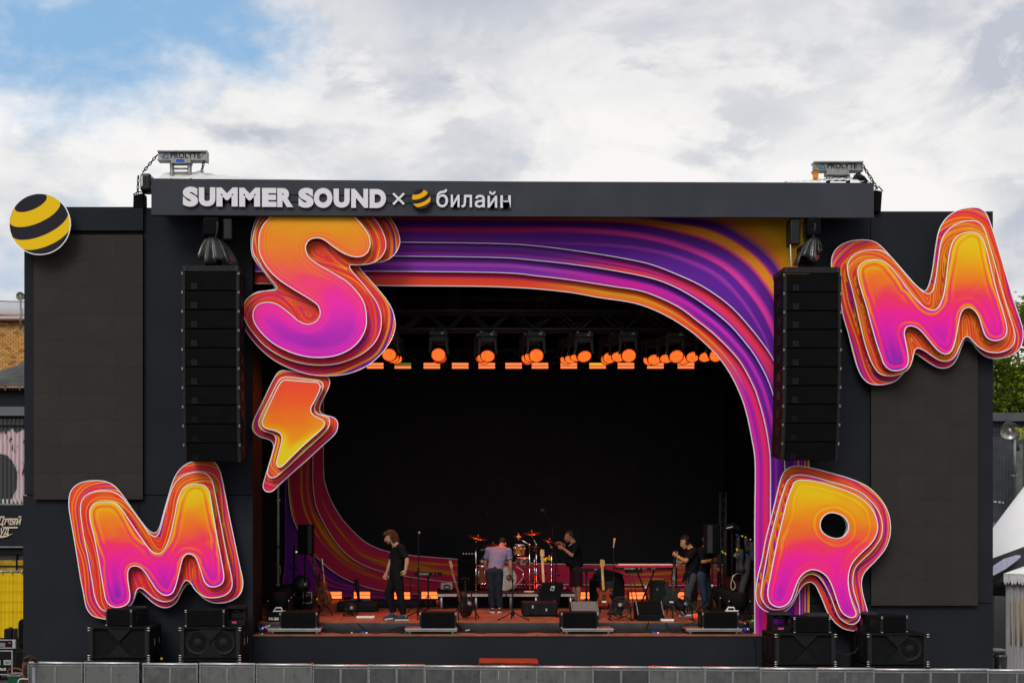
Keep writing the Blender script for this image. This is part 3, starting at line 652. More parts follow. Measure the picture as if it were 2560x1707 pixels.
# boards of the backdrop
B1 = [(714, 1080), (717, 1140), (720, 1197), (724, 1250), (731, 1290), (743, 1320), (762, 1353), (785, 1385), (812, 1411), (843, 1435), (888, 1457.5), (932, 1471), (964, 1476.5), (1020, 1482), (1100, 1487), (1240, 1492), (1500, 1496), (1830, 1496)]
B2 = [(783, 900), (782.5, 1140), (782, 1200), (787, 1250), (796, 1279), (814, 1315), (843, 1359), (877, 1393), (917, 1415), (964, 1430), (1016, 1440), (1076, 1449), (1143, 1455), (1300, 1460), (1461, 1461), (1640, 1462), (1830, 1463)]
B3 = [(809, 900), (808.5, 1115), (809.5, 1187), (815, 1215), (827.5, 1250), (854, 1294.6), (888, 1332.6), (921, 1359), (968, 1377.6), (1025, 1387), (1076, 1391.7), (1143, 1397), (1250, 1404), (1387, 1409), (1640, 1411), (1830, 1411)]
B1b = [(722, 900)] + B1[1:]
B0 = [(712, 1000), (713, 1290), (713, 1400), (714, 1489), (800, 1489), (1000, 1496), (1300, 1500), (1830, 1500)]
def stripes_back(base, hots, seed, fr_):
    def f(h, A):
        t, s, px, pz = A('t'), A('s'), A('px'), A('pz')
        w = h.noise(h.comb(h.m('MULTIPLY', s, 3.0), seed, t), 1.0, 2.0)
        n1 = h.noise(h.comb(h.m('ADD', h.m('MULTIPLY', t, fr_), h.m('MULTIPLY', w, .6)), h.m('MULTIPLY', s, 1.6), seed), 2.4, 2.5, .55)
        return h.ramp(n1, [(.34, base[1]), (.44, base[0]), (.54, base[0]), (.60, hots[0]), (.64, hots[1]), (.69, hots[0]), (.75, base[0])])
    return f
BG = 'curved printed boards of the stage backdrop'
BK = 30.0
loft('backdrop_panel', 'purple backdrop board in the lower left corner of the stage', [B1, B0], [0, 1], BK - .12, stripes_back(((.13, .02, .30), (.26, .02, .28)), ((.55, .02, .22), (.75, .05, .14)), 3.0, 1.6), BG, trim_curve=1, trim_w=.002)
loft('backdrop_panel', 'crimson backdrop board with yellow streaks next to the purple corner board', [B1b, B2], [0, 1], BK - .22, stripes_back(((.62, .025, .075), (.50, .015, .17)), ((.60, .16, .02), (.75, .40, .01)), 8.0, 1.9), BG)
loft('backdrop_panel', 'dark crimson backdrop board bordering the black video wall', [B2, B3], [0, 1], BK - .30, stripes_back(((.58, .025, .08), (.52, .02, .12)), ((.55, .12, .03), (.66, .30, .02)), 5.2, 1.5), BG, trim_curve=0)
mbt = MB(); c = resample(catmull(B3, 8, False), 90)
# white trim along the inner edge of the last backdrop board
last = [o for o in COL.objects if o.name.startswith('backdrop_panel')][-1]
board = [o for o in COL.objects if o.parent == last][0]
w = [P(x, y, BK - .306) for x, y in c]
MB().tube(w, .012, 4).build('edge_trim', K['trim'], board)

# ------------------------------------------------------------------ ground, stage platform, walls, header, roof
gm = MB(); gm.add([(-400, -60, 0), (400, -60, 0), (400, 800, 0), (-400, 800, 0)], [(0, 1, 2, 3)])
tag(gm.build('ground', K['asphalt']), 'dark asphalt yard round the stage', kind='structure')

DECK, LIP = 1.63, 1.43
xl, xr = P(632, 0, WALL).x, P(1890, 0, WALL).x
st = thing('stage_platform', 'raised black stage platform with a brown plywood deck', 'stage', (1.2, 24, 0))
MB().bx(-4.4, 7.2, 22.70, 30.6, 0, DECK - .02).build('platform_body', K['black'], st)
MB().bx(xl + .005, xr + .2, 21.99, 22.69, 0, LIP).build('front_fascia', K['wall'], st)
MB().bx(xl + .01, xr + .18, 21.97, 22.66, LIP + .002, LIP + .026).build('front_ledge', K['deck'], st)
sk = MB(); n = 140
sk.add([(-3.7 + 9.9 * i / n, 22.66 - .02 * math.sin(i * .31) - .015 * math.sin(i * .83) - (.03 if k == 1 else 0), [LIP + .03, LIP + .10, DECK - .012][k]) for k in range(3) for i in range(n + 1)],
       [(k * (n + 1) + i, k * (n + 1) + i + 1, (k + 1) * (n + 1) + i + 1, (k + 1) * (n + 1) + i) for k in range(2) for i in range(n)], True)
sk.build('skirt_cloth', K['skirt'], st)
pm = None
for j in range(7):
    for i in range(5):
        x0 = -4.3 + i * 2.28; y0 = 22.69 + j * 1.06
        if pm is None:
            pm = MB().bx(x0, x0 + 2.275, y0, y0 + 1.055, DECK - .018, DECK).build('deck_panel', K['deck'], st, bevel=.003); b0 = (x0, y0)
        else:
            c_ = pm.copy(); COL.objects.link(c_); c_.location = (x0 - b0[0], y0 - b0[1], R.uniform(-.0015, .0015))

def wall_thing(label, rects, body):
    t = thing('stage_wall', label, 'wall', (body[0], WALL, 0))
    for (x0, y0, x1, y1, dy) in rects:
        MB().rect(x0 + .4, y0 + .4, x1 - .4, y1 - .4, WALL - dy, .06).build('wall_panel', K['wall'], t, bevel=.004)
    MB().bx(body[0], body[1], WALL + .065, WALL + 1.2, 0, body[2]).build('wall_frame', K['black'], t)
    return t
top = EYE + (HZ - 519) / F * WALL
wall_thing('dark left stage wall carrying the left video screen', [(60, 579, 358, 1237, 0), (60, 517, 358, 577, .09), (358.6, 519, 632, 1237, 0), (57, 1238, 347, 1780, 0), (347.6, 1238, 632, 1780, 0)],
           (P(64, 0, WALL).x, P(630, 0, WALL).x, top - .05))
wall_thing('dark right stage wall carrying the right video screen', [(2026, 528, 2176, 1507, 0), (2176.6, 528, 2483, 1507, 0), (2026, 1508, 2170, 1780, 0), (2170.6, 1508, 2483, 1780, 0)],
           (P(2027, 0, WALL).x, P(2481, 0, WALL).x, top - .1))

def led_mat(name, col):
    m = bpy.data.materials.new(name); m.use_nodes = True; h = NG(m.node_tree); b = m.node_tree.nodes['Principled BSDF']
    tc = h.n('ShaderNodeTexCoord').outputs['Object']; x, y, z = h.xyz(tc)
    oi = h.n('ShaderNodeObjectInfo').outputs['Random']
    st_ = h.noise(h.comb(h.m('MULTIPLY', x, 3.0), oi, h.m('MULTIPLY', z, 60.0)), 1.0, 2.0)
    blot = h.noise(h.comb(x, h.m('MULTIPLY', oi, 9.0), z), 1.4, 3.0)
    k = h.m('ADD', .60, h.m('ADD', h.m('MULTIPLY', st_, .40), h.m('ADD', h.m('MULTIPLY', blot, .36), h.m('MULTIPLY', oi, .06))))
    c = h.mix(1.0, col, h.comb(k, k, k), 'MULTIPLY'); h.link(c, b.inputs['Base Color'])
    b.inputs['Roughness'].default_value = .7; b.inputs['Specular IOR Level'].default_value = .06
    wv = h.n('ShaderNodeTexWave'); wv.bands_direction = 'Z'; wv.inputs['Scale'].default_value = 32; h.link(tc, wv.inputs[0])
    bp = h.n('ShaderNodeBump'); bp.inputs['Strength'].default_value = .35; bp.inputs['Distance'].default_value = .004
    h.link(wv.outputs[1], bp.inputs['Height']); h.link(bp.outputs[0], b.inputs['Normal'])
    return m
LEDM = led_mat('unlit screen modules', (.0365, .0315, .0280)); LEDB = led_mat('unlit dark screen modules', (.020, .020, .021))
def screen(label, x0, y0, x1, y1, Y, nx, nz, m, depth=.07, gap=.0012):
    a = P(x0, y1, Y); b = P(x1, y0, Y); w_, h_ = (b.x - a.x) / nx, (b.z - a.z) / nz
    t = thing('video_screen', label, 'video screen', (a.x, Y, a.z))
    MB().bx(a.x + .01, b.x - .01, Y + .02, Y + depth, a.z + .01, b.z - .01).build('screen_frame', K['black'], t)
    p = None
    for j in range(nz):
        for i in range(nx):
            if p is None: p = MB().bx(a.x, a.x + w_ - gap, Y, Y + .019, a.z, a.z + h_ - gap).build('screen_module', m, t)
            else:
                c_ = p.copy(); COL.objects.link(c_); c_.location = (i * w_, R.uniform(-.0008, .0008), j * h_)
screen('tall unlit video screen on the left stage wall under the round striped sign', 84, 587, 357, 1248, 21.91, 4, 10, LEDM)
screen('tall unlit video screen on the right stage wall under the upper letter M', 2178, 790, 2445, 1513, 21.91, 4, 11, LEDM)
screen('wide black video wall at the back of the stage', 690, 925, 1835, 1500, BK + .02, 24, 11, LEDB, gap=.0012)

hd = thing('header_board', 'long dark header board across the top of the stage', 'header board', (0, 21.2, 9.0))
q = [P(378, 538, 21.2), P(2185, 545, 21.2), P(2185, 457, 21.2), P(1250, 453.5, 21.2), P(800, 450, 21.2), P(378, 446, 21.2)]
hb = MB(); n = len(q); off = Vector((0, .07, 0))
hb.add(q + [p + off for p in q], [tuple(range(n)), tuple(range(2 * n - 1, n - 1, -1))] + [(i, (i + 1) % n, n + (i + 1) % n, n + i) for i in range(n)], False)
hb.build('board_face', K['header'], hd, bevel=.006)
MB().tube([P(500, 484, 21.19), P(900, 487.5, 21.19), P(1280, 491, 21.19)], .009, 5).build('letter_rail', K['header'], hd)
MB().tube([P(500, 503, 21.19), P(900, 506, 21.19), P(1280, 511, 21.19)], .006, 5).build('letter_rail', K['black'], hd)

lt = thing('sign_lettering', 'raised pale grey capital letters on the header board', 'lettering', (P(457, 0, 21.1).x, 21.1, 9.2))
def slope(x): return (x - 457) * 5.0 / 500
for ch, x0, x1 in [('S', 457, 495), ('U', 497, 538), ('M', 541, 594), ('M', 598, 650), ('E', 655, 691), ('R', 693, 733), ('S', 746, 784), ('O', 784.5, 831), ('U', 834, 874), ('N', 878, 920), ('D', 924, 965)]:
    ov = 1.2 if ch in 'SO' else 0
    textmesh(ch, x0, 468.2 - ov + slope(x0), x1, 515.5 + ov + slope(x0), 21.145, .045, bold=.058 if ch in 'MN' else .068).build('letter', K['letter'], lt)
l2 = thing('sign_lettering', 'raised pale grey lower case Cyrillic letters on the header board', 'lettering', (P(1091, 0, 21.1).x, 21.1, 9.2))
for ch, x0, x1, y0, y1 in [('б', 1091, 1120, 473.5, 518.5), ('и', 1127, 1149, 487, 518.2), ('л', 1154, 1180, 487.4, 518.5), ('а', 1187, 1212, 487.2, 519.3), ('й', 1219, 1243, 478.5, 519.3), ('н', 1251, 1277, 488.5, 519.8)]:
    textmesh(ch, x0, y0, x1, y1, 21.15, .04, bold=.012).build('letter', K['letter'], l2)
xm = thing('cross_sign', 'thin raised grey multiplication cross between the two header words', 'sign', P(996, 497, 21.1))
MB().bar(P(983, 511, 21.16), P(1010, 484, 21.16), .015, .04).build('cross_bar', K['letter'], xm)
MB().bar(P(983, 484, 21.165), P(1010, 511, 21.165), .015, .04).build('cross_bar', K['letter'], xm)

def ball_mat(name, cx, cz, r, blk, yel):
    m = bpy.data.materials.new(name); m.use_nodes = True; h = NG(m.node_tree); b = m.node_tree.nodes['Principled BSDF']
    x, y, z = h.xyz(h.n('ShaderNodeTexCoord').outputs['Object'])
    u = h.m('DIVIDE', h.m('SUBTRACT', x, cx), r); v = h.m('DIVIDE', h.m('SUBTRACT', z, cz), r)
    wq = h.m('SQRT', h.m('MAXIMUM', h.m('SUBTRACT', 1.0, h.m('ADD', h.m('MULTIPLY', u, u), h.m('MULTIPLY', v, v))), 0.0))
    lat = h.m('ADD', h.m('MULTIPLY', u, -.355), h.m('ADD', h.m('MULTIPLY', wq, .412), h.m('MULTIPLY', v, .84)))
    f = h.m('MULTIPLY_ADD', lat, .5, .5)
    c = h.ramp(f, [(0, blk), (.29, yel), (.515, blk), (.73, yel), (.9125, blk)], 'CONSTANT')
    h.link(c, b.inputs['Base Color']); b.inputs['Roughness'].default_value = .5; b.inputs['Specular IOR Level'].default_value = .08; return m
def ball_sign(label, px, py, rp, Y, th, yel):
    cpt = P(px, py, Y); r = rp / F * Y
    t = thing('round_sign', label, 'sign', cpt)
    mb = MB(); n = 64
    ring = [(math.cos(2 * math.pi * i / n), math.sin(2 * math.pi * i / n)) for i in range(n)]
    vs_ = [(cpt.x, Y, cpt.z)] + [(cpt.x + a * r, Y, cpt.z + b * r) for a, b in ring] + [(cpt.x + a * r, Y + th, cpt.z + b * r) for a, b in ring]
    mb.add(vs_, [(0, 1 + i, 1 + (i + 1) % n) for i in range(n)] + [(1 + i, 1 + (i + 1) % n, 1 + n + (i + 1) % n, 1 + n + i) for i in range(n)] + [tuple(range(n + 1, 2 * n + 1))], False)
    o = mb.build('sign_face', ball_mat('striped ball print', 0, 0, r, (.018, .016, .022), yel), t)
    tr = MB()
    for k in range(n):
        pass
    rr = [(cpt.x + a * (r + .004), Y - .004, cpt.z + b * (r + .004)) for a, b in ring]
    tr.add([(cpt.x + a * (r - .009), Y - .006, cpt.z + b * (r - .009)) for a, b in ring] + [(cpt.x + a * (r + .005), Y - .006, cpt.z + b * (r + .005)) for a, b in ring] + [(cpt.x + a * (r + .005), Y + .02, cpt.z + b * (r + .005)) for a, b in ring],
           [(q_ * n + i, q_ * n + (i + 1) % n, (q_ + 1) * n + (i + 1) % n, (q_ + 1) * n + i) for q_ in range(2) for i in range(n)], False)
    tr.build('edge_trim', K['trim'] if rp > 40 else K['header'], o)
    return t
ball_sign('large round black and yellow striped ball sign on the upper left corner', 99.5, 560.5, 76.5, 21.6, .06, (.80, .50, .005))
ball_sign('small round black and yellow striped ball sign between the header words', 1053, 497, 24.5, 21.10, .06, (.85, .42, .006))

# roof over the stage and its white cover
rf = thing('stage_roof', 'dark roof over the stage behind the header board', 'roof', (1.2, 26, 9.35))
MB().bx(P(382, 0, 21.28).x, P(2181, 0, 21.28).x, 21.28, 30.6, 9.34, 9.44).build('roof_ceiling', K['blackcloth'], rf)
def cover(label, pts, Y0, Y1):
    t = thing('roof_cover', label, 'tarpaulin', P(pts[0][0], pts[0][1], Y0))
    n = 60; cc = resample(catmull(pts, 6, False), n); mb = MB(); m_ = 7
    vs_ = []
    for j in range(m_):
        f = j / (m_ - 1); Y = Y0 + (Y1 - Y0) * f; bmp = math.sin(math.pi * (.12 + .76 * f))
        for i in range(n):
            p = P(cc[i][0], 456 - (456 - cc[i][1] + 3) * bmp, Y); vs_.append((p.x, Y, p.z + .010 * math.sin(i * 1.3 + j)))
    mb.add(vs_, [(j * n + i, j * n + i + 1, (j + 1) * n + i + 1, (j + 1) * n + i) for j in range(m_ - 1) for i in range(n - 1)], True)
    mb.build('cover_sheet', mat('white tarpaulin', (.62, .61, .62), .5, var=.08, scale=3, bump=.5, bscale=4), t)
cover('white tarpaulin bulging over the left end of the header board', [(385, 450), (398, 446), (410, 437), (425, 433), (440, 435), (470, 434), (495, 431), (504, 428), (512, 434), (530, 438), (570, 443), (640, 447), (760, 452)], 21.5, 23)
cover('white tarpaulin bulging over the right end of the header board', [(1960, 458), (2030, 453), (2070, 448), (2100, 444), (2130, 446), (2150, 451), (2178, 460)], 21.5, 23)

# aluminium tower beams with chain hoists on the roof
def chain(mb, a, b, link=.075, r=.010):
    a, b = Vector(a), Vector(b); L = (b - a).length; k = max(2, int(L / (link * .72))); dirv = (b - a).normalized()
    u = dirv.orthogonal().normalized(); v = dirv.cross(u)
    for i in range(k):
        c_ = a + dirv * (L * (i + .5) / k); s_ = u if i % 2 else v
        mb.tube([c_ + dirv * (math.cos(t) * link * .5) + s_ * (math.sin(t) * link * .28) for t in [2 * math.pi * j / 8 for j in range(8)]], r, 4, True)
    return mb
def tower(label, bx0, by0, bx1, by1, px0, py0, px1, py1, legs_y, left):
    Y = 21.7
    t = thing('tower_beam', label, 'truss beam', P((bx0 + bx1) / 2, legs_y, Y))
    mb = MB(); a = P(bx0, by1, Y); b = P(bx1, by0, Y)
    mb.bx(a.x, b.x, Y + .05, Y + .11, a.z + .025, b.z - .025); mb.bx(a.x, b.x, Y, Y + .2, b.z - .025, b.z); mb.bx(a.x, b.x, Y, Y + .2, a.z, a.z + .022)
    mb.build('beam', K['aluold'], t, bevel=.003)
    cap = MB(); e = a.x if left else b.x
    cap.bx(b.x + .002, b.x + .02, Y + .01, Y + .19, a.z - .01, b.z + .005); cap.build('end_plate', K['aludark'], t)
    pl = MB().rect(px0, py0, px1, py1, Y - .005, .17).build('head_plate', K['aluold'], t, bevel=.004)
    for x in (px0 + 3, px1 - 3):
        for y in (0, .28):
            MB().cyl(P(x, py1, Y + .06 + y), P(x, legs_y + 30, Y + .06 + y), .04, n=10).build('leg', K['aludark'], t)
    for yy in (py1 + 14, py1 + 24):
        MB().cyl(P(px0 + 4, yy, Y + .07), P(px1 - 4, yy, Y + .07), .02, n=8).build('rung', K['aluold'], t)
    for x in (bx0 + 9.5, bx1 - 10.5):
        p = P(x, (by0 + by1) / 2, Y + .05); MB().cyl(p + Vector((0, -.012, 0)), p + Vector((0, .005, 0)), .022, n=12).build('bolt', K['aludark'], t)
    w_ = bx1 - bx0
    textmesh('PROLYTE', bx0 + .275 * w_, by0 + (by1 - by0) * .22, bx0 + .89 * w_, by0 + (by1 - by0) * .80, Y + .044, .004, bold=.012).build('lettering', K['black'], t)
    tr = MB(); c0 = bx0 + .17 * w_; h0, h1 = by0 + (by1 - by0) * .22, by0 + (by1 - by0) * .80
    A_, B_, C_ = P(c0, h0, Y + .045), P(c0 - .065 * w_, h1, Y + .045), P(c0 + .065 * w_, h1, Y + .045)
    for u, v in ((A_, B_), (B_, C_), (C_, A_)): tr.bar(u, v, .028, .006)
    tr.build('triangle_mark', mat('blue mark', (.02, .22, .42), .5), t)
    return t
tower('bare aluminium beam on the roof, left, with a blue sticker under it', 393, 376, 514.5, 400.5, 427, 397, 477, 408, 434, True)
MB().rect(440, 398.5, 461, 405, 21.69, .004).build('sticker', mat('blue sticker', (.01, .08, .50), .4), [o for o in COL.objects if o.name == 'tower_beam'][0])
tower('bare aluminium beam on the roof, right, with an orange strap bag under it', 2035.5, 403, 2156, 426, 2067, 425.5, 2123, 437, 448, False)
hc = thing('hoist_chain', 'dark steel chain slanting from the left roof beam down to its hoist', 'chain', P(356, 430, 21.75))
chain(MB(), P(393, 388, 21.78), P(357, 431, 21.78)).build('links', K['pipe'], hc)['kind'] = 'stuff'
hc = thing('hoist_chain', 'short dark chain from the left roof beam down into the white tarpaulin', 'chain', P(504, 430, 21.75))
chain(MB(), P(510, 401, 21.78), P(504.5, 430, 21.78)).build('links', K['pipe'], hc)['kind'] = 'stuff'
hc = thing('hoist_chain', 'dark chain from the right roof beam over the right end of the header', 'chain', P(2196, 470, 21.75))
mbq = MB(); chain(mbq, P(2156, 413, 21.78), P(2177, 445, 21.78)); chain(mbq, P(2177, 445, 21.78), P(2193, 472, 21.78)); mbq.build('links', K['pipe'], hc)['kind'] = 'stuff'
ho = thing('chain_hoist', 'black chain hoist beside the left end of the header', 'hoist', P(364, 477, 21.75))
MB().rect(349, 432, 377, 477, 21.7, .3).build('hoist_body', K['blackgloss'], ho, bevel=.05, segs=3)
MB().rect(353.5, 439, 356, 465, 21.69, .005).build('name_strip', K['white'], ho)
MB().rect(362.5, 441, 363.5, 464, 21.69, .005).build('name_strip', K['plate'], ho)
for y in (442, 467): MB().cyl(P(377.5, y, 21.75), P(380, y, 21.75), .018, n=8).build('bolt', K['pin'], ho)
chain(MB(), P(346, 440, 21.75), P(344, 488, 21.75)).build('slack_chain', K['pipe'], ho)['kind'] = 'stuff'
def bag(label, q_, Y):
    t = thing('chain_bag', label, 'bag', P(q_[0][0], q_[0][1], Y))
    MB().hexa([P(x, y, Y) for x, y in q_], (0, .25, 0)).build('bag_body', K['blackcloth'], t, bevel=.02, segs=2)
    MB().tube([P(q_[3][0], q_[3][1], Y), P((q_[2][0] + q_[3][0]) / 2, q_[3][1] - 8, Y + .1), P(q_[2][0], q_[2][1], Y)], .012, 5).build('bag_strap', K['black'], t)
bag('black chain bag standing on the left stage wall beside the header', [(332, 520), (360, 520), (359.5, 482), (333, 487)], 21.9)
bag('black chain bag hanging behind the right end of the header', [(2187, 530), (2203, 530), (2206.5, 478), (2187, 474)], 21.9)
ob = thing('strap_bag', 'small orange strap bag hanging under the right roof beam', 'bag', P(2042, 446, 21.75))
MB().rect(2036, 431, 2047, 446, 21.72, .12).build('bag_body', K['orange'], ob, bevel=.02, segs=2)
MB().rect(2035, 428, 2047.5, 432, 21.71, .14).build('bag_rim', K['orange'], ob, bevel=.008)
MB().tube([P(2041, 426, 21.78), P(2041, 430, 21.78)], .012, 5).build('bag_strap', K['orange'], ob)
cb = thing('cable_coil', 'dark blue cable bundle heaped on the roof beside the right beam', 'cable', P(2160, 450, 21.7))
MB().tube([P(2138 + 2 * i, 447 - 9 * math.sin(i * .42) - 2 * math.sin(i * 2.2), 21.7 + .02 * (i % 3)) for i in range(14)], .045, 8).build('cable_loop', mat('dark blue cable', (.012, .02, .045), .4), cb)
MB().tube([P(2147 + 2 * i, 449 - 7 * math.sin(i * .4), 21.62) for i in range(12)], .03, 8).build('cable_loop', K['black'], cb)
# ------------------------------------------------------------------ stage interior: drapes, trusses, lamps
def drape(label, x, y0, y1, z0, z1, amp=.07, waves=9, m=None):
    t = thing('stage_drape', label, 'curtain', (x, y0, z0)); mb = MB(); n = waves * 10
    ys = [y0 + (y1 - y0) * i / n for i in range(n + 1)]
    vs_ = [(x + amp * math.sin(i * .62 + .7 * math.sin(i * .21)) * (1 - .25 * k), ys[i], z1 + (z0 - z1) * k) for k in (0, .35, .7, 1) for i in range(n + 1)]
    mb.add(vs_, [(k * (n + 1) + i, k * (n + 1) + i + 1, (k + 1) * (n + 1) + i + 1, (k + 1) * (n + 1) + i) for k in range(3) for i in range(n)], True)
    mb.build('drape_cloth', m or K['blackcloth'], t); return t
drape('black drape along the left side of the stage', -4.22, 22.8, 30.2, DECK, 9.3, m=mat('black drape', (.006, .004, .004), .9, var=.2, bump=.2, scale=4, spec=.2))
drape('black drape along the right side of the stage', 7.0, 22.8, 30.4, DECK, 9.3)
bw = thing('back_curtain', 'black curtain closing the rear of the stage above the video wall', 'curtain', (1.2, BK + .5, DECK)); mb = MB(); n = 130
mb.add([(-4.4 + 11.6 * i / n, BK + .45 + .06 * math.sin(i * .9), z) for z in (DECK, 9.34) for i in range(n + 1)], [(i, i + 1, n + 2 + i, n + 1 + i) for i in range(n)], True)
mb.build('drape_cloth', K['blackcloth'], bw)

def truss(label, x0, x1, Y, z, h=.42, dpt=.42, step=.5):
    t = thing('lighting_truss', label, 'truss', (x0, Y, z), 'black trusses under the stage roof')
    for zz_ in (z, z + h):
        for yy in (Y, Y + dpt): MB().cyl((x0, yy, zz_), (x1, yy, zz_), .026, n=8).build('chord', K['truss'], t)
    mb = MB(); k = int((x1 - x0) / step)
    for i in range(k):
        a = x0 + (x1 - x0) * i / k; b = x0 + (x1 - x0) * (i + 1) / k
        u, v = (z, z + h) if i % 2 else (z + h, z)
        for yy in (Y, Y + dpt): mb.cyl((a, yy, u), (b, yy, v), .013, n=5)
    mb.build('brace', K['truss'], t)['kind'] = 'stuff'
    return t
zt = lambda py, Y: EYE + (HZ - py) / F * Y
truss('foremost long black truss carrying the front row of moving lamps', -4.1, 6.9, 24.4, zt(824, 24.4) + .02, .38, .38, .45)
truss('second black truss from the front under the stage roof', -4.1, 6.9, 25.6, zt(822, 25.6), .38, .38, .45)
truss('third black truss from the front under the stage roof', -4.1, 6.9, 26.9, zt(824, 26.9), .38, .38, .45)
truss('high black roof truss with wide bays above the lamp trusses', -4.1, 6.9, 26.0, zt(778, 26.0), .30, .30, .33)
truss('rearmost black truss carrying the strip lamps above the video wall', -4.1, 6.9, 28.3, zt(905, 28.3), .30, .3, .5)
def ladder(label, px0, px1, y0, y1, Y, lean=0):
    t = thing('ladder_truss', label, 'ladder truss', P(px0, y1, Y), 'short ladder trusses under the roof')
    for a in (px0, px1): MB().cyl(P(a + lean, y0, Y), P(a, y1, Y), .022, n=8).build('rail', K['truss'], t)
    k = int((y1 - y0) / 9)
    for i in range(k):
        f = (i + .5) / k; MB().cyl(P(px0 + lean * (1 - f), y0 + (y1 - y0) * f, Y), P(px1 + lean * (1 - f), y0 + (y1 - y0) * f, Y), .013, n=6).build('rung', K['truss'], t)
ladder('left ladder truss hanging from the roof behind the red arch board', 1124, 1147, 700, 776, 25.4)
ladder('right leaning ladder truss hanging from the roof behind the red arch board', 1340, 1364, 706, 778, 25.4, 8)
ladder('ladder truss half hidden behind the letter S under the roof', 945, 978, 700, 770, 25.4)
rb = thing('roof_lamp', 'dusty pink round ball hanging in front of the right ladder truss', 'lamp', P(1352, 743, 25.2))
MB().sphere(P(1352, 743, 25.2), (.125, .12, .075), 14, 10).build('lamp_shell', mat('dusty pink', (.10, .06, .06), .6), rb)
MB().cyl(P(1352, 738, 25.2), P(1352, 715, 25.2), .012, n=6).build('lamp_rod', K['pipe'], rb)

def emit(name, col, es): return mat(name, (.05, .02, .01), .4, emit=col, es=es)
LENS = emit('lit lens cluster', (1.0, .07, .005), .72); LENS2 = emit('lit lens cores', (1.0, .27, .04), 1.3)
STRIP = emit('lit strip', (1.0, .20, .055), 1.25)
STRIPG = emit('green strip', (.18, .22, .02), .6)
STRIPY = emit('amber strip', (1.0, .42, .02), 1.0)
BODY = mat('lamp housing', (.075, .075, .08), .5, var=.1)
LABEL = mat('lamp display', (.6, .6, .62), .4)
SPOTC = (1.0, .13, .028)
def moving_head(px, py, Y, front, label, tilt, pan=0.0, light=0.0, aim=None):
    c = P(px, py, Y)                       # centre of the lens
    s = .40 / .40
    t = thing('moving_head_lamp', label, 'stage lamp', c, 'moving head lamps under the stage roof')
    piv = c + Vector((0, .10, .10)); topz = c.z + .40
    mb = MB(); hw = .20
    q_ = [(-hw, 0), (hw, 0), (hw * .93, .09), (-hw * .93, .09)]
    mb.prism([(piv.x + a, topz + b) for a, b in q_], piv.y - .14, piv.y + .14)
    base = mb.build('lamp_base', BODY, t, bevel=.012)
    if front:
        MB().bx(piv.x + .05, piv.x + .11, piv.y - .147, piv.y - .139, topz + .028, topz + .062).build('display', LABEL, base)
        for sx in (-.13, .12):
            MB().bx(piv.x + sx - .02, piv.x + sx + .02, piv.y - .03, piv.y + .03, topz + .09, topz + .125).build('clamp', K['pin'], base)
            MB().cyl((piv.x + sx, piv.y, topz + .11), (piv.x + sx, piv.y, topz + .24), .014, n=6).build('clamp_hook', K['pipe'], base)
    yk = MB()
    for sx in (-1, 1):
        yk.hexa([(piv.x + sx * .195, piv.y - .05, piv.z - .05), (piv.x + sx * .155, piv.y - .05, piv.z - .05), (piv.x + sx * .125, piv.y - .05, topz - .005), (piv.x + sx * .19, piv.y - .05, topz - .03)][::sx], (0, .10, 0))
    yk.prism([(piv.x - .19, topz - .03), (piv.x - .10, topz - .10), (piv.x + .10, topz - .10), (piv.x + .19, topz - .03), (piv.x + .12, topz - .002), (piv.x - .12, topz - .002)], piv.y - .055, piv.y + .055)
    yk.build('yoke', BODY, t, bevel=.008, fix=True)
    ax = Vector((math.sin(pan), -math.cos(pan) * math.cos(tilt), -math.sin(tilt))).normalized()
    hd_ = MB(); hd_.lathe(c, -ax, [(.148, -.004), (.160, 0), (.165, .05), (.158, .16), (.12, .24), (.0, .25)], 24)
    head = hd_.build('lamp_head', K['black'], t)
    ln = MB(); q2 = ax.to_track_quat('Z', 'Y').to_matrix()
    def disc(o_, r_, n_, dz_): ln.add([o_ + ax * dz_] + [o_ + ax * dz_ + q2 @ Vector((r_ * math.cos(2 * math.pi * i / n_), r_ * math.sin(2 * math.pi * i / n_), 0)) for i in range(n_)], [(0, 1 + i, 1 + (i + 1) % n_) for i in range(n_)], False)
    disc(c, .146, 24, .002); ln.cur = 1
    for a_ in range(-4, 5):
        for b_ in range(-4, 5):
            u_, v_ = .034 * (a_ + b_ * .5), .034 * b_ * .866
            if u_ * u_ + v_ * v_ < .0182: disc(c + q2 @ Vector((u_, v_, 0)), .0125, 6, .005)
    ln.build('lens', [LENS, LENS2], head, fix=False)
    if front:
        for sx in (-1, 1): MB().cyl((piv.x + sx * .165, piv.y, piv.z), (piv.x + sx * .205, piv.y, piv.z), .03, n=8).build('pivot', K['alu'], t)
    if light:
        ld = bpy.data.lights.new('lamp_beam', 'SPOT'); ld.energy = light; ld.color = SPOTC; ld.spot_size = math.radians(92); ld.spot_blend = .7; ld.shadow_soft_size = .14
        lo = bpy.data.objects.new('lamp_beam', ld); COL.objects.link(lo); lo.parent = t
        lo.location = Vector(ax) * .05; az_ = aim.normalized() if aim is not None else ax; lo.rotation_euler = (-az_).to_track_quat('Z', 'Y').to_euler()
        if aim is not None: ld.spot_size = math.radians(36); ld.color = (1.0, .10, .06)
cols = [(973, 887, 'first'), (1096, 887, 'second'), (1219, 890, 'third'), (1341, 889, 'fourth'), (1461, 891, 'fifth'), (1572, 889, 'sixth'), (1691, 891, 'seventh'), (1791, 888, 'eighth')]
AIM = {(0, 2): Vector((.25, .95, -4.2)), (1, 4): Vector((-1.2, 1.6, -4.2)), (1, 0): Vector((.1, -1.6, -4.4))}
rows = [(24.5, 'front', 0), (25.7, 'second', 1), (27.0, 'third', 2), (27.85, 'rear', 3)]
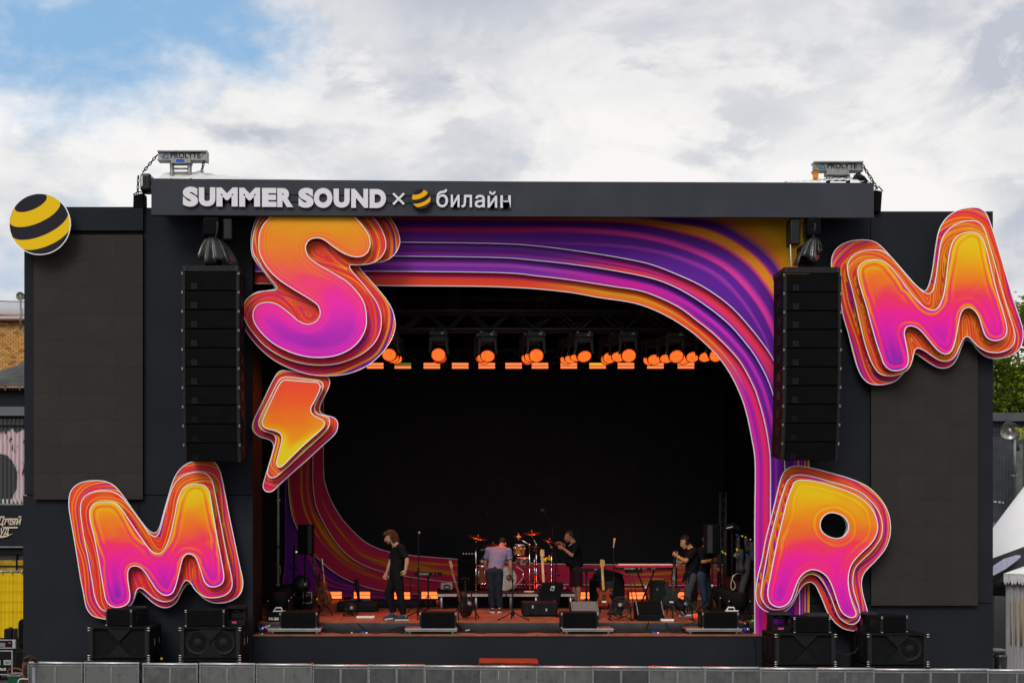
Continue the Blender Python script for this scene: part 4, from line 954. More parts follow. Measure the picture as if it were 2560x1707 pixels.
for ci, (px, py, nm) in enumerate(cols):
    for Y, rn, ri in rows:
        X = (px - CX) / F * 24.5 + (0 if ri == 0 else R.uniform(-.05, .05))
        ppx = CX + X / Y * F; ppy = py + [0, 3.5, 6, 8][ri] + (R.uniform(-2, 2) if ri else 0)
        tl = math.radians([30, 50, 40, 33][ri] + [6, 0, 14, 0, 16, 0, 6, 2][ci])
        en = 0
        if (ri, ci) in AIM: en = 620
        if ri == 0 and ci in (1, 3, 5): en = 280
        if ri == 2 and ci in (0, 2, 4, 6): en = 360
        moving_head(ppx, ppy, Y, ri < 2, f'lit orange moving lamp, {nm} from the left in the {rn} row under the roof', tl, R.uniform(-.12, .12), en, AIM.get((ri, ci)))
def strip_lamp(px, py, Y, label, up, dn, group, w=41, h=14, light=0.0):
    t = thing('strip_lamp', label, 'strip lamp', P(px, py + h / 2, Y), group)
    MB().rect(px - w / 2 - 2, py - h / 2 - 2, px + w / 2 + 2, py + h / 2 + 2, Y + .015, .10).build('lamp_housing', K['black'], t, bevel=.008)
    MB().rect(px - w / 2, py - h / 2, px + w / 2, py - .9, Y, .012).build('light_bar', up, t)
    MB().rect(px - w / 2, py + .9, px + w / 2, py + h / 2, Y, .012).build('light_bar', dn, t)
    for s in (-1, 1): MB().rect(px + s * (w / 2 + 4) - 1.5, py - h / 2 + 2, px + s * (w / 2 + 4) + 1.5, py + h / 2 + 3, Y + .03, .05).build('bracket', K['black'], t)
    if light:
        ld = bpy.data.lights.new('strip_glow', 'AREA'); ld.energy = light; ld.color = SPOTC; ld.shape = 'RECTANGLE'; ld.size = .4; ld.size_y = .12
        lo = bpy.data.objects.new('strip_glow', ld); COL.objects.link(lo); lo.parent = t
        lo.location = (0, -.03, .06); lo.rotation_euler = (math.radians(90), 0, 0)
ordn = ['first', 'second', 'third', 'fourth', 'fifth', 'sixth', 'seventh', 'eighth', 'ninth', 'tenth', 'eleventh', 'twelfth']
for i, x in enumerate([938, 1007, 1079.6, 1150.6, 1217, 1284, 1350, 1422, 1494, 1565, 1638.6, 1715]):
    strip_lamp(x, 914, 28.2, f'lit strip lamp above the video wall, {ordn[i]} from the left' + (', its upper bar dim green' if i == 1 else ', its upper bar amber' if i == 8 else ''), STRIPG if i == 1 else STRIPY if i == 8 else STRIP, STRIP, 'strip lamps above the video wall')
for i, (x, y) in enumerate([(834, 1487), (905, 1487), (1006, 1488), (1074, 1487), (1149, 1488), (1224, 1491), (1309, 1491), (1386, 1491), (1460, 1488), (1594, 1488), (1690, 1488)]):
    strip_lamp(x, y, 29.2, f'lit double bar strip lamp standing on the rear stage floor, {ordn[i]} from the left', STRIP, STRIP, 'strip lamps on the rear stage floor', 40, 17, 5.0)

# ------------------------------------------------------------------ hanging speaker columns
BADGE = mat('faint badge', (.010, .010, .011), .6)
def hang(side, xl_, xr_, ytop, ybot, label0, sgn):
    Y0 = 20.9; nb = 10; ys = np.linspace(ytop + 16, ybot, nb + 1)
    cX = P((xl_ + xr_) / 2, 0, Y0).x; W = P(xr_, 0, Y0).x - P(xl_, 0, Y0).x
    fr = thing('rigging_frame', f'dark rigging frame on top of the {side} hanging speaker column', 'rigging frame', (cX, Y0, zt(ytop + 16, Y0)))
    z0 = zt(ytop + 15, Y0); z1 = zt(ytop, Y0)
    MB().bx(cX - W * .475, cX + W * .475, Y0 + .02, Y0 + .09, z0, z1).build('front_rail', K['plate'], fr, bevel=.006)
    MB().bx(cX - W * .475, cX - W * .475 + .07, Y0 + .09, Y0 + .72, z0, z1).build('side_rail', K['plate'], fr, bevel=.006)
    MB().bx(cX + W * .475 - .07, cX + W * .475, Y0 + .09, Y0 + .72, z0, z1).build('side_rail', K['plate'], fr, bevel=.006)
    for sx in (-.44, .44): MB().bx(cX + sx * W - .025, cX + sx * W + .025, Y0 + .008, Y0 + .02, z0 + .01, z1 - .006).build('bracket', K['pipe'], fr)
    tot = 0
    names = ['top', 'second', 'third', 'fourth', 'fifth', 'sixth', 'seventh', 'eighth', 'ninth', 'bottom']
    y = Y0; z = zt(ys[0], Y0)
    for i in range(nb):
        ang = math.radians([0, 0, .5, 1, 1.6, 2.4, 3.5, 5, 7, 9.5][i])
        hh = (zt(ys[i], Y0) - zt(ys[i + 1], Y0)) / math.cos(ang) ** 1.0
        rot = Matrix.Rotation(ang, 3, 'X')          # front tips to look down
        rot = Matrix.Rotation(-ang, 3, 'X').inverted()
        lab = f'black speaker box, {names[i]} of the {side} hanging column' if i in (0, 9) else f'black speaker box, {names[i]} from the top of the {side} hanging column'
        o0 = Vector((cX, y, z))
        t = thing('array_speaker', lab, 'loudspeaker', o0 - Vector((0, 0, hh)), f'speaker boxes of the {side} hanging column')
        def T(v): return o0 + rot @ Vector(v)
        def bxr(mb, x0, x1, y0, y1, zz0, zz1):
            pts = [T((x0, y0, zz0)), T((x1, y0, zz0)), T((x1, y0, zz1)), T((x0, y0, zz1))]
            return mb.hexa(pts, rot @ Vector((0, y1 - y0, 0)))
        g_ = .0025
        bxr(MB(), -W * .5 + .02, W * .5 - .02, .05, .66, -hh + g_, -g_).build('cabinet', K['cab'], t, bevel=.01)
        bxr(MB(), -W * .5 + .075, W * .5 - .075, .012, .048, -hh + g_ + .008, -g_ - .008).build('grille', K['grille'], t, bevel=.004)
        for sx in (-1, 1):
            bxr(MB(), sx * (W * .5 - .045) - .026, sx * (W * .5 - .045) + .026, .004, .05, -hh + g_, -g_).build('side_strip', K['plate'], t)
            for dz_ in (-.018, -.045):
                a = T((sx * (W * .5 - .04), -.006, dz_)); b = T((sx * (W * .5 - .008), -.006, dz_))
                MB().cyl(a, b, .0065, n=6).build('pin', K['pin'], t)
            # the recessed handle in the side
            xx = sx * (W * .5 - .02)
            mbh = MB(); pts = [T((xx, .16, -hh * .75)), T((xx, .40, -hh * .75)), T((xx, .40, -hh * .28)), T((xx, .16, -hh * .28))]
            mbh.hexa(pts, rot @ Vector((sx * .012, 0, 0))); mbh.build('handle_plate', K['black'], t, bevel=.005)
        # faint badge on the grille
        bd = MB()
        for a_ in (0, 1):
            for b_ in (0, 1):
                bxr(bd, -W * .33 + a_ * .055, -W * .33 + a_ * .055 + .05, .006, .013, -hh * .60 - b_ * .055 - .05, -hh * .60 - b_ * .055)
        bd.build('badge', BADGE if i < 7 else K['cab'], t)
        z -= hh * math.cos(ang) ; y += hh * math.sin(ang) * (1.0)
    return cX, W, z1
lc = hang('left', 452, 600, 663, 1154, '', 1)
rc_ = hang('right', 1957, 2106, 667, 1150, '', -1)

def sheet(label, pts, Y, seed, hang_pts):
    """a plastic rain sheet thrown over a hoist: folded surface through a top ring and a ragged hem"""
    rr = random.Random(seed); t = thing('rain_sheet', label, 'plastic sheet', P(pts[0][0], pts[0][1], Y))
    mb = MB(); n = 44
    topc = P(*hang_pts[0], Y + .25); hem = resample(np.array([(x, y) for x, y in pts], float), n, False)
    rings = 7; vs_ = []
    for k in range(rings + 1):
        f = k / rings
        for i in range(n):
            u = i / (n - 1); a = math.pi * (1.0 - u)
            h_ = P(hem[i][0], hem[i][1], Y)
            r_ = f ** .75
            fold = .075 * math.sin(i * .62 + seed) * f + .03 * math.sin(i * 1.3 + 2 * seed) * f
            x = topc.x + (h_.x - topc.x) * r_ + fold * .5
            z = topc.z + (h_.z - topc.z) * (f ** 1.7)
            yy = Y + .25 - (.32 * math.sin(a) * (f ** .6)) + fold
            vs_.append((x, yy, z))
    mb.add(vs_, [(k * n + i, k * n + i + 1, (k + 1) * n + i + 1, (k + 1) * n + i) for k in range(rings) for i in range(n - 1)], True)
    o = mb.build('sheet_skin', K['plastic_sheet'], t)
    so = o.modifiers.new('thick', 'SOLIDIFY'); so.thickness = .004
    return t
sheet('crumpled black rain sheet over the hoist above the left speaker column', [(489, 628), (492, 640), (500, 646), (509, 655), (516, 661), (524, 662), (535, 658), (545, 655), (556, 651), (568, 648), (575, 658), (582, 661), (585, 650)], 21.05, 1.0, [(528, 592)])
sheet('crumpled black rain sheet over the hoist above the right speaker column', [(1992, 655), (1999, 664), (2004, 655), (2004, 640), (2012, 644), (2030, 656), (2036, 658), (2042, 650), (2050, 634), (2056, 622), (2066, 614), (2070, 617)], 21.05, 2.4, [(2038, 594)])
def hoist_stack(label, body, motor, Y, cx):
    t = thing('column_hoist', label, 'hoist', P(cx, 660, Y))
    MB().rect(*body, Y, .35).build('hoist_bag', K['blackcloth'], t, bevel=.06, segs=3)
    MB().rect(*motor, Y + .1, .3).build('hoist_body', K['blackgloss'], t, bevel=.03, segs=2)
    MB().rect(cx - 20, 610, cx + 20, 661, Y + .05, .3).build('hoist_base', K['black'], t, bevel=.05, segs=2)
    MB().tube([P(cx + 14, 545, Y + .05), P(cx + 16, 565, Y), P(cx + 12, 590, Y + .03), P(cx + 8, 612, Y + .05)], .018, 6).build('hoist_chain', K['pipe'], t)
    MB().tube([P(cx - 8, 540, Y + .2), P(cx - 8, 612, Y + .2)], .03, 8).build('hanging_pole', K['pipe'], t)
hoist_stack('black chain hoist hanging above the left speaker column', (505, 541, 546, 590), (556, 545, 580, 600), 21.15, 528)
hoist_stack('black chain hoist hanging above the right speaker column', (2020, 541, 2055, 590), (1976, 544, 2002, 612), 21.15, 2022)
rp = thing('safety_rope', 'thin pale rope tied to the right speaker column frame', 'rope', P(1977, 667, 20.95)); MB().tube([P(1976, 612, 21.1), P(1978, 667, 20.98)], .008, 5).build('rope', K['white'], rp)

# ------------------------------------------------------------------ subwoofers and small speakers in front of the walls
def sub_box(label, cx, Y, z, w=1.06, h=.54, dpt=.9, cones=True):
    t = thing('subwoofer', label, 'subwoofer', (cx, Y, z), 'stacked black subwoofers in front of the stage')
    x0, x1 = cx - w / 2, cx + w / 2
    MB().bx(x0, x1, Y + .05, Y + dpt, z, z + h).build('cabinet', K['cab'], t, bevel=.012)
    for xa, xb in ((x0, x0 + .075), (x1 - .075, x1)): MB().bx(xa, xb, Y, Y + .05, z, z + h).build('side_strip', K['plate'], t, bevel=.006)
    for za, zb in ((z, z + .03), (z + h - .03, z + h)): MB().bx(x0 + .077, x1 - .077, Y, Y + .05, za, zb).build('rim_strip', K['cab'], t, bevel=.004)
    for s in ((-1, 1) if cones == 2 else (1,) if cones else ()):
        c = Vector((cx + s * w * .215, Y + .048, z + h * .5))
        MB().lathe(c, (0, -1, 0), [(.215, 0), (.215, .012), (.20, .016), (.185, .004), (.10, -.02), (.085, -.02), (.07, .006), (.0, .016)], 32).build('cone', mat('cone paper', (.016, .016, .017), .75, spec=.1) if cones else K['grille'], t)
    for zz_, hz_, d_ in ((z + h - .03, h * .40, -1), (z + .03, h * .40, 1)):
        MB().prism([(cx - .21, zz_), (cx + .21, zz_), (cx, zz_ + d_ * hz_)], Y + .012, Y + .046).build('port_plate', K['blackgloss'], t)
    for sx in (-1, 1):
        for zz_ in (z + .01, z + .05, z + h - .05, z + h - .008):
            MB().cyl((cx + sx * (w / 2 - .03), Y - .008, zz_), (cx + sx * (w / 2 + .02), Y - .008, zz_), .010, n=6).build('pin', K['pin'], t)
        for yy in (Y + .3, Y + .62):
            MB().bx(cx + sx * w / 2 - .012, cx + sx * w / 2 + .012, yy, yy + .16, z + h * .2, z + h * .8).build('handle_plate', K['black'], t, bevel=.008)
            MB().bx(cx + sx * w / 2 + .010, cx + sx * w / 2 + .020, yy + .05, yy + .075, z + h * .38, z + h * .58).build('handle', K['alu'], t)
    return t
SY = 20.9
for px, nm in ((297, 'outer left'), (525, 'inner left'), (2014, 'inner right'), (2245, 'outer right')):
    cx = P(px, 0, SY).x; up = zt(1568 if px < 1000 else 1584, SY)
    dz_ = .56
    for k, lv in enumerate(('top', 'middle', 'bottom')):
        z_ = up - .54 - k * dz_
        if k == 2: z_ = max(z_, .0)
        sub_box(f'black subwoofer with triangular port plates, {lv} of the {nm} stack', cx, SY, z_, cones={'inner left': 2, 'outer right': 1}.get(nm, 0))
def fill_box(label, x0, y0, x1, y1, Y, yaw, dpt=.50, wedge=.0):
    a, b = P(x0, y1, Y), P(x1, y0, Y)
    w, h = b.x - a.x, b.z - a.z
    t = thing('fill_speaker', label, 'loudspeaker', ((a.x + b.x) / 2, Y, a.z), None, yaw)
    rm = Matrix.Rotation(yaw, 3, 'Z'); o_ = Vector(t.location)
    def loc(mb): mb.v = [tuple(o_ + rm @ Vector(v)) for v in mb.v]; return mb
    loc(MB().prism([(-w / 2, 0), (w / 2, 0), (w / 2, h), (-w / 2, h)], .03, dpt)).build('cabinet', K['cab'], t, bevel=.01)
    loc(MB().bx(-w / 2 + .035, w / 2 - .035, 0, .028, .012, h - .012)).build('grille', K['grille'], t, bevel=.003)
    for s in (-1, 1):
        loc(MB().bx(s * (w / 2 - .017) - .016, s * (w / 2 - .017) + .016, -.004, .03, 0, h)).build('side_strip', K['plate'], t)
        for z_ in (.012, h - .04, h - .012): loc(MB().cyl((s * (w / 2 - .03), -.008, z_), (s * (w / 2 + .008), -.008, z_), .008, n=6)).build('pin', K['pin'], t)
        loc(MB().bx(s * w / 2 - .006, s * w / 2 + .006, .14, .30, h * .22, h * .8)).build('handle_plate', K['blackgloss'], t, bevel=.005)
    return t
ztop = zt(1568, SY) ; ztr = zt(1584, SY)
def on(px0, px1, h_px, Y, ztop_):   # a pixel rectangle standing on a height
    yb = HZ - (ztop_ - EYE) * F / Y
    return px0, yb - h_px, px1, yb
fill_box('black fill speaker turned aside on the outer left subwoofer stack', *on(258, 336, 43, 21.15, ztop), 21.15, math.radians(-22))
fill_box('black fill speaker facing front on the inner left subwoofer stack', *on(463, 561, 42, 21.1, ztop), 21.1, 0)
fill_box('black fill speaker with a grey lid behind it on the inner right subwoofer stack', *on(1984, 2077, 40, 21.1, ztr), 21.1, math.radians(3))
fill_box('black fill speaker turned aside on the outer right subwoofer stack', *on(2196, 2276, 42, 21.15, ztr), 21.15, math.radians(20))
def cradle(label, px0, px1, zt_, Y, lid, tagc):
    a, b = P(px0, 0, Y), P(px1, 0, Y)
    t = thing('speaker_cradle', label, 'speaker stand', (a.x, Y, zt_)); h = .30
    MB().bx(a.x, b.x, Y, Y + .4, zt_, zt_ + .10).build('cradle_base', K['black'], t, bevel=.008)
    for x in (a.x + .015, b.x - .015): MB().bx(x - .015, x + .015, Y + .05, Y + .35, zt_ + .10, zt_ + h).build('upright', K['black'], t)
    MB().prism([(a.x - .01, zt_ + h), (b.x + .01, zt_ + h), (b.x - .03, zt_ + h + .045), (a.x + .02, zt_ + h + .045)], Y, Y + .4).build('lid', K['pipe'] if lid else K['black'], t, bevel=.006)
    MB().lathe(((a.x + b.x) / 2, Y + .2, zt_ + h - .002), (0, 0, -1), [(.02, .0), (.12, .01), (.15, .05), (.10, .075), (0, .08)], 18).build('knob', K['blackgloss'], t)
    if tagc: MB().bx(a.x + .10, a.x + .18, Y - .006, Y, zt_ + .045, zt_ + .075).build('tape_label', tagc, t)
    return t
c1 = cradle('open black cradle with a pink label left of the inner right fill speaker', 1931, 1980, ztr, 21.3, True, K['pink'])
textmesh('V8G', 1952, 1568.5, 1959, 1572, 21.295, .003).build('lettering', K['white'], c1)
cradle('black cradle with a pink label right of the inner left fill speaker', 566, 612, ztop, 21.3, False, K['pink'])
cradle('open black cradle with a grey lid at the left of the outer right fill speaker', 2151, 2194, ztr, 21.45, True, None)
gl = thing('grey_cover_plate', 'dark grey cover plate lying on top of the inner right fill speaker', 'lid', P(2050, 1541, 21.2))
zl = ztr + 40 / F * 21.1
MB().prism([(P(2020, 0, 21.15).x, zl + .002), (P(2076, 0, 21.15).x, zl + .002), (P(2076, 0, 21.15).x, zl + .05), (P(2026, 0, 21.15).x, zl + .05)], 21.2, 21.5).build('lid_plate', K['pipe'], gl, bevel=.006)
g2 = thing('grey_cover_plate', 'dark grey cover plate behind the outer left fill speaker', 'lid', P(345, 1530, 21.6))
zl2 = ztop + .30
MB().bx(P(318, 0, 21.66).x, P(368, 0, 21.66).x, 21.6, 21.7, ztop + .002, zl2 + .03).build('lid_plate', K['pipe'], g2, bevel=.008)
ylw = thing('cable_plug', 'small yellow plug hanging beside the inner left subwoofer stack', 'plug', P(404, 1647, 21.3))
MB().sphere(P(404, 1646, 21.3), .028, 8, 6).build('plug_body', K['yellow'], ylw)
MB().tube([P(380, 1575, 21.5), P(390, 1610, 21.4), P(403, 1644, 21.3)], .008, 5).build('plug_cable', K['cable'], ylw)
cbl = thing('speaker_cable', 'thin black cable drooping between the two right subwoofer stacks', 'cable', P(2118, 1636, 21.4))
MB().tube(catmull([P(2090, 1624, 21.4)[:], P(2104, 1634, 21.4)[:], P(2118, 1636, 21.4)[:], P(2138, 1628, 21.4)[:], P(2150, 1608, 21.4)[:]], 6, False), .010, 5).build('cable', mat('grey cable', (.03, .03, .032), .5), cbl)

# ------------------------------------------------------------------ crowd barriers
def bar_mat():
    m = bpy.data.materials.new('scuffed perforated sheet'); m.use_nodes = True; h = NG(m.node_tree); b = m.node_tree.nodes['Principled BSDF']
    tc = h.n('ShaderNodeTexCoord').outputs['Object']; oi = h.n('ShaderNodeObjectInfo').outputs['Random']
    x, y, z = h.xyz(tc); v = h.comb(h.m('ADD', x, h.m('MULTIPLY', oi, 37.0)), y, z)
    vo = h.n('ShaderNodeTexVoronoi'); vo.inputs['Scale'].default_value = 42; vo.inputs['Randomness'].default_value = 0; h.link(tc, vo.inputs[0])
    hole = h.smooth(vo.outputs[0], .26, .40)
    n1 = h.noise(v, 5, 6, .65); n2 = h.noise(h.vm('MULTIPLY', v, (14, 1, 2.2)), 1.0, 4, .6); spl = h.smooth(h.noise(v, 19, 5, .7), .58, .70)
    k = h.m('ADD', h.m('MULTIPLY', n1, .9), h.m('MULTIPLY', n2, .55))
    k = h.m('MULTIPLY', h.m('ADD', k, -.08), h.m('ADD', .50, h.m('MULTIPLY', oi, .80)))
    c = h.ramp(k, [(.12, (.018, .020, .020)), (.42, (.055, .059, .058)), (.75, (.12, .125, .12))])
    c = h.mix(h.m('MULTIPLY', spl, .55), c, (.035, .036, .034))
    c = h.mix(h.m('MULTIPLY', h.m('SUBTRACT', 1.0, hole), .45), c, (.02, .02, .02))
    h.link(c, b.inputs['Base Color']); b.inputs['Metallic'].default_value = .25; b.inputs['Roughness'].default_value = .55
    bp = h.n('ShaderNodeBump'); bp.inputs['Strength'].default_value = .5; bp.inputs['Distance'].default_value = .01; h.link(h.noise(v, 5, 4), bp.inputs['Height']); h.link(bp.outputs[0], b.inputs['Normal'])
    return m
BM = bar_mat()
seams = [68, 209.5, 356, 498, 639.5, 781, 921, 1061, 1200.5, 1340, 1481, 1621, 1760, 1899.5, 2040, 2182, 2324, 2468, 2612]
notes = ['with a pale paper patch at its left edge', 'between the two left stacks of subwoofers and the yellow curtain', 'left of centre below the left M, with dark specks', 'in front of the inner left subwoofers', 'the dark one left of the stage opening',
         'with streaks of white paint along the top', 'third to the left of the red board', 'second to the left of the red board', 'with a pale paper, before the red board', 'just right of the red board, with a pale smear',
         'plain, two to the right of the red board', 'with rows of dashes, three right of the red board', 'plain bluish, left of the right subwoofers', 'in front of the inner right subwoofers, with a red fleck', 'between the two right subwoofer stacks',
         'in front of the outer right subwoofers', 'right of the outer right subwoofers', 'at the far right corner before the grey tent']
def by(px): return 20.42 - .00036 * (px - 68)
proto = None
for i in range(len(seams) - 1):
    a, b = seams[i], seams[i + 1]; Y = by((a + b) / 2)
    ptop = 1652.5 + (a + b - 136) / 2 * .0076
    if proto is None:
        X0 = P(a, 0, Y).x; w = P(b, 0, Y).x - X0 - .012; H = zt(ptop, Y)
        t = thing('crowd_barrier', 'x', 'crowd barrier', (X0, Y, 0), 'steel crowd barriers along the front')
        MB().bx(X0 + .03, X0 + w - .03, Y + .012, Y + .018, .06, H - .05).build('sheet_panel', BM, t)
        for x in (X0, X0 + w - .028): MB().bx(x, x + .028, Y, Y + .04, 0, H - .03).build('side_post', K['aludark'], t, bevel=.004)
        MB().bx(X0 + w / 2 - .018, X0 + w / 2 + .018, Y + .004, Y + .012, .06, H - .05).build('middle_strip', K['aludark'], t)
        MB().bx(X0 + .03, X0 + w - .03, Y + .006, Y + .03, H - .075, H - .05).build('fold_strip', K['aludark'], t)
        MB().cyl((X0 - .004, Y + .02, H - .024), (X0 + w + .004, Y + .02, H - .024), .024, n=12).build('top_rail', K['alu'], t)
        MB().bx(X0, X0 + w, Y + .05, Y + 1.0, .01, .03).build('foot_plate', K['aludark'], t)
        for x in (X0 + .02, X0 + w - .02): MB().bar((x, Y + .05, H - .15), (x, Y + .95, .05), .04).build('rear_strut', K['steel'], t)
        for zz_ in np.linspace(.1, H - .12, 7):
            for x in (X0 + .014, X0 + w - .014): MB().cyl((x, Y - .006, zz_), (x, Y + .002, zz_), .008, n=6).build('rivet', K['pin'], t)
        proto = t; H0 = H
    else:
        t = dup(proto, (P(a, 0, Y).x, Y, zt(ptop, Y) - H0))
    t.rotation_euler = (0, 0, R.uniform(-.006, .006) + math.atan2(by(b) - by(a), P(b, 0, Y).x - P(a, 0, Y).x))
    t.location.z += R.uniform(-.008, .006); t.rotation_euler.y = R.uniform(-.004, .004)
    t['label'] = 'grey steel crowd barrier ' + notes[i]
def clamp(px, red, lab):
    Y = by(px) - .02; y = 1652.5 + (px - 68) * .0076
    t = thing('rail_clamp', lab, 'clamp', P(px, y + 6, Y))
    MB().rect(px - 4, y - 1.0, px + 4, y + 5, Y, .08).build('clamp_band', K['red'] if red else K['black'], t, bevel=.008)
    MB().rect(px - 2.6, y + 5, px + 2.6, y + 8, Y + .01, .05).build('clamp_bolt', K['black'], t)
for i, (px, r) in enumerate([(354, 0), (497, 0), (639, 0), (780, 1), (937, 0), (1340, 0), (1636, 1), (1901, 0), (2040, 0), (2182, 0), (2324, 0)]):
    clamp(px, r, ('dark red' if r else 'black') + ' rubber clamp on the barrier rail, ' + ['left of the inner left subwoofers', 'below the inner left subwoofers', 'at the left edge of the stage opening', 'nearest the left microphone area', 'between the left edge and the red board', 'right beside the red board', 'right of the stage middle', 'below the inner right subwoofers', 'left of the gap between the right stacks', 'below the outer right subwoofers', 'right of all subwoofers'][i])
rbd = thing('red_board', 'red oxide painted step board behind the barriers in the middle', 'board', P(1272, 1660, 21.0))
MB().hexa([P(1197, 1655, 20.9), P(1346, 1656.5, 20.9), P(1342, 1645, 21.4), P(1199, 1644, 21.4)], (0, .01, -.03)).build('board_top', K['rust'], rbd)
for x in (1205, 1338): MB().bx(P(x, 0, 20.95).x - .03, P(x, 0, 20.95).x + .03, 20.97, 21.03, 0, zt(1657, 20.95) - .03).build('board_leg', K['black'], rbd)
for px, py, w, h, lab in ((1253, 1684, 14, 26, 'pale paper sheet stuck on the barrier in front of the red board'), (90, 1690, 20, 46, 'pale paper sheet stuck on the leftmost barrier')):
    Yp = by(px) - .012
    pp = thing('paper_sheet', lab, 'paper', P(px, py + h / 2, Yp)); MB().rect(px - w / 2, py - h / 2, px + w / 2, py + h / 2, Yp, .003).build('sheet', mat('grey paper', (.36, .35, .40), .7), pp)
# ------------------------------------------------------------------ surroundings, left
def corr(mb, x0, x1, z0, z1, Y, pitch=.10, amp=.018, slope=None, per=8):
    n = int((x1 - x0) / pitch * per); vs_ = []
    for z, dy in ((z0, 0), (z1, 0 if slope is None else slope)):
        for i in range(n + 1):
            x = x0 + (x1 - x0) * i / n; vs_.append((x, Y + dy + amp * math.sin(2 * math.pi * (x - x0) / pitch), z))
    return mb.add(vs_, [(i, i + 1, n + 2 + i, n + 1 + i) for i in range(n)], True)
def peel_mat():
    m = bpy.data.materials.new('peeling pink paint on grey sheet'); m.use_nodes = True; h = NG(m.node_tree); b = m.node_tree.nodes['Principled BSDF']
    tc = h.n('ShaderNodeTexCoord').outputs['Object']; x, y, z = h.xyz(tc)
    n1 = h.noise(h.comb(h.m('MULTIPLY', x, 2.6), 0.0, z), 2.0, 7.0, .62); 
    n2 = h.noise(h.comb(h.m('MULTIPLY', x, 9.0), 3.0, h.m('MULTIPLY', z, 2.0)), 1.3, 4.0, .6)
    e = h.m('ADD', h.m('MULTIPLY', n1, .6), h.m('MULTIPLY', n2, .4))
    # a bare, rounded patch low on the left where the paint is gone
    d2 = h.vm('DISTANCE', h.comb(x, 0.0, h.m('MULTIPLY', z, .62)), (.02, 0, 2.87))
    e = h.m('ADD', e, h.m('MULTIPLY', h.smooth(d2, .42, .34), -.5)); e = h.m('ADD', e, h.m('MULTIPLY', h.smooth(z, 5.75, 6.05), -.22))
    f = h.smooth(e, .43, .46)
    c = h.mix(f, (.045, .045, .05), h.mix(n2, (.50, .33, .36), (.62, .50, .52)))
    h.link(c, b.inputs['Base Color']); b.inputs['Roughness'].default_value = .7; return m
Yb = 30.0
bl = thing('workshop_building', 'dark workshop front with peeling pink sheeting and a script sign', 'building', (P(0, 0, Yb).x, Yb, 0))
x0, x1 = P(-140, 0, Yb).x, P(190, 0, Yb).x
z = lambda py, Y=Yb: zt(py, Y)
MB().bx(x0, x1, Yb + .12, Yb + 6, 0, z(968)).build('building_core', K['black'], bl)
corr(MB(), x0, x1, z(1255), z(1045), Yb + .04, .105, .02).build('peeling_sheet', peel_mat(), bl)
MB().bx(x0, x1, Yb - .06, Yb + .1, z(1040), z(1017)).build('grey_beam', mat('grey blue beam', (.13, .14, .155), .6, var=.1), bl, bevel=.01)
corr(MB(), x0, x1, z(1016), z(978), Yb + .05, .05, .008).build('fascia_sheet', mat('dark fascia', (.022, .023, .026), .6), bl)
MB().bx(x0, x1, Yb - .10, Yb + .02, z(977), z(972)).build('gutter', K['pipe'], bl, bevel=.01)
MB().bx(x0, x1, Yb - .02, Yb + .03, z(1063), z(1061)).build('conduit', K['pipe'], bl)
wh = MB(); xx = x0
while xx < x1: wh.bx(xx, xx + .05, Yb - .01, Yb + .02, z(1258), z(1247)); xx += .105
wh.build('sheet_end', mat('pale flashing', (.5, .5, .5), .6), bl)['kind'] = 'stuff'
MB().bx(x0, x1, Yb - .04, Yb + .1, z(1262), z(1258)).build('drip_rail', K['aludark'], bl)
MB().bx(x0, x1, Yb - .10, Yb + .1, z(1366), z(1264)).build('sign_board', K['wall'], bl)
MB().bx(x0, x1, Yb - .12, Yb - .05, z(1368), z(1365)).build('sign_rail', K['aludark'], bl)
MB().bx(x0, x1, Yb - .02, Yb + .1, z(1384), z(1369)).build('lintel', K['black'], bl)
sg = [o for o in COL.objects if o.name.startswith('sign_board')][0]
CR = mat('cream lettering', (.62, .52, .40), .6)
textmesh('Дный', -10, 1289, 54, 1316, Yb - .13, .02, bold=.018, shear=.32).build('lettering', CR, sg)
textmesh('уд', -2, 1319, 23, 1341, Yb - .13, .02, bold=.015, shear=.32).build('lettering', CR, sg)
MB().tube(catmull([P(a_, b_, Yb - .12)[:] for a_, b_ in ((-12, 1339), (0, 1342), (14, 1341), (31, 1334))], 5, False), [.012] * 3 + [.026] * 10 + [.010] * 3, 6).build('lettering', CR, sg)
for q_ in ([(12, 1297.5), (44, 1297)], [(8, 1318.5), (45, 1318)]):
    MB().bar(P(*q_[0], Yb - .12), P(*q_[1], Yb - .12), .03, .04).build('lettering', CR, sg)
MB().bx(x0, x1, Yb + .06, Yb + .10, z(1426), z(1384)).build('window_glass', mat('dim glass', (.05, .045, .045), .2), bl)
MB().bx(x0, x1, Yb + .03, Yb + .058, z(1426), z(1400)).build('insulation', mat('yellow insulation', (.38, .24, .02), .8, var=.4, scale=6), bl)
for px in (-20, 41, 100): MB().bx(P(px - 1.3, 0, Yb).x, P(px + 1.3, 0, Yb).x, Yb - .01, Yb + .06, z(1426), z(1384)).build('mullion', K['black'], bl)
MB().bx(x0, x1, Yb - .01, Yb + .055, z(1415.5), z(1413)).build('transom', K['black'], bl)
roof = MB(); n = 90; xr0, xr1 = P(-140, 0, Yb).x, P(190, 0, Yb).x
for_row = []
for f in (0, 1):
    for i in range(n * 4 + 1):
        u = i / (n * 4); x = xr0 + (xr1 - xr0) * u
        pz = z(968) if f == 0 else zt(930 - .36 * ((x / 33.5 * F) + CX), 33.5)
        for_row.append((x, Yb - .25 if f == 0 else 33.5, pz + .028 * math.sin(u * 90 * 2 * math.pi / 2.2)))
m_ = n * 4 + 1
roof.add(for_row, [(i, i + 1, m_ + i + 1, m_ + i) for i in range(m_ - 1)], True)
roof.build('corrugated_roof', mat('grey fibre cement', (.105, .105, .105), .85, var=.3, scale=2.5, bump=.2), bl)
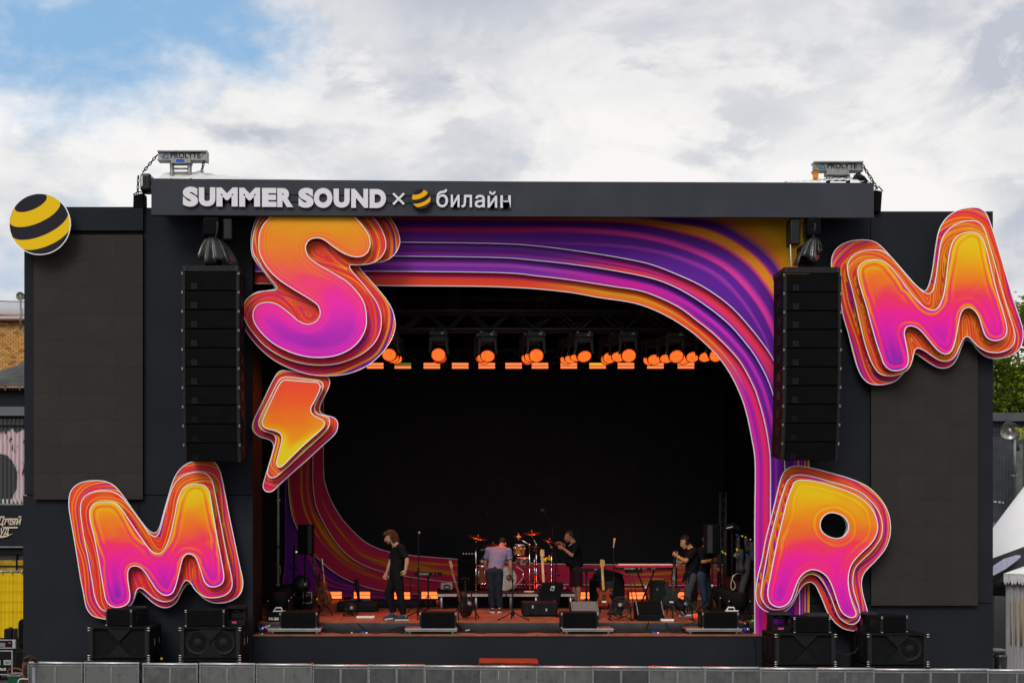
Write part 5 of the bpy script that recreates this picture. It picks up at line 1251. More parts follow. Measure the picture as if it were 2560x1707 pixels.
for px in (14, 50): MB().cyl(P(px, 967, Yb - .18), P(px, 976, Yb - .12), .025, n=8).build('gutter_bracket', K['alu'], bl)

Yk = 45.0
bk = thing('brick_building', 'yellow brick building with a red roof band behind the workshop', 'building', (P(0, 0, Yk).x, Yk, 0))
xa, xb = P(-160, 0, Yk).x, P(200, 0, Yk).x
MB().bx(xa, xb, Yk + .03, Yk + 8, 0, zt(800, Yk)).build('mortar_wall', mat('mortar', (.20, .17, .13), .9), bk)
bcols = [mat('brick ochre', (.50, .25, .07), .85, var=.2), mat('brick amber', (.44, .20, .055), .85, var=.2), mat('brick straw', (.54, .30, .10), .85, var=.2), mat('brick brown', (.30, .13, .05), .85, var=.2)]
bp_ = []
bw_, bh_ = .19, .073
for c_ in bcols: bp_.append(None)
nb = 0; row = 0; zz_ = zt(806, Yk)
while nb < 292:
    zz_ -= bh_ + .012; xx = P(-6, 0, Yk).x + (.1 if row % 2 else 0)
    while xx < P(72, 0, Yk).x and nb < 292:
        k = R.choices(range(4), (5, 3, 3, 1))[0]; y_ = Yk + R.uniform(-.006, .008)
        if bp_[k] is None:
            o = MB().bx(0, bw_, 0, .06, 0, bh_).build('brick', bcols[k]); o.parent = bk; bp_[k] = o
        else: o = bp_[k].copy(); COL.objects.link(o)
        o.location = Vector((xx, y_, zz_)) - bk.location; xx += bw_ + .012; nb += 1
    row += 1
rest = MB(); zr = zt(806, Yk); 
for rr_ in range(46):
    zr -= bh_ + .012
    for seg in ((xa, P(-7, 0, Yk).x), (P(74, 0, Yk).x, xb)) if rr_ < row else ((xa, xb),):
        xx = seg[0] + (.1 if rr_ % 2 else 0)
        while xx + bw_ < seg[1]: rest.bx(xx, xx + bw_, Yk + R.uniform(-.004, .006), Yk + .06, zr, zr + bh_); xx += bw_ + .012
rest.build('brick_course', bcols[0], bk, fix=False)['kind'] = 'stuff'
MB().bx(xa, xb, Yk - .25, Yk + .1, zt(804, Yk), zt(798, Yk)).build('gutter', mat('grey gutter', (.16, .16, .17), .6), bk)
MB().hexa([P(-160, 797, Yk - .3), P(200, 797, Yk - .3), P(200, 792, Yk + .6), P(-160, 784, Yk + .6)], (0, .02, -.05)).build('red_roof_band', mat('red roof sheet', (.42, .09, .04), .6), bk)
MB().hexa([P(-160, 795, Yk - .32), P(200, 797, Yk - .32), P(200, 794, Yk - .1), P(-160, 789, Yk - .1)], (0, .02, -.03)).build('roof_edge', mat('grey roof edge', (.30, .31, .33), .5), bk)
fn = thing('roof_railing', 'pale vertical bar railing on top of the brick building', 'railing', P(0, 787, Yk + 1)); Yf = Yk + .8
MB().tube([P(-160, 748, Yf), P(200, 758, Yf)], .02, 6).build('top_rail', K['aludark'], fn)
MB().tube([P(-160, 785, Yf), P(200, 788, Yf)], .02, 6).build('bottom_rail', K['aludark'], fn)
RM = mat('pale rail', (.42, .44, .48), .5)
pf = None
for i in range(90):
    px = -30 + i * 1.45
    if pf is None: pf = MB().cyl(P(px, 786, Yf), P(px, 751.8, Yf), .0075, n=5).build('rail_bar', RM, fn); px0_ = px
    else: c_ = pf.copy(); COL.objects.link(c_); c_.location = (P(px, 0, Yf).x - P(px0_, 0, Yf).x, 0, -(px - px0_) * .027 / F * Yf)
def flood(label, px, py, r, py_base, Y, face, pm_):
    t = thing('flood_lamp', label, 'flood lamp', P(px, py_base, Y)); c = P(px, py, Y); ax = Vector(face).normalized()
    MB().lathe(c, -ax, [(r, 0), (r * 1.04, .01), (r, .05), (r * .55, .28), (r * .3, .36), (0, .37)], 24).build('reflector_shell', K['pipe'], t)
    MB().lathe(c, ax, [(r, 0), (r * .97, -.01), (r * .5, -.12), (.0, -.2)], 24).build('reflector', mat('flood reflector', (.42, .40, .36), .3, .5), t)
    MB().sphere(c - ax * .05, (r * .25, r * .25, r * .32), 10, 8).build('bulb', K['alu'], t)
    MB().cyl(P(px + pm_, py + r / Y * F * .9, Y), P(px + pm_, py_base, Y), .035, n=8).build('pole', K['aludark'], t)
    MB().tube([P(px + pm_, py + 28, Y), P(px + pm_ + 6, py + 36, Y), P(px + pm_ + 4, py + 46, Y), P(px + pm_, py + 50, Y)], .010, 5).build('cable_loop', K['cable'], t)
    MB().rect(px + pm_ - 5, py_base - 4, px + pm_ + 5, py_base, Y - .03, .12).build('wall_bracket', K['aludark'], t)
    return t
flood('round flood lamp on a thin pole before the brick building', 50, 740.5, .155, 828, 43.5, (-.1, -1, -.12), 1.5)

yc = thing('yellow_curtain', 'bright yellow hanging tarpaulin under the workshop front', 'curtain', P(0, 1600, 28.8)); Yc = 28.8
mb = MB(); n = 60; xa_, xb_ = P(-140, 0, Yc).x, P(60, 0, Yc).x
mb.add([(xa_ + (xb_ - xa_) * i / n, Yc + .006 * math.sin(i * .7 + k) - .02 * k, z_) for k, z_ in enumerate((zt(1430, Yc), zt(1520, Yc), zt(1615, Yc))) for i in range(n + 1)], [(k * (n + 1) + i, k * (n + 1) + i + 1, (k + 1) * (n + 1) + i + 1, (k + 1) * (n + 1) + i) for k in (0, 1) for i in range(n)], True)
mb.build('tarpaulin', mat('yellow tarpaulin', (.74, .49, .005), .45, var=.05, scale=3, bump=.1), yc)
MB().cyl(P(-140, 1427, Yc), P(60, 1428, Yc), .028, n=8).build('curtain_rail', K['alu'], yc)
for px in (4, 29, 54): MB().cyl(P(px, 1425, Yc - .05), P(px, 1434, Yc - .05), .014, n=6).build('hook', K['alu'], yc)
gr = MB()
for i in range(9): gr.bar(P(-10 + 10 * i, 1432, Yc - .055), P(-10 + 10 * i, 1612, Yc - .075), .006)
for y in (1452, 1477, 1502, 1527): gr.bar(P(-20, y, Yc - .06), P(60, y, Yc - .06), .006)
gr.build('seam_thread', mat('seam thread', (.50, .32, .01), .7), yc)['kind'] = 'stuff'
def case(label, x0, y0, x1, y1, Y, dpt, m=None, frame=True, name='flight_case'):
    t = thing(name, label, 'flight case', P((x0 + x1) / 2, y1, Y))
    MB().rect(x0 + .6, y0 + .6, x1 - .6, y1 - .6, Y + .006, dpt).build('case_body', m or K['black'], t)
    if frame:
        for a_ in ((x0, y0, x1, y0 + 2.2), (x0, y1 - 2.2, x1, y1)): MB().rect(*a_, Y, .03).build('edge_profile', K['alu'], t)
        for a_ in ((x0, y0 + 2.3, x0 + 2.2, y1 - 2.3), (x1 - 2.2, y0 + 2.3, x1, y1 - 2.3)): MB().rect(*a_, Y, .03).build('edge_profile', K['alu'], t)
        for a_ in ((x0, y0), (x1 - 4, y0), (x0, y1 - 4), (x1 - 4, y1 - 4)): MB().rect(a_[0], a_[1], a_[0] + 4, a_[1] + 4, Y - .008, .02).build('corner_cap', K['alu'], t)
    return t
Yq = 26.6
c1 = case('silver edged black flight case at the bottom left beside the green box', -40, 1625, 31, 1686, Yq, .7)
for px in (-8, 18): MB().rect(px - 9, 1649, px + 9, 1661, Yq - .012, .02).build('latch', K['alu'], c1); MB().rect(px - 5, 1652, px + 5, 1658, Yq - .02, .01).build('latch_handle', K['aludark'], c1)
textmesh('PLUS', -2, 1669, 15, 1675, Yq - .004, .006, bold=.03).build('lettering', K['white'], c1)
for px in (0, 20): MB().cyl(P(px - 2, 1693, Yq + .1), P(px + 2, 1693, Yq + .1), .055, n=12).build('caster', K['black'], c1)
c2 = case('narrow rack case with small coloured tags on top of the bottom left flight case', -40, 1598, 39, 1620, Yq + .1, .5)
MB().rect(-10, 1606, 13, 1616, Yq + .09, .012).build('rack_face', K['aludark'], c2); MB().rect(22, 1604.5, 26, 1607.5, Yq + .09, .006).build('tape_tag', K['pink'], c2); MB().rect(31, 1600, 38, 1618, Yq + .088, .012).build('rack_ear', K['alu'], c2)
sc_ = thing('suitcase', 'black suitcase standing on the rack case before the yellow curtain', 'suitcase', P(23, 1597, Yq + .3))
MB().rect(9, 1571, 30, 1598, Yq + .25, .2).build('suitcase_body', K['black'], sc_, bevel=.03, segs=2); MB().rect(31, 1571, 38, 1598, Yq + .27, .2).build('suitcase_lid', mat('brown black', (.03, .022, .02), .5), sc_, bevel=.02)
MB().tube([P(22, 1571, Yq + .3), P(24, 1568, Yq + .3), P(30, 1568, Yq + .3), P(32, 1571, Yq + .3)], .012, 6).build('suitcase_handle', K['black'], sc_)
db = thing('drum_case', 'tall rounded black drum case at the left foot of the stage wall', 'drum case', P(50, 1690, 25.6))
MB().rect(42, 1547, 66, 1622, 25.6, .5).build('case_shell', K['blackcloth'], db, bevel=.12, segs=4)
MB().rect(38, 1627, 66, 1690, 25.5, .6).build('case_base', K['cab'], db, bevel=.02)
gb = thing('green_box', 'small dark green box at the bottom left corner', 'box', P(36, 1720, 24.5))
MB().rect(19, 1690, 56, 1725, 24.5, .4).build('box_body', mat('dark green', (.012, .07, .035), .5), gb, bevel=.01); MB().rect(17, 1686, 57, 1690, 24.48, .44).build('box_lid', K['aludark'], gb)
cs = thing('cable_bundle', 'thick bundle of brown and black cables hung over the left end of the barriers', 'cable', P(64, 1706, 20.2))
for i in range(11):
    dx_ = i * 1.7; top_ = 1640 + abs(i - 6) * .9
    col = mat('brown cable', (.16, .05, .025), .5) if i % 3 == 0 else mat('grey brown cable', (.06, .045, .04), .5) if i % 3 == 1 else K['cable']
    MB().tube(catmull([P(94 - dx_ * .1, 1656 + i * .3, 20.42)[:], P(88 - dx_ * .5, top_ + 2, 20.32)[:], P(78 - dx_ * .8, top_, 20.22 - .01 * i)[:], P(68 - dx_ * .55, top_ + 12, 20.2)[:], P(63 - dx_ * .3, 1675, 20.18 - .008 * i)[:], P(62 + i * .5, 1697, 20.2)[:], P(60 + i, 1725, 20.2)[:]], 5, False), .014, 6).build('cable', col, cs)
MB().tube(catmull([P(62, 1697, 20.17)[:], P(50, 1684, 20.3)[:], P(30, 1686, 20.4)[:], P(19, 1678, 20.4)[:], P(30, 1670, 20.4)[:], P(52, 1673, 20.3)[:], P(62, 1690, 20.2)[:]], 6, False), .012, 6).build('cable', mat('brown cable', (.16, .05, .025), .5), cs)
MB().tube(catmull([P(70, 1697, 20.14)[:], P(58, 1696, 20.12)[:], P(48, 1698, 20.12)[:], P(42, 1712, 20.12)[:]], 5, False), .008, 5).build('tie_cord', K['white'], cs)

# ------------------------------------------------------------------ surroundings, right
Yr = 31.0
sh = thing('corrugated_shed', 'dark grey corrugated metal shed behind the right stage wall', 'building', (P(2520, 0, Yr).x, Yr, 0))
xa, xb = P(2400, 0, Yr).x, P(2760, 0, Yr).x
MB().bx(xa, xb, Yr + .08, Yr + 5, 0, zt(1040, Yr)).build('shed_core', K['black'], sh)
corr(MB(), xa, xb, zt(1304, Yr), zt(1056, Yr), Yr, .082, .016).build('wall_sheet', mat('blue grey sheet', (.075, .082, .095), .5, .3, var=.25, scale=3), sh)
MB().bx(xa, xb, Yr - .25, Yr + .1, zt(1055, Yr), zt(1034, Yr)).build('roof_fascia', mat('grey fascia', (.085, .09, .10), .55, var=.2, scale=2), sh, bevel=.01)
MB().bx(xa, xb, Yr - .06, Yr + .07, zt(1318, Yr), zt(1305, Yr)).build('base_beam', mat('green grey beam', (.17, .20, .20), .6), sh)
corr(MB(), xa, xb, zt(1420, Yr), zt(1320, Yr), Yr + .05, .082, .012).build('lower_sheet', K['black'], sh)
for a_, b_ in (((2484, 1252), (2492, 1256)), ((2496, 1252), (2502, 1257)), ((2505, 1254), (2510, 1258))): MB().rect(*a_, *b_, Yr - .025, .004).build('paint_daub', mat('pale paint', (.5, .47, .48), .7), sh)
MB().tube([P(2483, 1079, Yr - .1), P(2503, 1079, Yr - .1)], .02, 6).build('conduit', K['pipe'], sh)
rf2 = flood('oval flood lamp on a bracket before the corrugated shed', 2525, 1078, .225, 1190, 29.6, (-.25, -1, -.75), 12)
MB().bar(P(2533, 1100, 29.7), P(2548, 1126, 29.7), .09, .05).build('bracket_arm', K['pipe'], rf2)
MB().rect(2541, 1110, 2557, 1255, 29.9, .12).build('steel_column', mat('weathered steel', (.13, .145, .14), .7, var=.3, scale=4), sh)

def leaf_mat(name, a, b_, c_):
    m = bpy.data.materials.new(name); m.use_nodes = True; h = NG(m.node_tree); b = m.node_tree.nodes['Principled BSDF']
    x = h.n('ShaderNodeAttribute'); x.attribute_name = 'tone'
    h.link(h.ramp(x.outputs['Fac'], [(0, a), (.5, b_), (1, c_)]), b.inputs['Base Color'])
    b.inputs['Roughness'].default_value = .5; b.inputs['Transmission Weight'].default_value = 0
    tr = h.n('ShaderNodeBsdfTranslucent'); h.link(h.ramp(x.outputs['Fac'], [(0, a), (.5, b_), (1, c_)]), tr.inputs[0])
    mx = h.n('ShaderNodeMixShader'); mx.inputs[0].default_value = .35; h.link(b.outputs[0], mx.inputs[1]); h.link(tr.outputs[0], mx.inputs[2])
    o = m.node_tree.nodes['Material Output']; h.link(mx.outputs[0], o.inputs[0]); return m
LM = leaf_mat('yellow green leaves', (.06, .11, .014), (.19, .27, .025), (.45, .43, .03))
def tree(label, base, h, rx, rz, zc, n, seed, lo=0.0):
    rr = random.Random(seed); t = thing('leafy_tree', label, 'tree', base); bv = Vector(base)
    MB().tube([bv, bv + Vector((.1, 0, h * .3)), bv + Vector((-.1, .1, h * .6)), bv + Vector((0, 0, h * .85))], [.22, .18, .12, .04], 10).build('trunk', mat('bark', (.09, .07, .05), .9, bump=.5), t)
    lm = MB(); clumps = []
    for i in range(46):
        a = rr.uniform(0, 2 * math.pi); u = rr.uniform(-1, 1); rad = rr.uniform(.45, 1)
        c = bv + Vector((math.cos(a) * math.sqrt(1 - u * u) * rx * rad, math.sin(a) * math.sqrt(1 - u * u) * rx * .8 * rad, zc + u * rz * rad)); clumps.append(c)
        if i % 4 == 0: lm.tube([bv + Vector((0, 0, h * .45)), (bv + Vector((0, 0, h * .6)) + c) / 2, c], [.07, .045, .012], 5)
    lm.build('limb', mat('bark', (.09, .07, .05), .9), t)['kind'] = 'stuff'
    vs_ = []; fs = []; tone = []
    for i in range(n):
        c = rr.choice(clumps); r_ = .62
        p = c + Vector((rr.gauss(0, r_ * .55), rr.gauss(0, r_ * .55), rr.gauss(0, r_ * .42)))
        if p.z < bv.z + lo: continue
        d_ = Vector((rr.uniform(-1, 1), rr.uniform(-1, 1), rr.uniform(-.9, .1))).normalized(); s_ = d_.cross(Vector((rr.uniform(-.4, .4), rr.uniform(-.4, .4), 1))).normalized()
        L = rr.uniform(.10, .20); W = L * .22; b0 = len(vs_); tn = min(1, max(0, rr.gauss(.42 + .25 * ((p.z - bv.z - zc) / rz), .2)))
        for k in range(3):
            dd = (d_ + s_ * (k - 1) * .8).normalized(); w_ = dd.cross(Vector((.2, .5, 1))).normalized() * W; b0 = len(vs_)
            vs_ += [p, p + dd * L * .5 + w_, p + dd * L, p + dd * L * .5 - w_]; fs.append((b0, b0 + 1, b0 + 2, b0 + 3)); tone += [tn] * 4
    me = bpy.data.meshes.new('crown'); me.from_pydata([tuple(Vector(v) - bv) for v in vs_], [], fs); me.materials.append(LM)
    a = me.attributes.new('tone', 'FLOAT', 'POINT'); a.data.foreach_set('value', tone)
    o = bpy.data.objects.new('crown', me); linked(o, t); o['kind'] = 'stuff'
tb = P(2560, 0, 36.0)
tree('tall yellow green leafy tree behind the corrugated shed', (tb.x + .2, 36.0, 0), 10.2, 1.75, 3.3, 7.6, 8000, 3)
tree('second leafy tree lower and nearer the right stage wall', (P(2475, 0, 36.5).x, 36.5, 0), 7.6, 1.5, 2.2, 6.2, 5000, 9)
yb_ = thing('leafy_branch', 'bright yellow green branch reaching in at the right edge', 'branch', P(2575, 1070, 28.5))
rr = random.Random(4); vs_ = []; fs = []; tone = []; o0 = Vector(yb_.location)
MB().tube([P(2575, 1090, 28.5), P(2556, 1072, 28.5), P(2550, 1080, 28.4)], .012, 5).build('twig', mat('bark', (.09, .07, .05), .9), yb_)
for i in range(60):
    p = P(rr.uniform(2549, 2580), rr.uniform(1068, 1088), 28.5 + rr.uniform(-.2, .2)); d_ = Vector((rr.uniform(-1, .3), rr.uniform(-.5, .5), rr.uniform(-1, .2))).normalized(); w_ = d_.cross(Vector((.1, 1, .3))).normalized() * .02; b0 = len(vs_)
    vs_ += [p - o0, p + d_ * .08 + w_ - o0, p + d_ * .16 - o0, p + d_ * .08 - w_ - o0]; fs.append((b0, b0 + 1, b0 + 2, b0 + 3)); tone += [rr.uniform(.7, 1)] * 4
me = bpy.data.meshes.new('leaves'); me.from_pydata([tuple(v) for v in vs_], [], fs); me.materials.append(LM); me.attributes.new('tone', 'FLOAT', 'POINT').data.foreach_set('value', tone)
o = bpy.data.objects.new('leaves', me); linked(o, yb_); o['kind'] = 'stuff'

TW = mat('white tent cloth', (.80, .80, .82), .6, var=.03, scale=2); Yt = 27.5
tt = thing('white_tent', 'big white peaked tent roof with a black lower rim at the right edge', 'tent', P(2620, 1700, Yt))
apex = P(2680, 1060, Yt + 2.5)
def tri_strip(name, m, rows_):
    mb = MB(); n = len(rows_[0]); vs_ = [v for r_ in rows_ for v in r_]
    mb.add(vs_, [(k * n + i, k * n + i + 1, (k + 1) * n + i + 1, (k + 1) * n + i) for k in range(len(rows_) - 1) for i in range(n - 1)], True)
    return mb.build(name, m, tt)
tri_strip('tent_roof', TW, [[P(2462, 1402, Yt + .2), P(2500, 1388, Yt - .1), P(2560, 1366, Yt - .2), P(2660, 1345, Yt)], [P(2483, 1318, Yt + .7), P(2515, 1300, Yt + .5), P(2575, 1260, Yt + .4), P(2660, 1240, Yt + .5)], [P(2530, 1255, Yt + 1.2), P(2550, 1232, Yt + 1.0), P(2600, 1170, Yt + 1.0), P(2660, 1150, Yt + 1.2)], [apex, apex, apex, apex]])
tri_strip('tent_rim', K['skirt'], [[P(2462, 1404, Yt + .19), P(2500, 1389, Yt - .11), P(2560, 1367, Yt - .21), P(2660, 1346, Yt - .01)], [P(2462, 1462, Yt), P(2500, 1456, Yt - .25), P(2560, 1434, Yt - .4), P(2660, 1400, Yt - .2)]])
pl = MB(); ov = [(2470, 1438), (2484, 1413), (2510, 1396), (2540, 1387), (2551, 1387), (2552, 1392), (2540, 1402), (2515, 1421), (2486, 1437)]
pl.add([P(x, y, Yt - .50) for x, y in ov], [tuple(range(len(ov)))], False); pl.add([P(x, y, Yt - .47) for x, y in ov], [tuple(range(len(ov)))[::-1]], False)
pl.build('oval_patch', mat('pale lilac patch', (.52, .52, .70), .5), tt)
MB().hexa([P(2470, 1470, Yt - .2), P(2514, 1462, Yt - .3), P(2514, 1492, Yt - .3), P(2494, 1494, Yt - .25)][::1], (0, .1, 0)).build('corner_flap', K['blackcloth'], tt)
MB().rect(2480, 1490, 2516, 1640, Yt + .3, .1).build('tent_wall', mat('dark tent wall', (.075, .07, .07), .7, var=.1), tt)
MB().cyl(P(2640, 1380, Yt), P(2640, 1710, Yt), .06, n=10).build('tent_pole', K['alu'], tt)
Yn = 24.5
nt_ = thing('grey_tent', 'small grey translucent tent with a scalloped white valance at the right edge', 'tent', P(2580, 1740, Yn))
mb = MB(); n = 120; xs0, xs1 = P(2515, 0, Yn).x, P(2700, 0, Yn).x
mb.add([(xs0 + (xs1 - xs0) * i / n, Yn + .035 * math.sin(i * 1.7) + .02 * math.sin(i * .6), z_) for z_ in (zt(1442, Yn), 0) for i in range(n + 1)], [(i, i + 1, n + 2 + i, n + 1 + i) for i in range(n)], True)
mb.build('tent_wall', mat('grey translucent cloth', (.33, .32, .33), .6, var=.10, scale=3, bump=.3, bscale=5), nt_)
ys_ = MB()
for i in range(9): ys_.cyl(P(2528 + i * 9 + (i % 3) * 3, 1500 - (i % 2) * 6, Yn - .055), P(2528 + i * 9 + (i % 3) * 3, 1612, Yn - .055), .012, n=5)
ys_.build('stripe', mat('ochre streak', (.34, .25, .13), .7), nt_)['kind'] = 'stuff'
sc2 = MB(); n = 66; rows_ = []
for i in range(n + 1):
    px = 2509 + 191 * i / n; yb2 = 1452 + 8 * abs(math.sin(i * math.pi / 3.0)) + 2 * math.sin(i * .9) + .04 * (px - 2509)
    rows_.append((P(px, 1433 + .02 * (px - 2509), Yn - .14 + .02 * math.sin(i)), P(px, yb2, Yn - .16 + .03 * math.sin(i * 1.9))))
sc2.add([v for r_ in rows_ for v in r_], [(2 * i, 2 * i + 1, 2 * i + 3, 2 * i + 2) for i in range(n)], True)
sc2.build('valance', mat('grubby white valance', (.50, .50, .50), .7, var=.2, scale=8, bump=.3), nt_)
rt_ = MB(); rt_.add([P(2509, 1433, Yn - .14), P(2700, 1437, Yn - .14), P(2720, 1380, Yn + 1.4), P(2560, 1415, Yn + 1.6)], [(0, 1, 2, 3)], False); rt_.build('tent_roof', TW, nt_)
bn = thing('waste_bin', 'black lidded bin with a liner between the right stage wall and the grey tent', 'bin', P(2500, 1740, 24.0))
MB().lathe(P(2499, 1720, 24.0), (0, 0, 1), [(.12, 0), (.14, .62), (.14, .62), (0, .62)], 16).build('bin_body', K['blackgloss'], bn)
MB().rect(2484, 1622, 2515, 1628, 23.9, .25).build('bin_lid', K['aludark'], bn, bevel=.01)
MB().lathe(P(2499, 1640, 24.0), (0, 0, 1), [(.135, -.05), (.145, 0), (.14, .04), (.11, .05)], 16).build('bin_liner', K['plastic_sheet'], bn)
pst = thing('tent_upright', 'grey upright post between the bin and the tents', 'post', P(2500, 1740, 26.8)); MB().rect(2486, 1490, 2514, 1745, 26.8, .1).build('post_panel', mat('grey panel', (.10, .095, .095), .7), pst)
# ------------------------------------------------------------------ people
def remeshed(mb, name, m, parent, voxel, smooth=4, fac=.5):
    me = bpy.data.meshes.new('raw'); me.from_pydata(mb.v, [], mb.f)
    o = bpy.data.objects.new('raw', me); COL.objects.link(o)
    r = o.modifiers.new('r', 'REMESH'); r.mode = 'VOXEL'; r.voxel_size = voxel; r.use_smooth_shade = True
    if smooth:
        s_ = o.modifiers.new('s', 'SMOOTH'); s_.iterations = smooth; s_.factor = fac
    bpy.context.view_layer.update()
    out = bpy.data.meshes.new_from_object(o.evaluated_get(bpy.context.evaluated_depsgraph_get()))
    bpy.data.objects.remove(o)
    o0 = root_of(parent).location
    out.transform(Matrix.Translation(-Vector(o0))); out.name = name
    out.materials.clear(); out.materials.append(m)
    out.polygons.foreach_set('use_smooth', [True] * len(out.polygons))
    ob = bpy.data.objects.new(name, out); linked(ob, parent); return ob
def limb(mb, pts, rs, n=14, flat=None):
    """rounded tapered chain of segments"""
    pts = [Vector(p) for p in pts]
    for i in range(len(pts) - 1):
        mb.cyl(pts[i], pts[i + 1], rs[i], rs[i + 1], n)
    for i, (p, r) in enumerate(zip(pts, rs)):
        if flat and i in flat: continue
        mb.sphere(p, r, n, 8)
def oriented(fwd, up):
    f = Vector(fwd).normalized(); s_ = f.cross(Vector(up)).normalized(); u = s_.cross(f)
    return Matrix((s_, f, u)).transposed()      # columns: side, forward, up
def hand(mb, wr, d_, palm_n, curl=.5, size=1.0):
    """palm, four fingers of different length with knuckle bends, and a thumb from the side of the palm"""
    d_ = Vector(d_).normalized(); n_ = Vector(palm_n); n_ = (n_ - d_ * n_.dot(d_)).normalized(); s_ = d_.cross(n_)
    q_ = Matrix((s_, n_, d_)).transposed(); k = size
    mb.sphere(wr + d_ * .052 * k, (.043 * k, .017 * k, .056 * k), 14, 10, q_)
    mb.sphere(wr + d_ * .012 * k, (.028 * k, .020 * k, .035 * k), 10, 8, q_)
    for i, (off, L) in enumerate(((-.031, .068), (-.0105, .078), (.0105, .073), (.031, .057))):
        a = wr + d_ * (.094 - .004 * abs(i - 1)) * k + s_ * off * k
        b = a + (d_ * math.cos(curl) + n_ * math.sin(curl)) * L * .48 * k
        c = b + (d_ * math.cos(curl * 2.1) + n_ * math.sin(curl * 2.1)) * L * .32 * k
        e = c + (d_ * math.cos(curl * 2.9) + n_ * math.sin(curl * 2.9)) * L * .22 * k
        limb(mb, [a - d_ * .03 * k, a, b, c, e], [.0098 * k, .0095 * k, .0088 * k, .0080 * k, .0068 * k], 8)
    a = wr + d_ * .03 * k - s_ * .032 * k; b = a + (d_ * .55 - s_ * .65 + n_ * .35).normalized() * .042 * k; c = b + (d_ * .85 - s_ * .15 + n_ * .5).normalized() * .034 * k
    limb(mb, [wr + d_ * .02 * k - s_ * .015 * k, a, b, c], [.014 * k, .0125 * k, .0105 * k, .0085 * k], 8)
def person(label, J, skin, shirt, legs, hair, legkind='trousers', beard=False, hairlen='short', shoe=None, sole=None, sleeves=.55, extra_head=None):
    foot = min(J['ankle_n'].z, J['ankle_f'].z)
    base = Vector(((J['ankle_n'].x + J['ankle_f'].x) / 2, (J['ankle_n'].y + J['ankle_f'].y) / 2, J['floor']))
    t = thing('person', label, 'person', base)
    H = J['head']; fw = Vector(J['face']).normalized(); up = Vector(J.get('headup', (0, 0, 1))); q_ = oriented(fw, up); k = J.get('k', 1.0)
    L = lambda x, y, z_: H + q_ @ Vector((x, y, z_)) * k
    mb = MB()
    mb.sphere(L(0, -.015, .025), (.073 * k, .092 * k, .094 * k), 18, 12, q_)              # skull
    mb.sphere(L(0, .020, -.045), (.055 * k, .062 * k, .078 * k), 16, 10, q_)              # jaw
    mb.sphere(L(0, .062, -.098), (.024 * k, .020 * k, .018 * k), 10, 8, q_)               # chin
    mb.sphere(L(0, .074, .012), (.045 * k, .018 * k, .014 * k), 12, 8, q_)                # brow
    limb(mb, [L(0, .080, .004), L(0, .099, -.034)], [.010 * k, .014 * k], 8)              # nose
    mb.sphere(L(0, .076, -.066), (.024 * k, .014 * k, .011 * k), 10, 6, q_)               # lips
    for s_ in (-1, 1):
        mb.sphere(L(s_ * .040, .052, -.030), (.020 * k, .022 * k, .020 * k), 8, 6, q_)    # cheeks
        mb.sphere(L(s_ * .074, -.010, -.014), (.010 * k, .020 * k, .033 * k), 8, 6, q_)   # ears
    limb(mb, [L(0, -.028, -.050), J['neck']], [.055 * k, .062 * k])
    ch, pe = J['chest'], J['pelvis']
    limb(mb, [J['neck'], ch, pe], [.06, .095, .095])
    for s_ in 'nf':
        limb(mb, [J['neck'] + (J['sh_' + s_] - J['neck']) * .3, J['sh_' + s_], J['el_' + s_], J['el_' + s_] + (J['wr_' + s_] - J['el_' + s_]) * .25, J['wr_' + s_]], [.06, .058, .041, .043, .027])
        wr = J['wr_' + s_]; dd = J.get('hd_' + s_) or (wr - J['el_' + s_])
        hand(mb, wr, dd, J.get('pn_' + s_, (0, 1, 0)), J.get('curl_' + s_, .5), 1.0 * k)
        limb(mb, [J['hip_' + s_], J['knee_' + s_], J['knee_' + s_] + (J['ankle_' + s_] - J['knee_' + s_]) * .3, J['ankle_' + s_]], [.085, .056, .060, .038])
        an, to = J['ankle_' + s_], J['toe_' + s_]
        hl = an + (an - to).normalized() * .05; hl.z = an.z - .045
        limb(mb, [an, hl], [.036, .034]); limb(mb, [hl, (hl + to) / 2 + Vector((0, 0, .015)), to], [.034, .034, .026])
    body = remeshed(mb, 'body', skin, t, .0065, 3)
    # eyes with brows
    ey = MB()
    for s_ in (-1, 1): ey.sphere(L(s_ * .031, .078, -.004), .0105 * k, 8, 6)
    ey.build('eyes', mat('eye white', (.5, .48, .46), .3), t)['kind'] = 'stuff'
    # shirt: one garment over trunk and upper arms, open at neck, sleeves and hem
    mb = MB(); side = (J['sh_n'] - J['sh_f']); sd = side.normalized()
    hem = J.get('hem', pe); spine = (ch - hem).normalized(); q3 = oriented(sd.cross(spine), spine)
    sw = max(.155, side.length * .43)
    def ring_tube(levels):
        n = 22; vs_ = []
        for c, rx, ry in levels:
            for i in range(n):
                a = 2 * math.pi * i / n; vs_.append(c + q3 @ Vector((rx * math.cos(a), ry * math.sin(a), 0)))
        m_ = len(levels)
        mb.add(vs_, [(j * n + i, j * n + (i + 1) % n, (j + 1) * n + (i + 1) % n, (j + 1) * n + i) for j in range(m_ - 1) for i in range(n)])
        mb.add(vs_[:n], [tuple(range(n))[::-1]]); mb.add(vs_[-n:], [tuple(range(n))])
    mid = (ch + hem) / 2; belly = J.get('belly', 0.0); fwd = q3 @ Vector((0, 1, 0))
    shm = (J['sh_n'] + J['sh_f']) / 2
    ring_tube([(hem, .172, .132 + belly * .5), (hem + (ch - hem) * .30 + fwd * belly * .3, .170, .133 + belly), (mid + fwd * belly * .2, .172, .136 + belly * .6), (ch, sw + .035, .142), (shm - spine * .03, sw + .03, .118), (shm + spine * .045, sw * .72, .085), (J['neck'] * .75 + shm * .25 + spine * .012, .072, .072)])
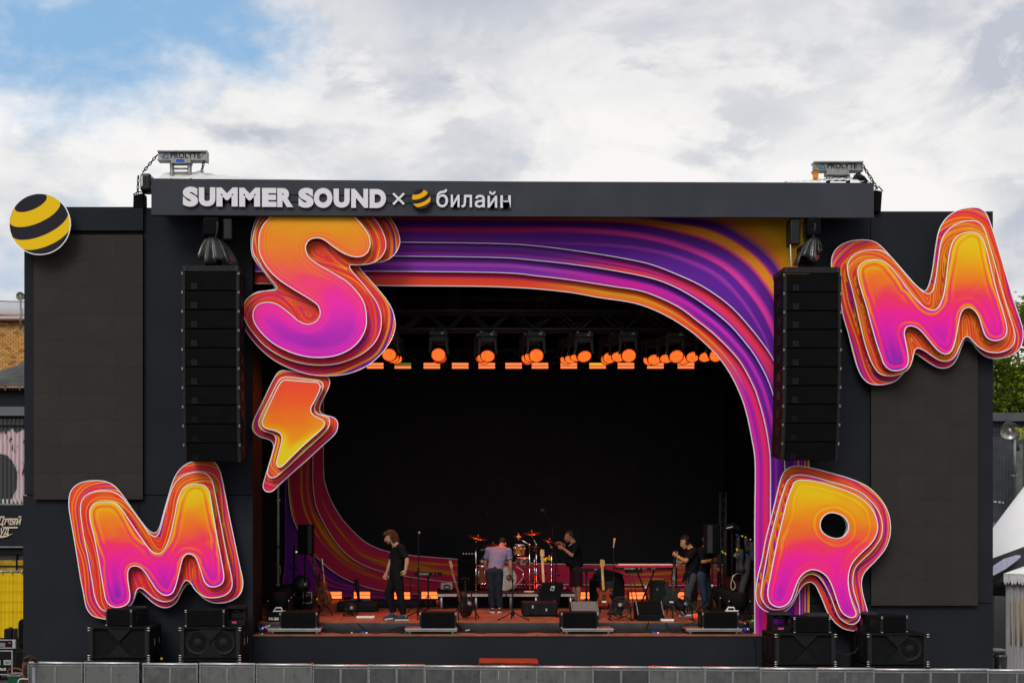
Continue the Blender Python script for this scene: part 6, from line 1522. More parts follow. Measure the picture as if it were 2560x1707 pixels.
    for s_ in 'nf':
        a = J['sh_' + s_]; e = J['el_' + s_]; c = a + (e - a) * sleeves
        limb(mb, [shm + (a - shm) * .55, a, c, a + (e - a) * (sleeves + .12)], [.085, .083, .074, .078], 16, flat=(3,))
    sh_o = remeshed(mb, 'shirt', shirt, t, .010, 5)
    cr = bpy.data.textures.get('cloth creases') or bpy.data.textures.new('cloth creases', 'CLOUDS'); cr.noise_scale = .11; cr.noise_depth = 2
    dm = sh_o.modifiers.new('creases', 'DISPLACE'); dm.texture = cr; dm.strength = .030; dm.mid_level = .5; dm.texture_coords = 'LOCAL'
    # trousers or shorts
    mb = MB()
    mb.sphere(pe + Vector((0, 0, .0)), (.155, .122, .120), 16, 10, oriented((J['hip_n'] - J['hip_f']).cross(Vector((0, 0, 1))), (0, 0, 1)))
    limb(mb, [pe + spine * .06, pe], [.112, .125])
    for s_ in 'nf':
        h_, kn, an = J['hip_' + s_], J['knee_' + s_], J['ankle_' + s_]
        if legkind == 'shorts': limb(mb, [h_, h_ + (kn - h_) * .5, kn + (an - kn) * .04], [.118, .112, .108], 16, flat=(2,))
        else: limb(mb, [h_, h_ + (kn - h_) * .55, kn, kn + (an - kn) * .45, an + (kn - an) * .06], [.112, .096, .080, .074, .066], 16, flat=(4,))
    tro = remeshed(mb, legkind, legs, t, .010, 4)
    dm = tro.modifiers.new('creases', 'DISPLACE'); dm.texture = cr; dm.strength = .022; dm.mid_level = .5; dm.texture_coords = 'LOCAL'
    # shoes
    for s_ in 'nf':
        an, to = J['ankle_' + s_], J['toe_' + s_]; dd = (to - an); dd.z = 0; dd.normalize(); fl = J.get('lift_' + s_, 0.0)
        hl = an - dd * .055; hl.z = J['floor'] + .04 + fl; tp = an + dd * .175; tp.z = J['floor'] + .036
        mb = MB(); limb(mb, [hl, hl + (tp - hl) * .35 + Vector((0, 0, .028)), hl + (tp - hl) * .7, tp], [.040, .046, .046, .036]); limb(mb, [an + Vector((0, 0, -.01)), hl + dd * .05 + Vector((0, 0, .02))], [.042, .042])
        so = remeshed(mb, 'shoe', shoe or K['blackgloss'], t, .009, 3)
        mb = MB(); w_ = dd.cross(Vector((0, 0, 1)))
        out = []
        for u, ww in ((-.045, .028), (-.02, .040), (.06, .038), (.13, .046), (.20, .046), (.235, .030), (.24, 0)):
            out.append((u, ww))
        pts = [(u, w2) for u, w2 in out] + [(u, -w2) for u, w2 in out[::-1] if w2]
        n = len(pts); tilt = (hl.z - .04 - J['floor'])
        def zz2(u): return J['floor'] + .002 + tilt * max(0, (1 - (u + .045) / .285))
        v1 = [hl + dd * (u + .0) + w_ * w2 for u, w2 in pts]
        lo = [Vector((p.x, p.y, zz2(pts[i][0]))) for i, p in enumerate(v1)]; hi = [p + Vector((0, 0, .026)) for p in lo]
        mb.add(lo + hi, [tuple(range(n))[::-1], tuple(range(n, 2 * n))] + [(i, (i + 1) % n, n + (i + 1) % n, n + i) for i in range(n)])
        mb.build('sole', sole or K['black'], so)
    # hair
    mb = MB()
    mb.sphere(L(0, -.026, .040), (.083 * k, .094 * k, .094 * k), 18, 12, q_)
    if hairlen == 'long':
        for s_ in (-1, 1):
            limb(mb, [L(s_ * .058, -.03, .05), L(s_ * .080, -.035, -.02), L(s_ * .076, -.045, -.10), L(s_ * .06, -.05, -.135)], [.035 * k, .040 * k, .036 * k, .020 * k], 10)
        limb(mb, [L(0, -.08, .05), L(0, -.105, -.03), L(0, -.10, -.12)], [.06 * k, .062 * k, .05 * k], 12)
        limb(mb, [L(0, .045, .105), L(.02, .070, .075), L(.05, .072, .045)], [.028 * k, .024 * k, .014 * k], 8); limb(mb, [L(-.01, .045, .105), L(-.03, .074, .072), L(-.052, .070, .04)], [.028 * k, .022 * k, .012 * k], 8)
    elif hairlen == 'spiky':
        rr = random.Random(3)
        for i in range(26):
            a = rr.uniform(0, 6.28); e_ = rr.uniform(.2, 1.4); v_ = Vector((math.cos(a) * math.cos(e_), math.sin(a) * math.cos(e_), math.sin(e_)))
            limb(mb, [L(v_.x * .06, v_.y * .07 - .02, v_.z * .07 + .04), L(v_.x * .10, v_.y * .115 - .03, v_.z * .115 + .045)], [.022 * k, .006 * k], 6)
    hr = remeshed(mb, 'hair', hair, t, .008, 2)
    # cut the hair back from the face
    cut = L(0, 0, 0)
    import bmesh
    bm = bmesh.new(); bm.from_mesh(hr.data); kill = []
    for v in bm.verts:
        p = q_.inverted() @ (v.co + base - H) / k
        lim = .052 if p.z > .07 else (.010 if p.z > .0 else -.028)
        if hairlen == 'long' and abs(p.x) > .052 and p.z < .04: lim = .0
        if p.y > lim and not (p.z > .078) and not (hairlen == 'long' and p.z > .035): kill.append(v)
        elif p.z < -.045 and hairlen != 'long': kill.append(v)
    bmesh.ops.delete(bm, geom=kill, context='VERTS'); bm.to_mesh(hr.data); bm.free()
    if beard:
        mb = MB(); mb.sphere(L(0, .030, -.062), (.056 * k, .058 * k, .060 * k), 14, 10, q_)
        br = remeshed(mb, 'beard', beard, t, .009, 2)
        bm = bmesh.new(); bm.from_mesh(br.data)
        kk = [v for v in bm.verts if (q_.inverted() @ (v.co + base - H) / k).z > -.052]
        bmesh.ops.delete(bm, geom=kk, context='VERTS'); bm.to_mesh(br.data); bm.free()
    return t, L, q_

def W(px, py, Y): return P(px, py, Y)
# man walking to the left, looking down
Y = 23.2; n_, f_ = -.17, .17
J = dict(floor=DECK, head=W(973.5, 1342, Y), face=(-1, -.10, -.42), headup=(-.30, 0, 1), k=1.06, neck=W(988, 1360, Y), chest=W(996, 1385, Y), pelvis=W(990, 1437, Y), hem=W(992, 1436, Y), belly=.015,
         sh_n=W(1001, 1369, Y - .19), sh_f=W(990, 1368, Y + .18), el_n=W(1018, 1400, Y - .22), el_f=W(976, 1405, Y + .24), wr_n=W(1014, 1424, Y - .24), wr_f=W(967, 1432, Y + .22),
         hd_n=Vector((-.35, 0, -1)), hd_f=Vector((-.45, -.1, -1)), pn_n=(-.6, .8, 0), pn_f=(.3, -1, 0), curl_n=.75, curl_f=.7,
         hip_n=W(994, 1443, Y - .10), hip_f=W(988, 1443, Y + .10), knee_n=W(1001, 1487, Y - .10), knee_f=W(971, 1482, Y + .04), ankle_n=W(1009, 1535, Y - .10), ankle_f=W(984, 1534, Y + .06),
         toe_n=W(988, 1546, Y - .13), toe_f=W(964, 1545, Y + .04), lift_f=.03)
for s_ in 'nf': J['ankle_' + s_].z = DECK + .095 + J.get('lift_' + s_, 0); J['toe_' + s_].z = DECK + .03
pm1, L1_, q1 = person('person with shoulder length brown hair in a black tee walking left with head bowed', J, K['skin'], K['tee'], mat('black trousers', (.008, .008, .009), .85, var=.2, scale=9, bump=.2, spec=.06), K['hairbrown'], hairlen='long', shoe=mat('navy canvas shoe', (.022, .035, .065), .7), sole=mat('cream sole', (.55, .47, .38), .6), beard=mat('stubble', (.25, .12, .08), .8), sleeves=.62)
MB().tube([L1_(-.075, .05, .065), L1_(-.06, .09, .075), L1_(0, .10, .078), L1_(.06, .09, .075), L1_(.075, .05, .065)], .014, 6).build('sunglasses', K['blackgloss'], pm1)

# man bent forward over the drum kit, seen from behind
Y = 25.2; fl = 1.63
J = dict(floor=fl, head=W(1257, 1360, Y + .46), face=(.55, .7, -.75), headup=(.2, .7, .65), k=1.04, neck=W(1252, 1369, Y + .34), chest=W(1245, 1387, Y + .22), pelvis=W(1236, 1430, Y), hem=W(1236, 1432, Y + .02),
         sh_n=W(1270, 1377, Y + .26), sh_f=W(1222, 1377, Y + .26), el_n=W(1276, 1411, Y + .22), el_f=W(1214, 1407, Y + .34), wr_n=W(1276, 1438, Y + .28), wr_f=W(1218, 1436, Y + .55),
         hd_n=Vector((-.15, 0, -1)), hd_f=Vector((.25, .5, -1)), pn_n=(-.3, -1, 0), pn_f=(.5, -1, 0), curl_n=.8, curl_f=.6,
         hip_n=W(1245, 1431, Y), hip_f=W(1227, 1431, Y), knee_n=W(1247, 1473, Y - .02), knee_f=W(1228, 1474, Y - .04), ankle_n=W(1249, 1518, Y + .02), ankle_f=W(1231, 1519, Y), toe_n=W(1252, 1524, Y + .22), toe_f=W(1228, 1524, Y + .2))
for s_ in 'nf': J['ankle_' + s_].z = fl + .095; J['toe_' + s_].z = fl + .03
pm2, L2_, q2_ = person('person in a blue grey short sleeved shirt and jeans bending over the drums, back turned', J, K['skin2'], K['polo'], K['jeans'], K['hairdark'], shoe=K['blackgloss'], sole=K['white'], sleeves=.48)
wb = MB(); wb.tube([J['wr_n'] + Vector((math.cos(a) * .038, math.sin(a) * .034, 0)) for a in np.linspace(0, 6.28, 14)[:-1]], .011, 5, True); wb.build('wristband', K['blue'], pm2)
tp = thing('tape_roll', 'roll of black tape held in the hand of the bent person', 'tape', W(1274, 1447, Y + .2)); MB().lathe(W(1272, 1443, Y + .20), (.15, -1, .1), [(.035, 0), (.058, 0), (.058, .04), (.035, .04), (.035, 0)], 22).build('roll', K['blackgloss'], tp)

# man at the right of the drum kit, both hands raised to a microphone clip
Y = 27.6
J = dict(floor=DECK, head=W(1422, 1341, Y), face=(-1, -.12, -.22), headup=(-.12, 0, 1), k=1.10, neck=W(1434, 1357, Y), chest=W(1437, 1378, Y), pelvis=W(1439, 1417, Y), hem=W(1438, 1416, Y), belly=.09,
         sh_n=W(1441, 1363, Y - .2), sh_f=W(1430, 1362, Y + .2), el_n=W(1430, 1388, Y - .26), el_f=W(1414, 1365, Y + .24), wr_n=W(1408, 1370, Y - .14), wr_f=W(1402, 1357, Y + .10),
         hd_n=Vector((-1, .1, .25)), hd_f=Vector((-1, -.2, .05)), pn_n=(0, 1, .3), pn_f=(0, -.6, -.8), curl_n=.85, curl_f=.8,
         hip_n=W(1443, 1424, Y - .10), hip_f=W(1436, 1424, Y + .10), knee_n=W(1446, 1461, Y - .10), knee_f=W(1436, 1461, Y + .12), ankle_n=W(1447, 1500, Y - .10), ankle_f=W(1440, 1500, Y + .14), toe_n=W(1428, 1508, Y - .10), toe_f=W(1424, 1508, Y + .14))
for s_ in 'nf': J['ankle_' + s_].z = DECK + .095; J['toe_' + s_].z = DECK + .03
pm3, L3_, q3_ = person('person in a black tee and dark maroon shorts facing left with both hands raised', J, K['skin2'], K['tee'], K['shorts'], mat('cropped brown hair', (.05, .025, .015), .6, var=.4, scale=40), legkind='shorts', beard=mat('stubble', (.25, .12, .08), .8), sleeves=.62)
pr = MB(); pr.bx(W(1421, 0, Y - .3).x, W(1425, 0, Y - .3).x, Y - .16, Y - .14, zt(1400, Y), zt(1366, Y))
MB().tube([W(1433, 1357, Y - .08), W(1424, 1362, Y - .13), W(1420, 1366, Y - .1)], .006, 5).build('neck_cord', K['white'], pm3)

# man with headphones leaning over a guitar head
Y = 24.4
J = dict(floor=DECK, head=W(1712, 1356, Y), face=(-1, -.25, -.38), headup=(-.28, 0, 1), k=1.02, neck=W(1726, 1370, Y), chest=W(1732, 1391, Y), pelvis=W(1727, 1433, Y), hem=W(1729, 1430, Y),
         sh_n=W(1735, 1378, Y - .17), sh_f=W(1724, 1377, Y + .17), el_n=W(1714, 1402, Y - .24), el_f=W(1712, 1404, Y + .2), wr_n=W(1694, 1391, Y - .22), wr_f=W(1702, 1406, Y + .05),
         hd_n=Vector((-.9, 0, .7)), hd_f=Vector((-1, -.2, .1)), pn_n=(.3, .9, .3), pn_f=(0, -1, 0), curl_n=.9, curl_f=.7,
         hip_n=W(1730, 1440, Y - .10), hip_f=W(1726, 1440, Y + .10), knee_n=W(1720, 1483, Y - .12), knee_f=W(1735, 1484, Y + .08), ankle_n=W(1716, 1530, Y - .12), ankle_f=W(1732, 1532, Y + .08), toe_n=W(1700, 1540, Y - .16), toe_f=W(1716, 1540, Y + .02))
for s_ in 'nf': J['ankle_' + s_].z = DECK + .095; J['toe_' + s_].z = DECK + .03
pm4, L4_, q4_ = person('person with headphones and a yellow wristband in a black tee and grey trousers', J, mat('warm skin', (.46, .22, .10), .55, var=.1), K['tee'], K['greytrousers'], K['hairdark'], hairlen='spiky', shoe=K['aludark'], sole=K['white'], sleeves=.60)
hp = thing('headphones', 'black headphones worn by the person at the guitar head', 'headphones', J['head'])
mb = MB(); mb.tube([L4_(.092 * math.cos(a), -.015, .01 + .125 * math.sin(a)) for a in np.linspace(0, math.pi, 13)], .011, 6)
mb.build('headband', K['blackgloss'], hp)
for s_ in (-1, 1):
    c = L4_(s_ * .086, -.012, -.010); ax = q4_ @ Vector((s_, 0, 0)); MB().lathe(c - ax * .014, ax, [(.030, 0), (.042, .006), (.042, .026), (.034, .036), (0, .038)], 18).build('ear_cup', K['blackgloss'], hp)
c = J['wr_n'] * .88 + J['el_n'] * .12; ax = (J['wr_n'] - J['el_n']).normalized(); u = ax.orthogonal().normalized(); v = ax.cross(u)
MB().tube([c + (u * math.cos(a) + v * math.sin(a)) * .036 for a in np.linspace(0, 6.28, 14)[:-1]], .011, 5, True).build('wristband', K['yellow'], pm4)
mb = MB(); mb.hexa([W(1706, 1455, Y - .26), W(1713, 1452, Y - .24), W(1722, 1428, Y - .22), W(1712, 1431, Y - .22)], (0, .1, 0)); mb.build('hanging_jacket', K['blackcloth'], pm4, bevel=.02, segs=2)
mb = MB(); mb.hexa([W(1720, 1494, Y - .19), W(1746, 1494, Y - .12), W(1742, 1430, Y - .17), W(1722, 1430, Y - .20)], (0, .05, 0)); mb.build('hanging_jacket', K['blackcloth'], pm4, bevel=.02, segs=2)

# man half hidden behind the right pole speaker
Y = 25.6
J = dict(floor=DECK, head=W(1769, 1354, Y), face=(1, -.3, -.1), k=1.0, neck=W(1764, 1368, Y), chest=W(1760, 1389, Y), pelvis=W(1757, 1431, Y), hem=W(1758, 1430, Y), belly=.02,
         sh_n=W(1754, 1376, Y - .17), sh_f=W(1772, 1375, Y + .15), el_n=W(1757, 1404, Y - .26), el_f=W(1777, 1406, Y + .1), wr_n=W(1781, 1400, Y - .35), wr_f=W(1785, 1423, Y - .05),
         hd_n=Vector((1, -.1, .25)), hd_f=Vector((1, -.1, 0)), pn_n=(0, 1, 0), pn_f=(0, -1, 0), curl_n=.9, curl_f=.8,
         hip_n=W(1752, 1438, Y - .08), hip_f=W(1763, 1438, Y + .10), knee_n=W(1757, 1477, Y - .10), knee_f=W(1769, 1474, Y + .12), ankle_n=W(1766, 1515, Y - .05), ankle_f=W(1774, 1513, Y + .16), toe_n=W(1757, 1526, Y - .2), toe_f=W(1784, 1524, Y + .05))
for s_ in 'nf': J['ankle_' + s_].z = DECK + .095; J['toe_' + s_].z = DECK + .03
pm5, L5_, q5_ = person('person in a black tee and blue jeans half hidden behind the right pole speaker', J, mat('warm skin', (.46, .22, .10), .55), K['tee'], K['bluejeans'], mat('ginger hair', (.14, .05, .02), .6), sleeves=.66, shoe=K['pipe'], sole=K['alu'])
c = J['wr_n'] * .85 + J['el_n'] * .15; ax = (J['wr_n'] - J['el_n']).normalized(); u = ax.orthogonal().normalized(); v = ax.cross(u)
MB().tube([c + (u * math.cos(a) + v * math.sin(a)) * .034 for a in np.linspace(0, 6.28, 14)[:-1]], .010, 5, True).build('wristband', K['yellow'], pm5)

# ------------------------------------------------------------------ drum riser and drums
def YD(py, z=DECK): return (EYE - z) * F / (py - HZ)
RZ = 1.985; Ya, Ybk = 26.15, 28.2
rs = thing('drum_riser', 'low aluminium drum riser with a black top', 'riser', (P(1265, 0, Ya).x, Ya, DECK))
xa, xb = P(1092, 0, Ya).x, P(1439, 0, Ya).x; nn = 4
for i in range(nn):
    a = xa + (xb - xa) * i / nn + .012; b = xa + (xb - xa) * (i + 1) / nn - .012
    MB().bx(a, b, Ya, Ya + .04, RZ - .075, RZ - .012).build('edge_profile', K['alu'], rs, bevel=.006)
    MB().bx(a + .02, b - .02, Ya - .004, Ya, RZ - .03, RZ - .022).build('profile_groove', K['aludark'], rs)
    MB().bx(a - .01, b + .01, Ya, Ybk, RZ - .012, RZ).build('top_board', mat('black riser board', (.018, .014, .013), .6, var=.3), rs)
    for x in (a + .09, b - .09):
        for y in (Ya + .07, Ybk - .1): MB().cyl((x, y, DECK), (x, y, RZ - .04), .03, n=10).build('leg', K['alu'], rs)
MB().bx(xa + .1, xb - .1, Ya + .5, Ybk - .4, DECK, RZ - .1).build('stored_case', K['black'], rs)
# drums
def drum(label, name, c, axis, r, depth, shell, head, rim, lugs=8, cat='drum'):
    t = thing(name, label, cat, c); c = Vector(c); ax = Vector(axis).normalized(); q_ = ax.to_track_quat('Z', 'Y').to_matrix()
    MB().lathe(c, ax, [(r * .985, .01), (r * .985, depth - .01)], 32).build('shell', shell, t)
    hd_ = MB()
    hd_.lathe(c, ax, [(0, depth), (r * .96, depth)], 32); hd_.build('drum_head', head, t)
    for h0, h1 in ((0, .03), (depth - .03, depth + .006)):
        MB().lathe(c, ax, [(r * .97, h0), (r * 1.03, h0), (r * 1.03, h1), (r * .965, h1)], 32).build('hoop', rim, t)
    for i in range(lugs):
        a = 2 * math.pi * i / lugs + .2; p = q_ @ Vector((r * 1.02 * math.cos(a), r * 1.02 * math.sin(a), 0))
        MB().cyl(c + p + ax * .03, c + p + ax * (depth - .03), .006, n=5).build('tension_rod', K['chrome'], t)
        MB().box(c + p + ax * depth * .5, (.026, .026, .05), q_).build('lug', K['chrome'], t)
    return t
Yd = 26.95; c = P(1262, 1440, Yd)
drum('bass drum with a mottled grey head and wooden hoop on the riser', 'bass_drum', (c.x, Yd + .40, RZ + .275), (0, -1, .02), .272, .40, K['dwood'], K['drumhead'], K['dwood'])
c = P(1297.5, 1387, 26.8); drum('amber wooden rack tom with chrome hoops above the bass drum', 'rack_tom', c, (.06, -.10, 1), .125, .235, K['dwood'], K['white'], K['chrome'], 6)
for a, b in ((1276, 1368), (1284, 1356), (1283, 1380)): pass
c = P(1308, 1409, 27.2); drum('shiny steel snare drum under the rack tom', 'snare_drum', c, (0, -.12, 1), .165, .14, K['chrome'], K['white'], K['chrome'], 10)
c = P(1207, 1466, 27.2); drum('red brown floor tom left of the bent person', 'floor_tom', (c.x, 27.2, RZ + .15), (0, -.03, 1), .17, .42, K['mahogany'], K['white'], K['chrome'], 8)
def cymbal(label, px, py, Y, rpx, tilt, base_px, boom=None, base_z=RZ):
    c = P(px, py, Y); r = rpx / F * Y
    t = thing('cymbal_stand', label, 'cymbal', P(base_px, 1470, Y)); ax = Vector((math.sin(tilt), -.14, 1)).normalized()
    MB().lathe(c, ax, [(.012, .022), (.035, .020), (.05, .006), (r * .6, -.004), (r, -.020), (r, -.022), (r * .6, -.007), (.05, .002)], 40).build('cymbal_plate', K['cymbal'], t)
    MB().cyl(c - ax * .03, c + ax * .06, .008, n=6).build('cymbal_bolt', K['chrome'], t)
    MB().cyl(c + ax * .03, c + ax * .055, .016, n=8).build('wing_nut', K['pin'], t)
    b = P(base_px, 1400, Y); b = Vector((b.x, c.y + .02, 0))
    top_ = Vector((b.x, b.y, c.z - (.10 if boom is None else boom)))
    MB().cyl((b.x, b.y, base_z + .12), top_, .014, n=8).build('stand_tube', K['chrome'], t)
    MB().cyl((b.x, b.y, base_z + .12), (b.x, b.y, base_z + .62), .019, n=8).build('lower_tube', K['chrome'], t)
    MB().cyl(top_ - Vector((0, 0, .03)), top_ + Vector((0, 0, .03)), .026, n=8).build('tilter', K['chrome'], t)
    if boom is None: MB().cyl(top_, c - ax * .03, .012, n=6).build('boom_arm', K['chrome'], t)
    else:
        e = top_ + (top_ - (c - ax * .05)) * .75; MB().cyl(c - ax * .05, e, .011, n=6).build('boom_arm', K['chrome'], t); MB().cyl(c - ax * .09, c - ax * .03, .022, n=8).build('tilter', K['chrome'], t)
    for i in range(3):
        a = .5 + 2.09 * i; f_ = Vector((b.x + .27 * math.cos(a), b.y + .27 * math.sin(a), base_z + .015))
        MB().bar((b.x, b.y, base_z + .36), f_, .018, .010).build('leg', K['chrome'], t); MB().bar((b.x, b.y, base_z + .12), (Vector((b.x, b.y, base_z + .36)) + f_) / 2, .012).build('leg_strut', K['chrome'], t)
    return t
cymbal('large dark bronze cymbal tipping right at the left of the kit', 1194.5, 1342, 27.0, 27, .22, 1190)
cymbal('bronze cymbal half behind the head of the bent person', 1233, 1361, 27.5, 26, -.05, 1205, .12)
cymbal('small splash cymbal on a long white boom above the amber tom', 1296, 1339, 26.75, 12, .0, 1324, .20)
cymbal('large bronze cymbal highest on the kit, lit red', 1329.5, 1331, 27.3, 24, -.06, 1341, .28)
cymbal('bronze ride cymbal tipping right beside the person with raised hands', 1373, 1350, 27.6, 19, .30, 1379, .16)
cymbal('small bronze cymbal low behind the right boom stands', 1338, 1364, 27.9, 13, .05, 1336)
hs = thing('snare_stand', 'chrome stand with spread legs holding the snare drum', 'stand', P(1308, 1470, 27.2)); b = P(1308, 1440, 27.2)
MB().cyl((b.x, 27.2, RZ + .1), (b.x, 27.2, RZ + .50), .016, n=8).build('stand_tube', K['chrome'], hs)
for i in range(3):
    a = 1 + 2.09 * i; MB().bar((b.x, 27.2, RZ + .3), (b.x + .25 * math.cos(a), 27.2 + .25 * math.sin(a), RZ + .01), .02, .012).build('leg', K['chrome'], hs); MB().bar((b.x, 27.2, RZ + .45), (b.x + .16 * math.cos(a), 27.2 + .16 * math.sin(a), RZ + .555), .018, .012).build('basket_arm', K['chrome'], hs)
fb = thing('drum_bell', 'yellow accessory hanging between the right cymbal stands', 'percussion', P(1362, 1400, 27.0))
MB().tube(catmull([P(1352, 1396, 27)[:], P(1358, 1401, 26.95)[:], P(1366, 1394, 27)[:], P(1376, 1400, 27)[:], P(1372, 1388, 27)[:]], 5, False), .016, 6).build('bell_wire', K['yellow'], fb); MB().sphere(P(1362, 1400, 26.95), .05, 8, 6).build('bell_body', K['yellow'], fb)
for k, (a, b, c_) in enumerate((((1190, 1430), (1196, 1455), (1187, 1470)), ((1345, 1468), (1318, 1478), (1330, 1480)))): pass
rpz = thing('rope_coil', 'pale rope coil at the front edge of the riser', 'rope', P(1322, 1478, 26.4))
MB().tube([Vector((P(1322 + 13 * math.cos(i * .7), 0, 26.4).x, 26.35 + .08 * math.sin(i * .7), RZ + .012 + .004 * (i % 5))) for i in range(40)], .011, 5).build('rope', K['rope'], rpz)
def hw(label, pts, r=.012, m=None):
    t = thing('cable', label, 'cable', P(*pts[0][:2], pts[0][2])); MB().tube(catmull([P(x, y, Y_)[:] for x, y, Y_ in pts], 6, False), r, 6).build('cable', m or K['cable'], t); return t

# ------------------------------------------------------------------ stands, instruments, amplifiers
def tripod(mb_parent, x, y, z0, h=.22, r=.30, m=None, a0=.4):
    for i in range(3):
        a = a0 + 2.094 * i; MB().tube([(x, y, z0 + h), (x + r * .5 * math.cos(a), y + r * .5 * math.sin(a), z0 + h * .45), (x + r * math.cos(a), y + r * math.sin(a), z0 + .012)], .012, 6).build('leg', m or K['black'], mb_parent)
        MB().sphere((x + r * math.cos(a), y + r * math.sin(a), z0 + .014), .018, 8, 6).build('rubber_foot', K['black'], mb_parent)
def mic_stand(label, px, pytop, Y, base='tripod', boom=None, mic=True, z0=DECK, a0=.4, micm=None):
    b = P(px, 0, Y); top_ = P(px, pytop, Y); t = thing('microphone_stand', label, 'microphone stand', (b.x, Y, z0))
    MB().cyl((b.x, Y, z0 + .08), (b.x, Y, z0 + .62 * (top_.z - z0)), .013, n=8).build('lower_tube', K['black'], t)
    MB().cyl((b.x, Y, z0 + .6 * (top_.z - z0)), top_, .008, n=8).build('upper_tube', K['black'], t)
    MB().cyl((b.x, Y, z0 + .60 * (top_.z - z0)), (b.x, Y, z0 + .65 * (top_.z - z0)), .02, n=8).build('clutch', K['black'], t)
    if base == 'round': MB().lathe((b.x, Y, z0), (0, 0, 1), [(.13, 0), (.14, .01), (.12, .03), (.02, .05)], 24).build('round_base', K['black'], t)
    else:
        MB().lathe((b.x, Y, z0 + .06), (0, 0, 1), [(.022, 0), (.04, .04), (.025, .12), (.014, .16)], 12).build('base_collar', K['black'], t); tripod(t, b.x, Y, z0, .16, .34, a0=a0)
    tip = top_
    if boom:
        e = P(*boom, Y); e2 = top_ + (top_ - e) * .3; MB().cyl(e2, e, .008, n=6).build('boom_arm', K['black'], t); tip = e; MB().cyl(top_ - Vector((0, .02, 0)), top_ + Vector((0, .02, 0)), .022, n=8).build('boom_clamp', K['black'], t)
        if mic: MB().sphere(e, (.05, .05, .035), 10, 8).build('microphone', K['pipe'], t)
    elif mic:
        d_ = Vector((.12, -.05, 1)).normalized(); MB().lathe(tip, d_, [(.011, -.02), (.013, .06), (.024, .13)], 12).build('microphone', K['black'] if micm is None else micm, t); MB().sphere(tip + d_ * .15, .027, 10, 8).build('microphone_grille', K['aludark'] if micm is None else micm, t)
    return t
mic_stand('straight microphone stand right of the walking person', 1046, 1350, 23.6, 'tripod', a0=2.6)
mic_stand('empty microphone stand with a tripod base at the front centre of the deck', 1281.6, 1392, YD(1548), 'tripod', mic=False, a0=-.5)
mic_stand('microphone stand with a pale pink microphone before the red keyboard', 1534, 1366, 24.6, 'round', micm=mat('pale pink microphone', (.75, .35, .28), .5))
mic_stand('tall boom stand over the left of the drum kit', 1180, 1332, 28.5, 'tripod', (1218, 1288), z0=RZ)
mic_stand('tall boom stand over the right of the drum kit', 1381, 1313, 26.9, 'tripod', (1356, 1276), z0=RZ)
mic_stand('low microphone stand between the walking person and the small keyboard', 1026.5, 1436, 25.5, 'tripod', mic=False)
mic_stand('low boom stand behind the right boom stand on the riser', 1389, 1388, 27.3, 'tripod', (1396, 1436), mic=True, z0=RZ)

def pole_speaker(label, x0, y0, x1, y1, Y, pxp, light_side, topglow=True):
    b = P(pxp, 0, Y); t = thing('pole_speaker', label, 'loudspeaker', (b.x, Y + .15, DECK)); a = P(x0, y1, Y); c = P(x1, y0, Y); w = c.x - a.x
    bd = MB(); pl = [(a.x, Y + .06), (a.x + w * .10, Y), (c.x - w * .10, Y), (c.x, Y + .06), (c.x - w * .1, Y + .32), (a.x + w * .1, Y + .32)]; n = len(pl)
    vs_ = [(x, y, z_) for z_ in (a.z, c.z) for x, y in pl]; bd.add(vs_, [tuple(range(n))[::-1], tuple(range(n, 2 * n))] + [(i, (i + 1) % n, n + (i + 1) % n, n + i) for i in range(n)])
    bd.build('cabinet', K['cab'], t, bevel=.008)
    u0, u1 = (.62, .86) if light_side > 0 else (.14, .46)
    MB().bx(a.x + w * .12, c.x - w * .12, Y - .008, Y - .001, a.z + .02, c.z - .02).build('grille', K['grille'], t)
    MB().bx(a.x + w * u0, a.x + w * u1, Y - .013, Y - .0085, a.z + .022, c.z - .022).build('grille_band', mat('grey grille', (.045, .045, .048), .8, bump=.5, bscale=200), t)
    MB().cyl((b.x, Y + .16, DECK + .1), (b.x, Y + .16, a.z - .001), .018, n=10).build('pole', K['black'], t)
    MB().cyl((b.x, Y + .16, DECK + .55), (b.x, Y + .16, DECK + .62), .03, n=8).build('collar', K['pin'], t)
    tripod(t, b.x, Y + .16, DECK, .45, .38)
pole_speaker('black loudspeaker on a pole at the left rear of the stage', 744, 1310, 785, 1385, 25.2, 760, 1)
pole_speaker('black loudspeaker on a pole at the right of the stage before the half hidden person', 1763, 1310, 1802, 1384, 24.6, 1785, -1)
lp = thing('steel_pole', 'tall bare steel pole before the left drape', 'pole', P(695, 1500, 26.0)); MB().cyl((P(695, 0, 26).x, 26, DECK), P(695, 1110, 26), .028, n=10).build('pole_tube', K['steel'], lp)
MB().lathe((P(695, 0, 26).x, 26, DECK), (0, 0, 1), [(.2, 0), (.2, .02), (.04, .03), (.04, .12)], 16).build('pole_foot', K['black'], lp)
for y in (1415, 1461, 1250): MB().cyl(P(695, y, 26) - Vector((.05, 0, 0)), P(695, y, 26) + Vector((.05, 0, 0)), .02, n=8).build('pole_clamp', K['pin'] if y < 1300 else K['aludark'], lp)
MB().cyl(P(695, 1363, 26), P(695, 1370, 26), .034, n=8).build('blue_tape', K['blue'], lp)
MB().tube(catmull([P(690, 1412, 25.95)[:], P(700, 1418, 25.9)[:], P(701, 1432, 25.95)[:], P(696, 1440, 26)[:]], 5, False), .008, 5).build('hanging_cord', K['rope'], lp)

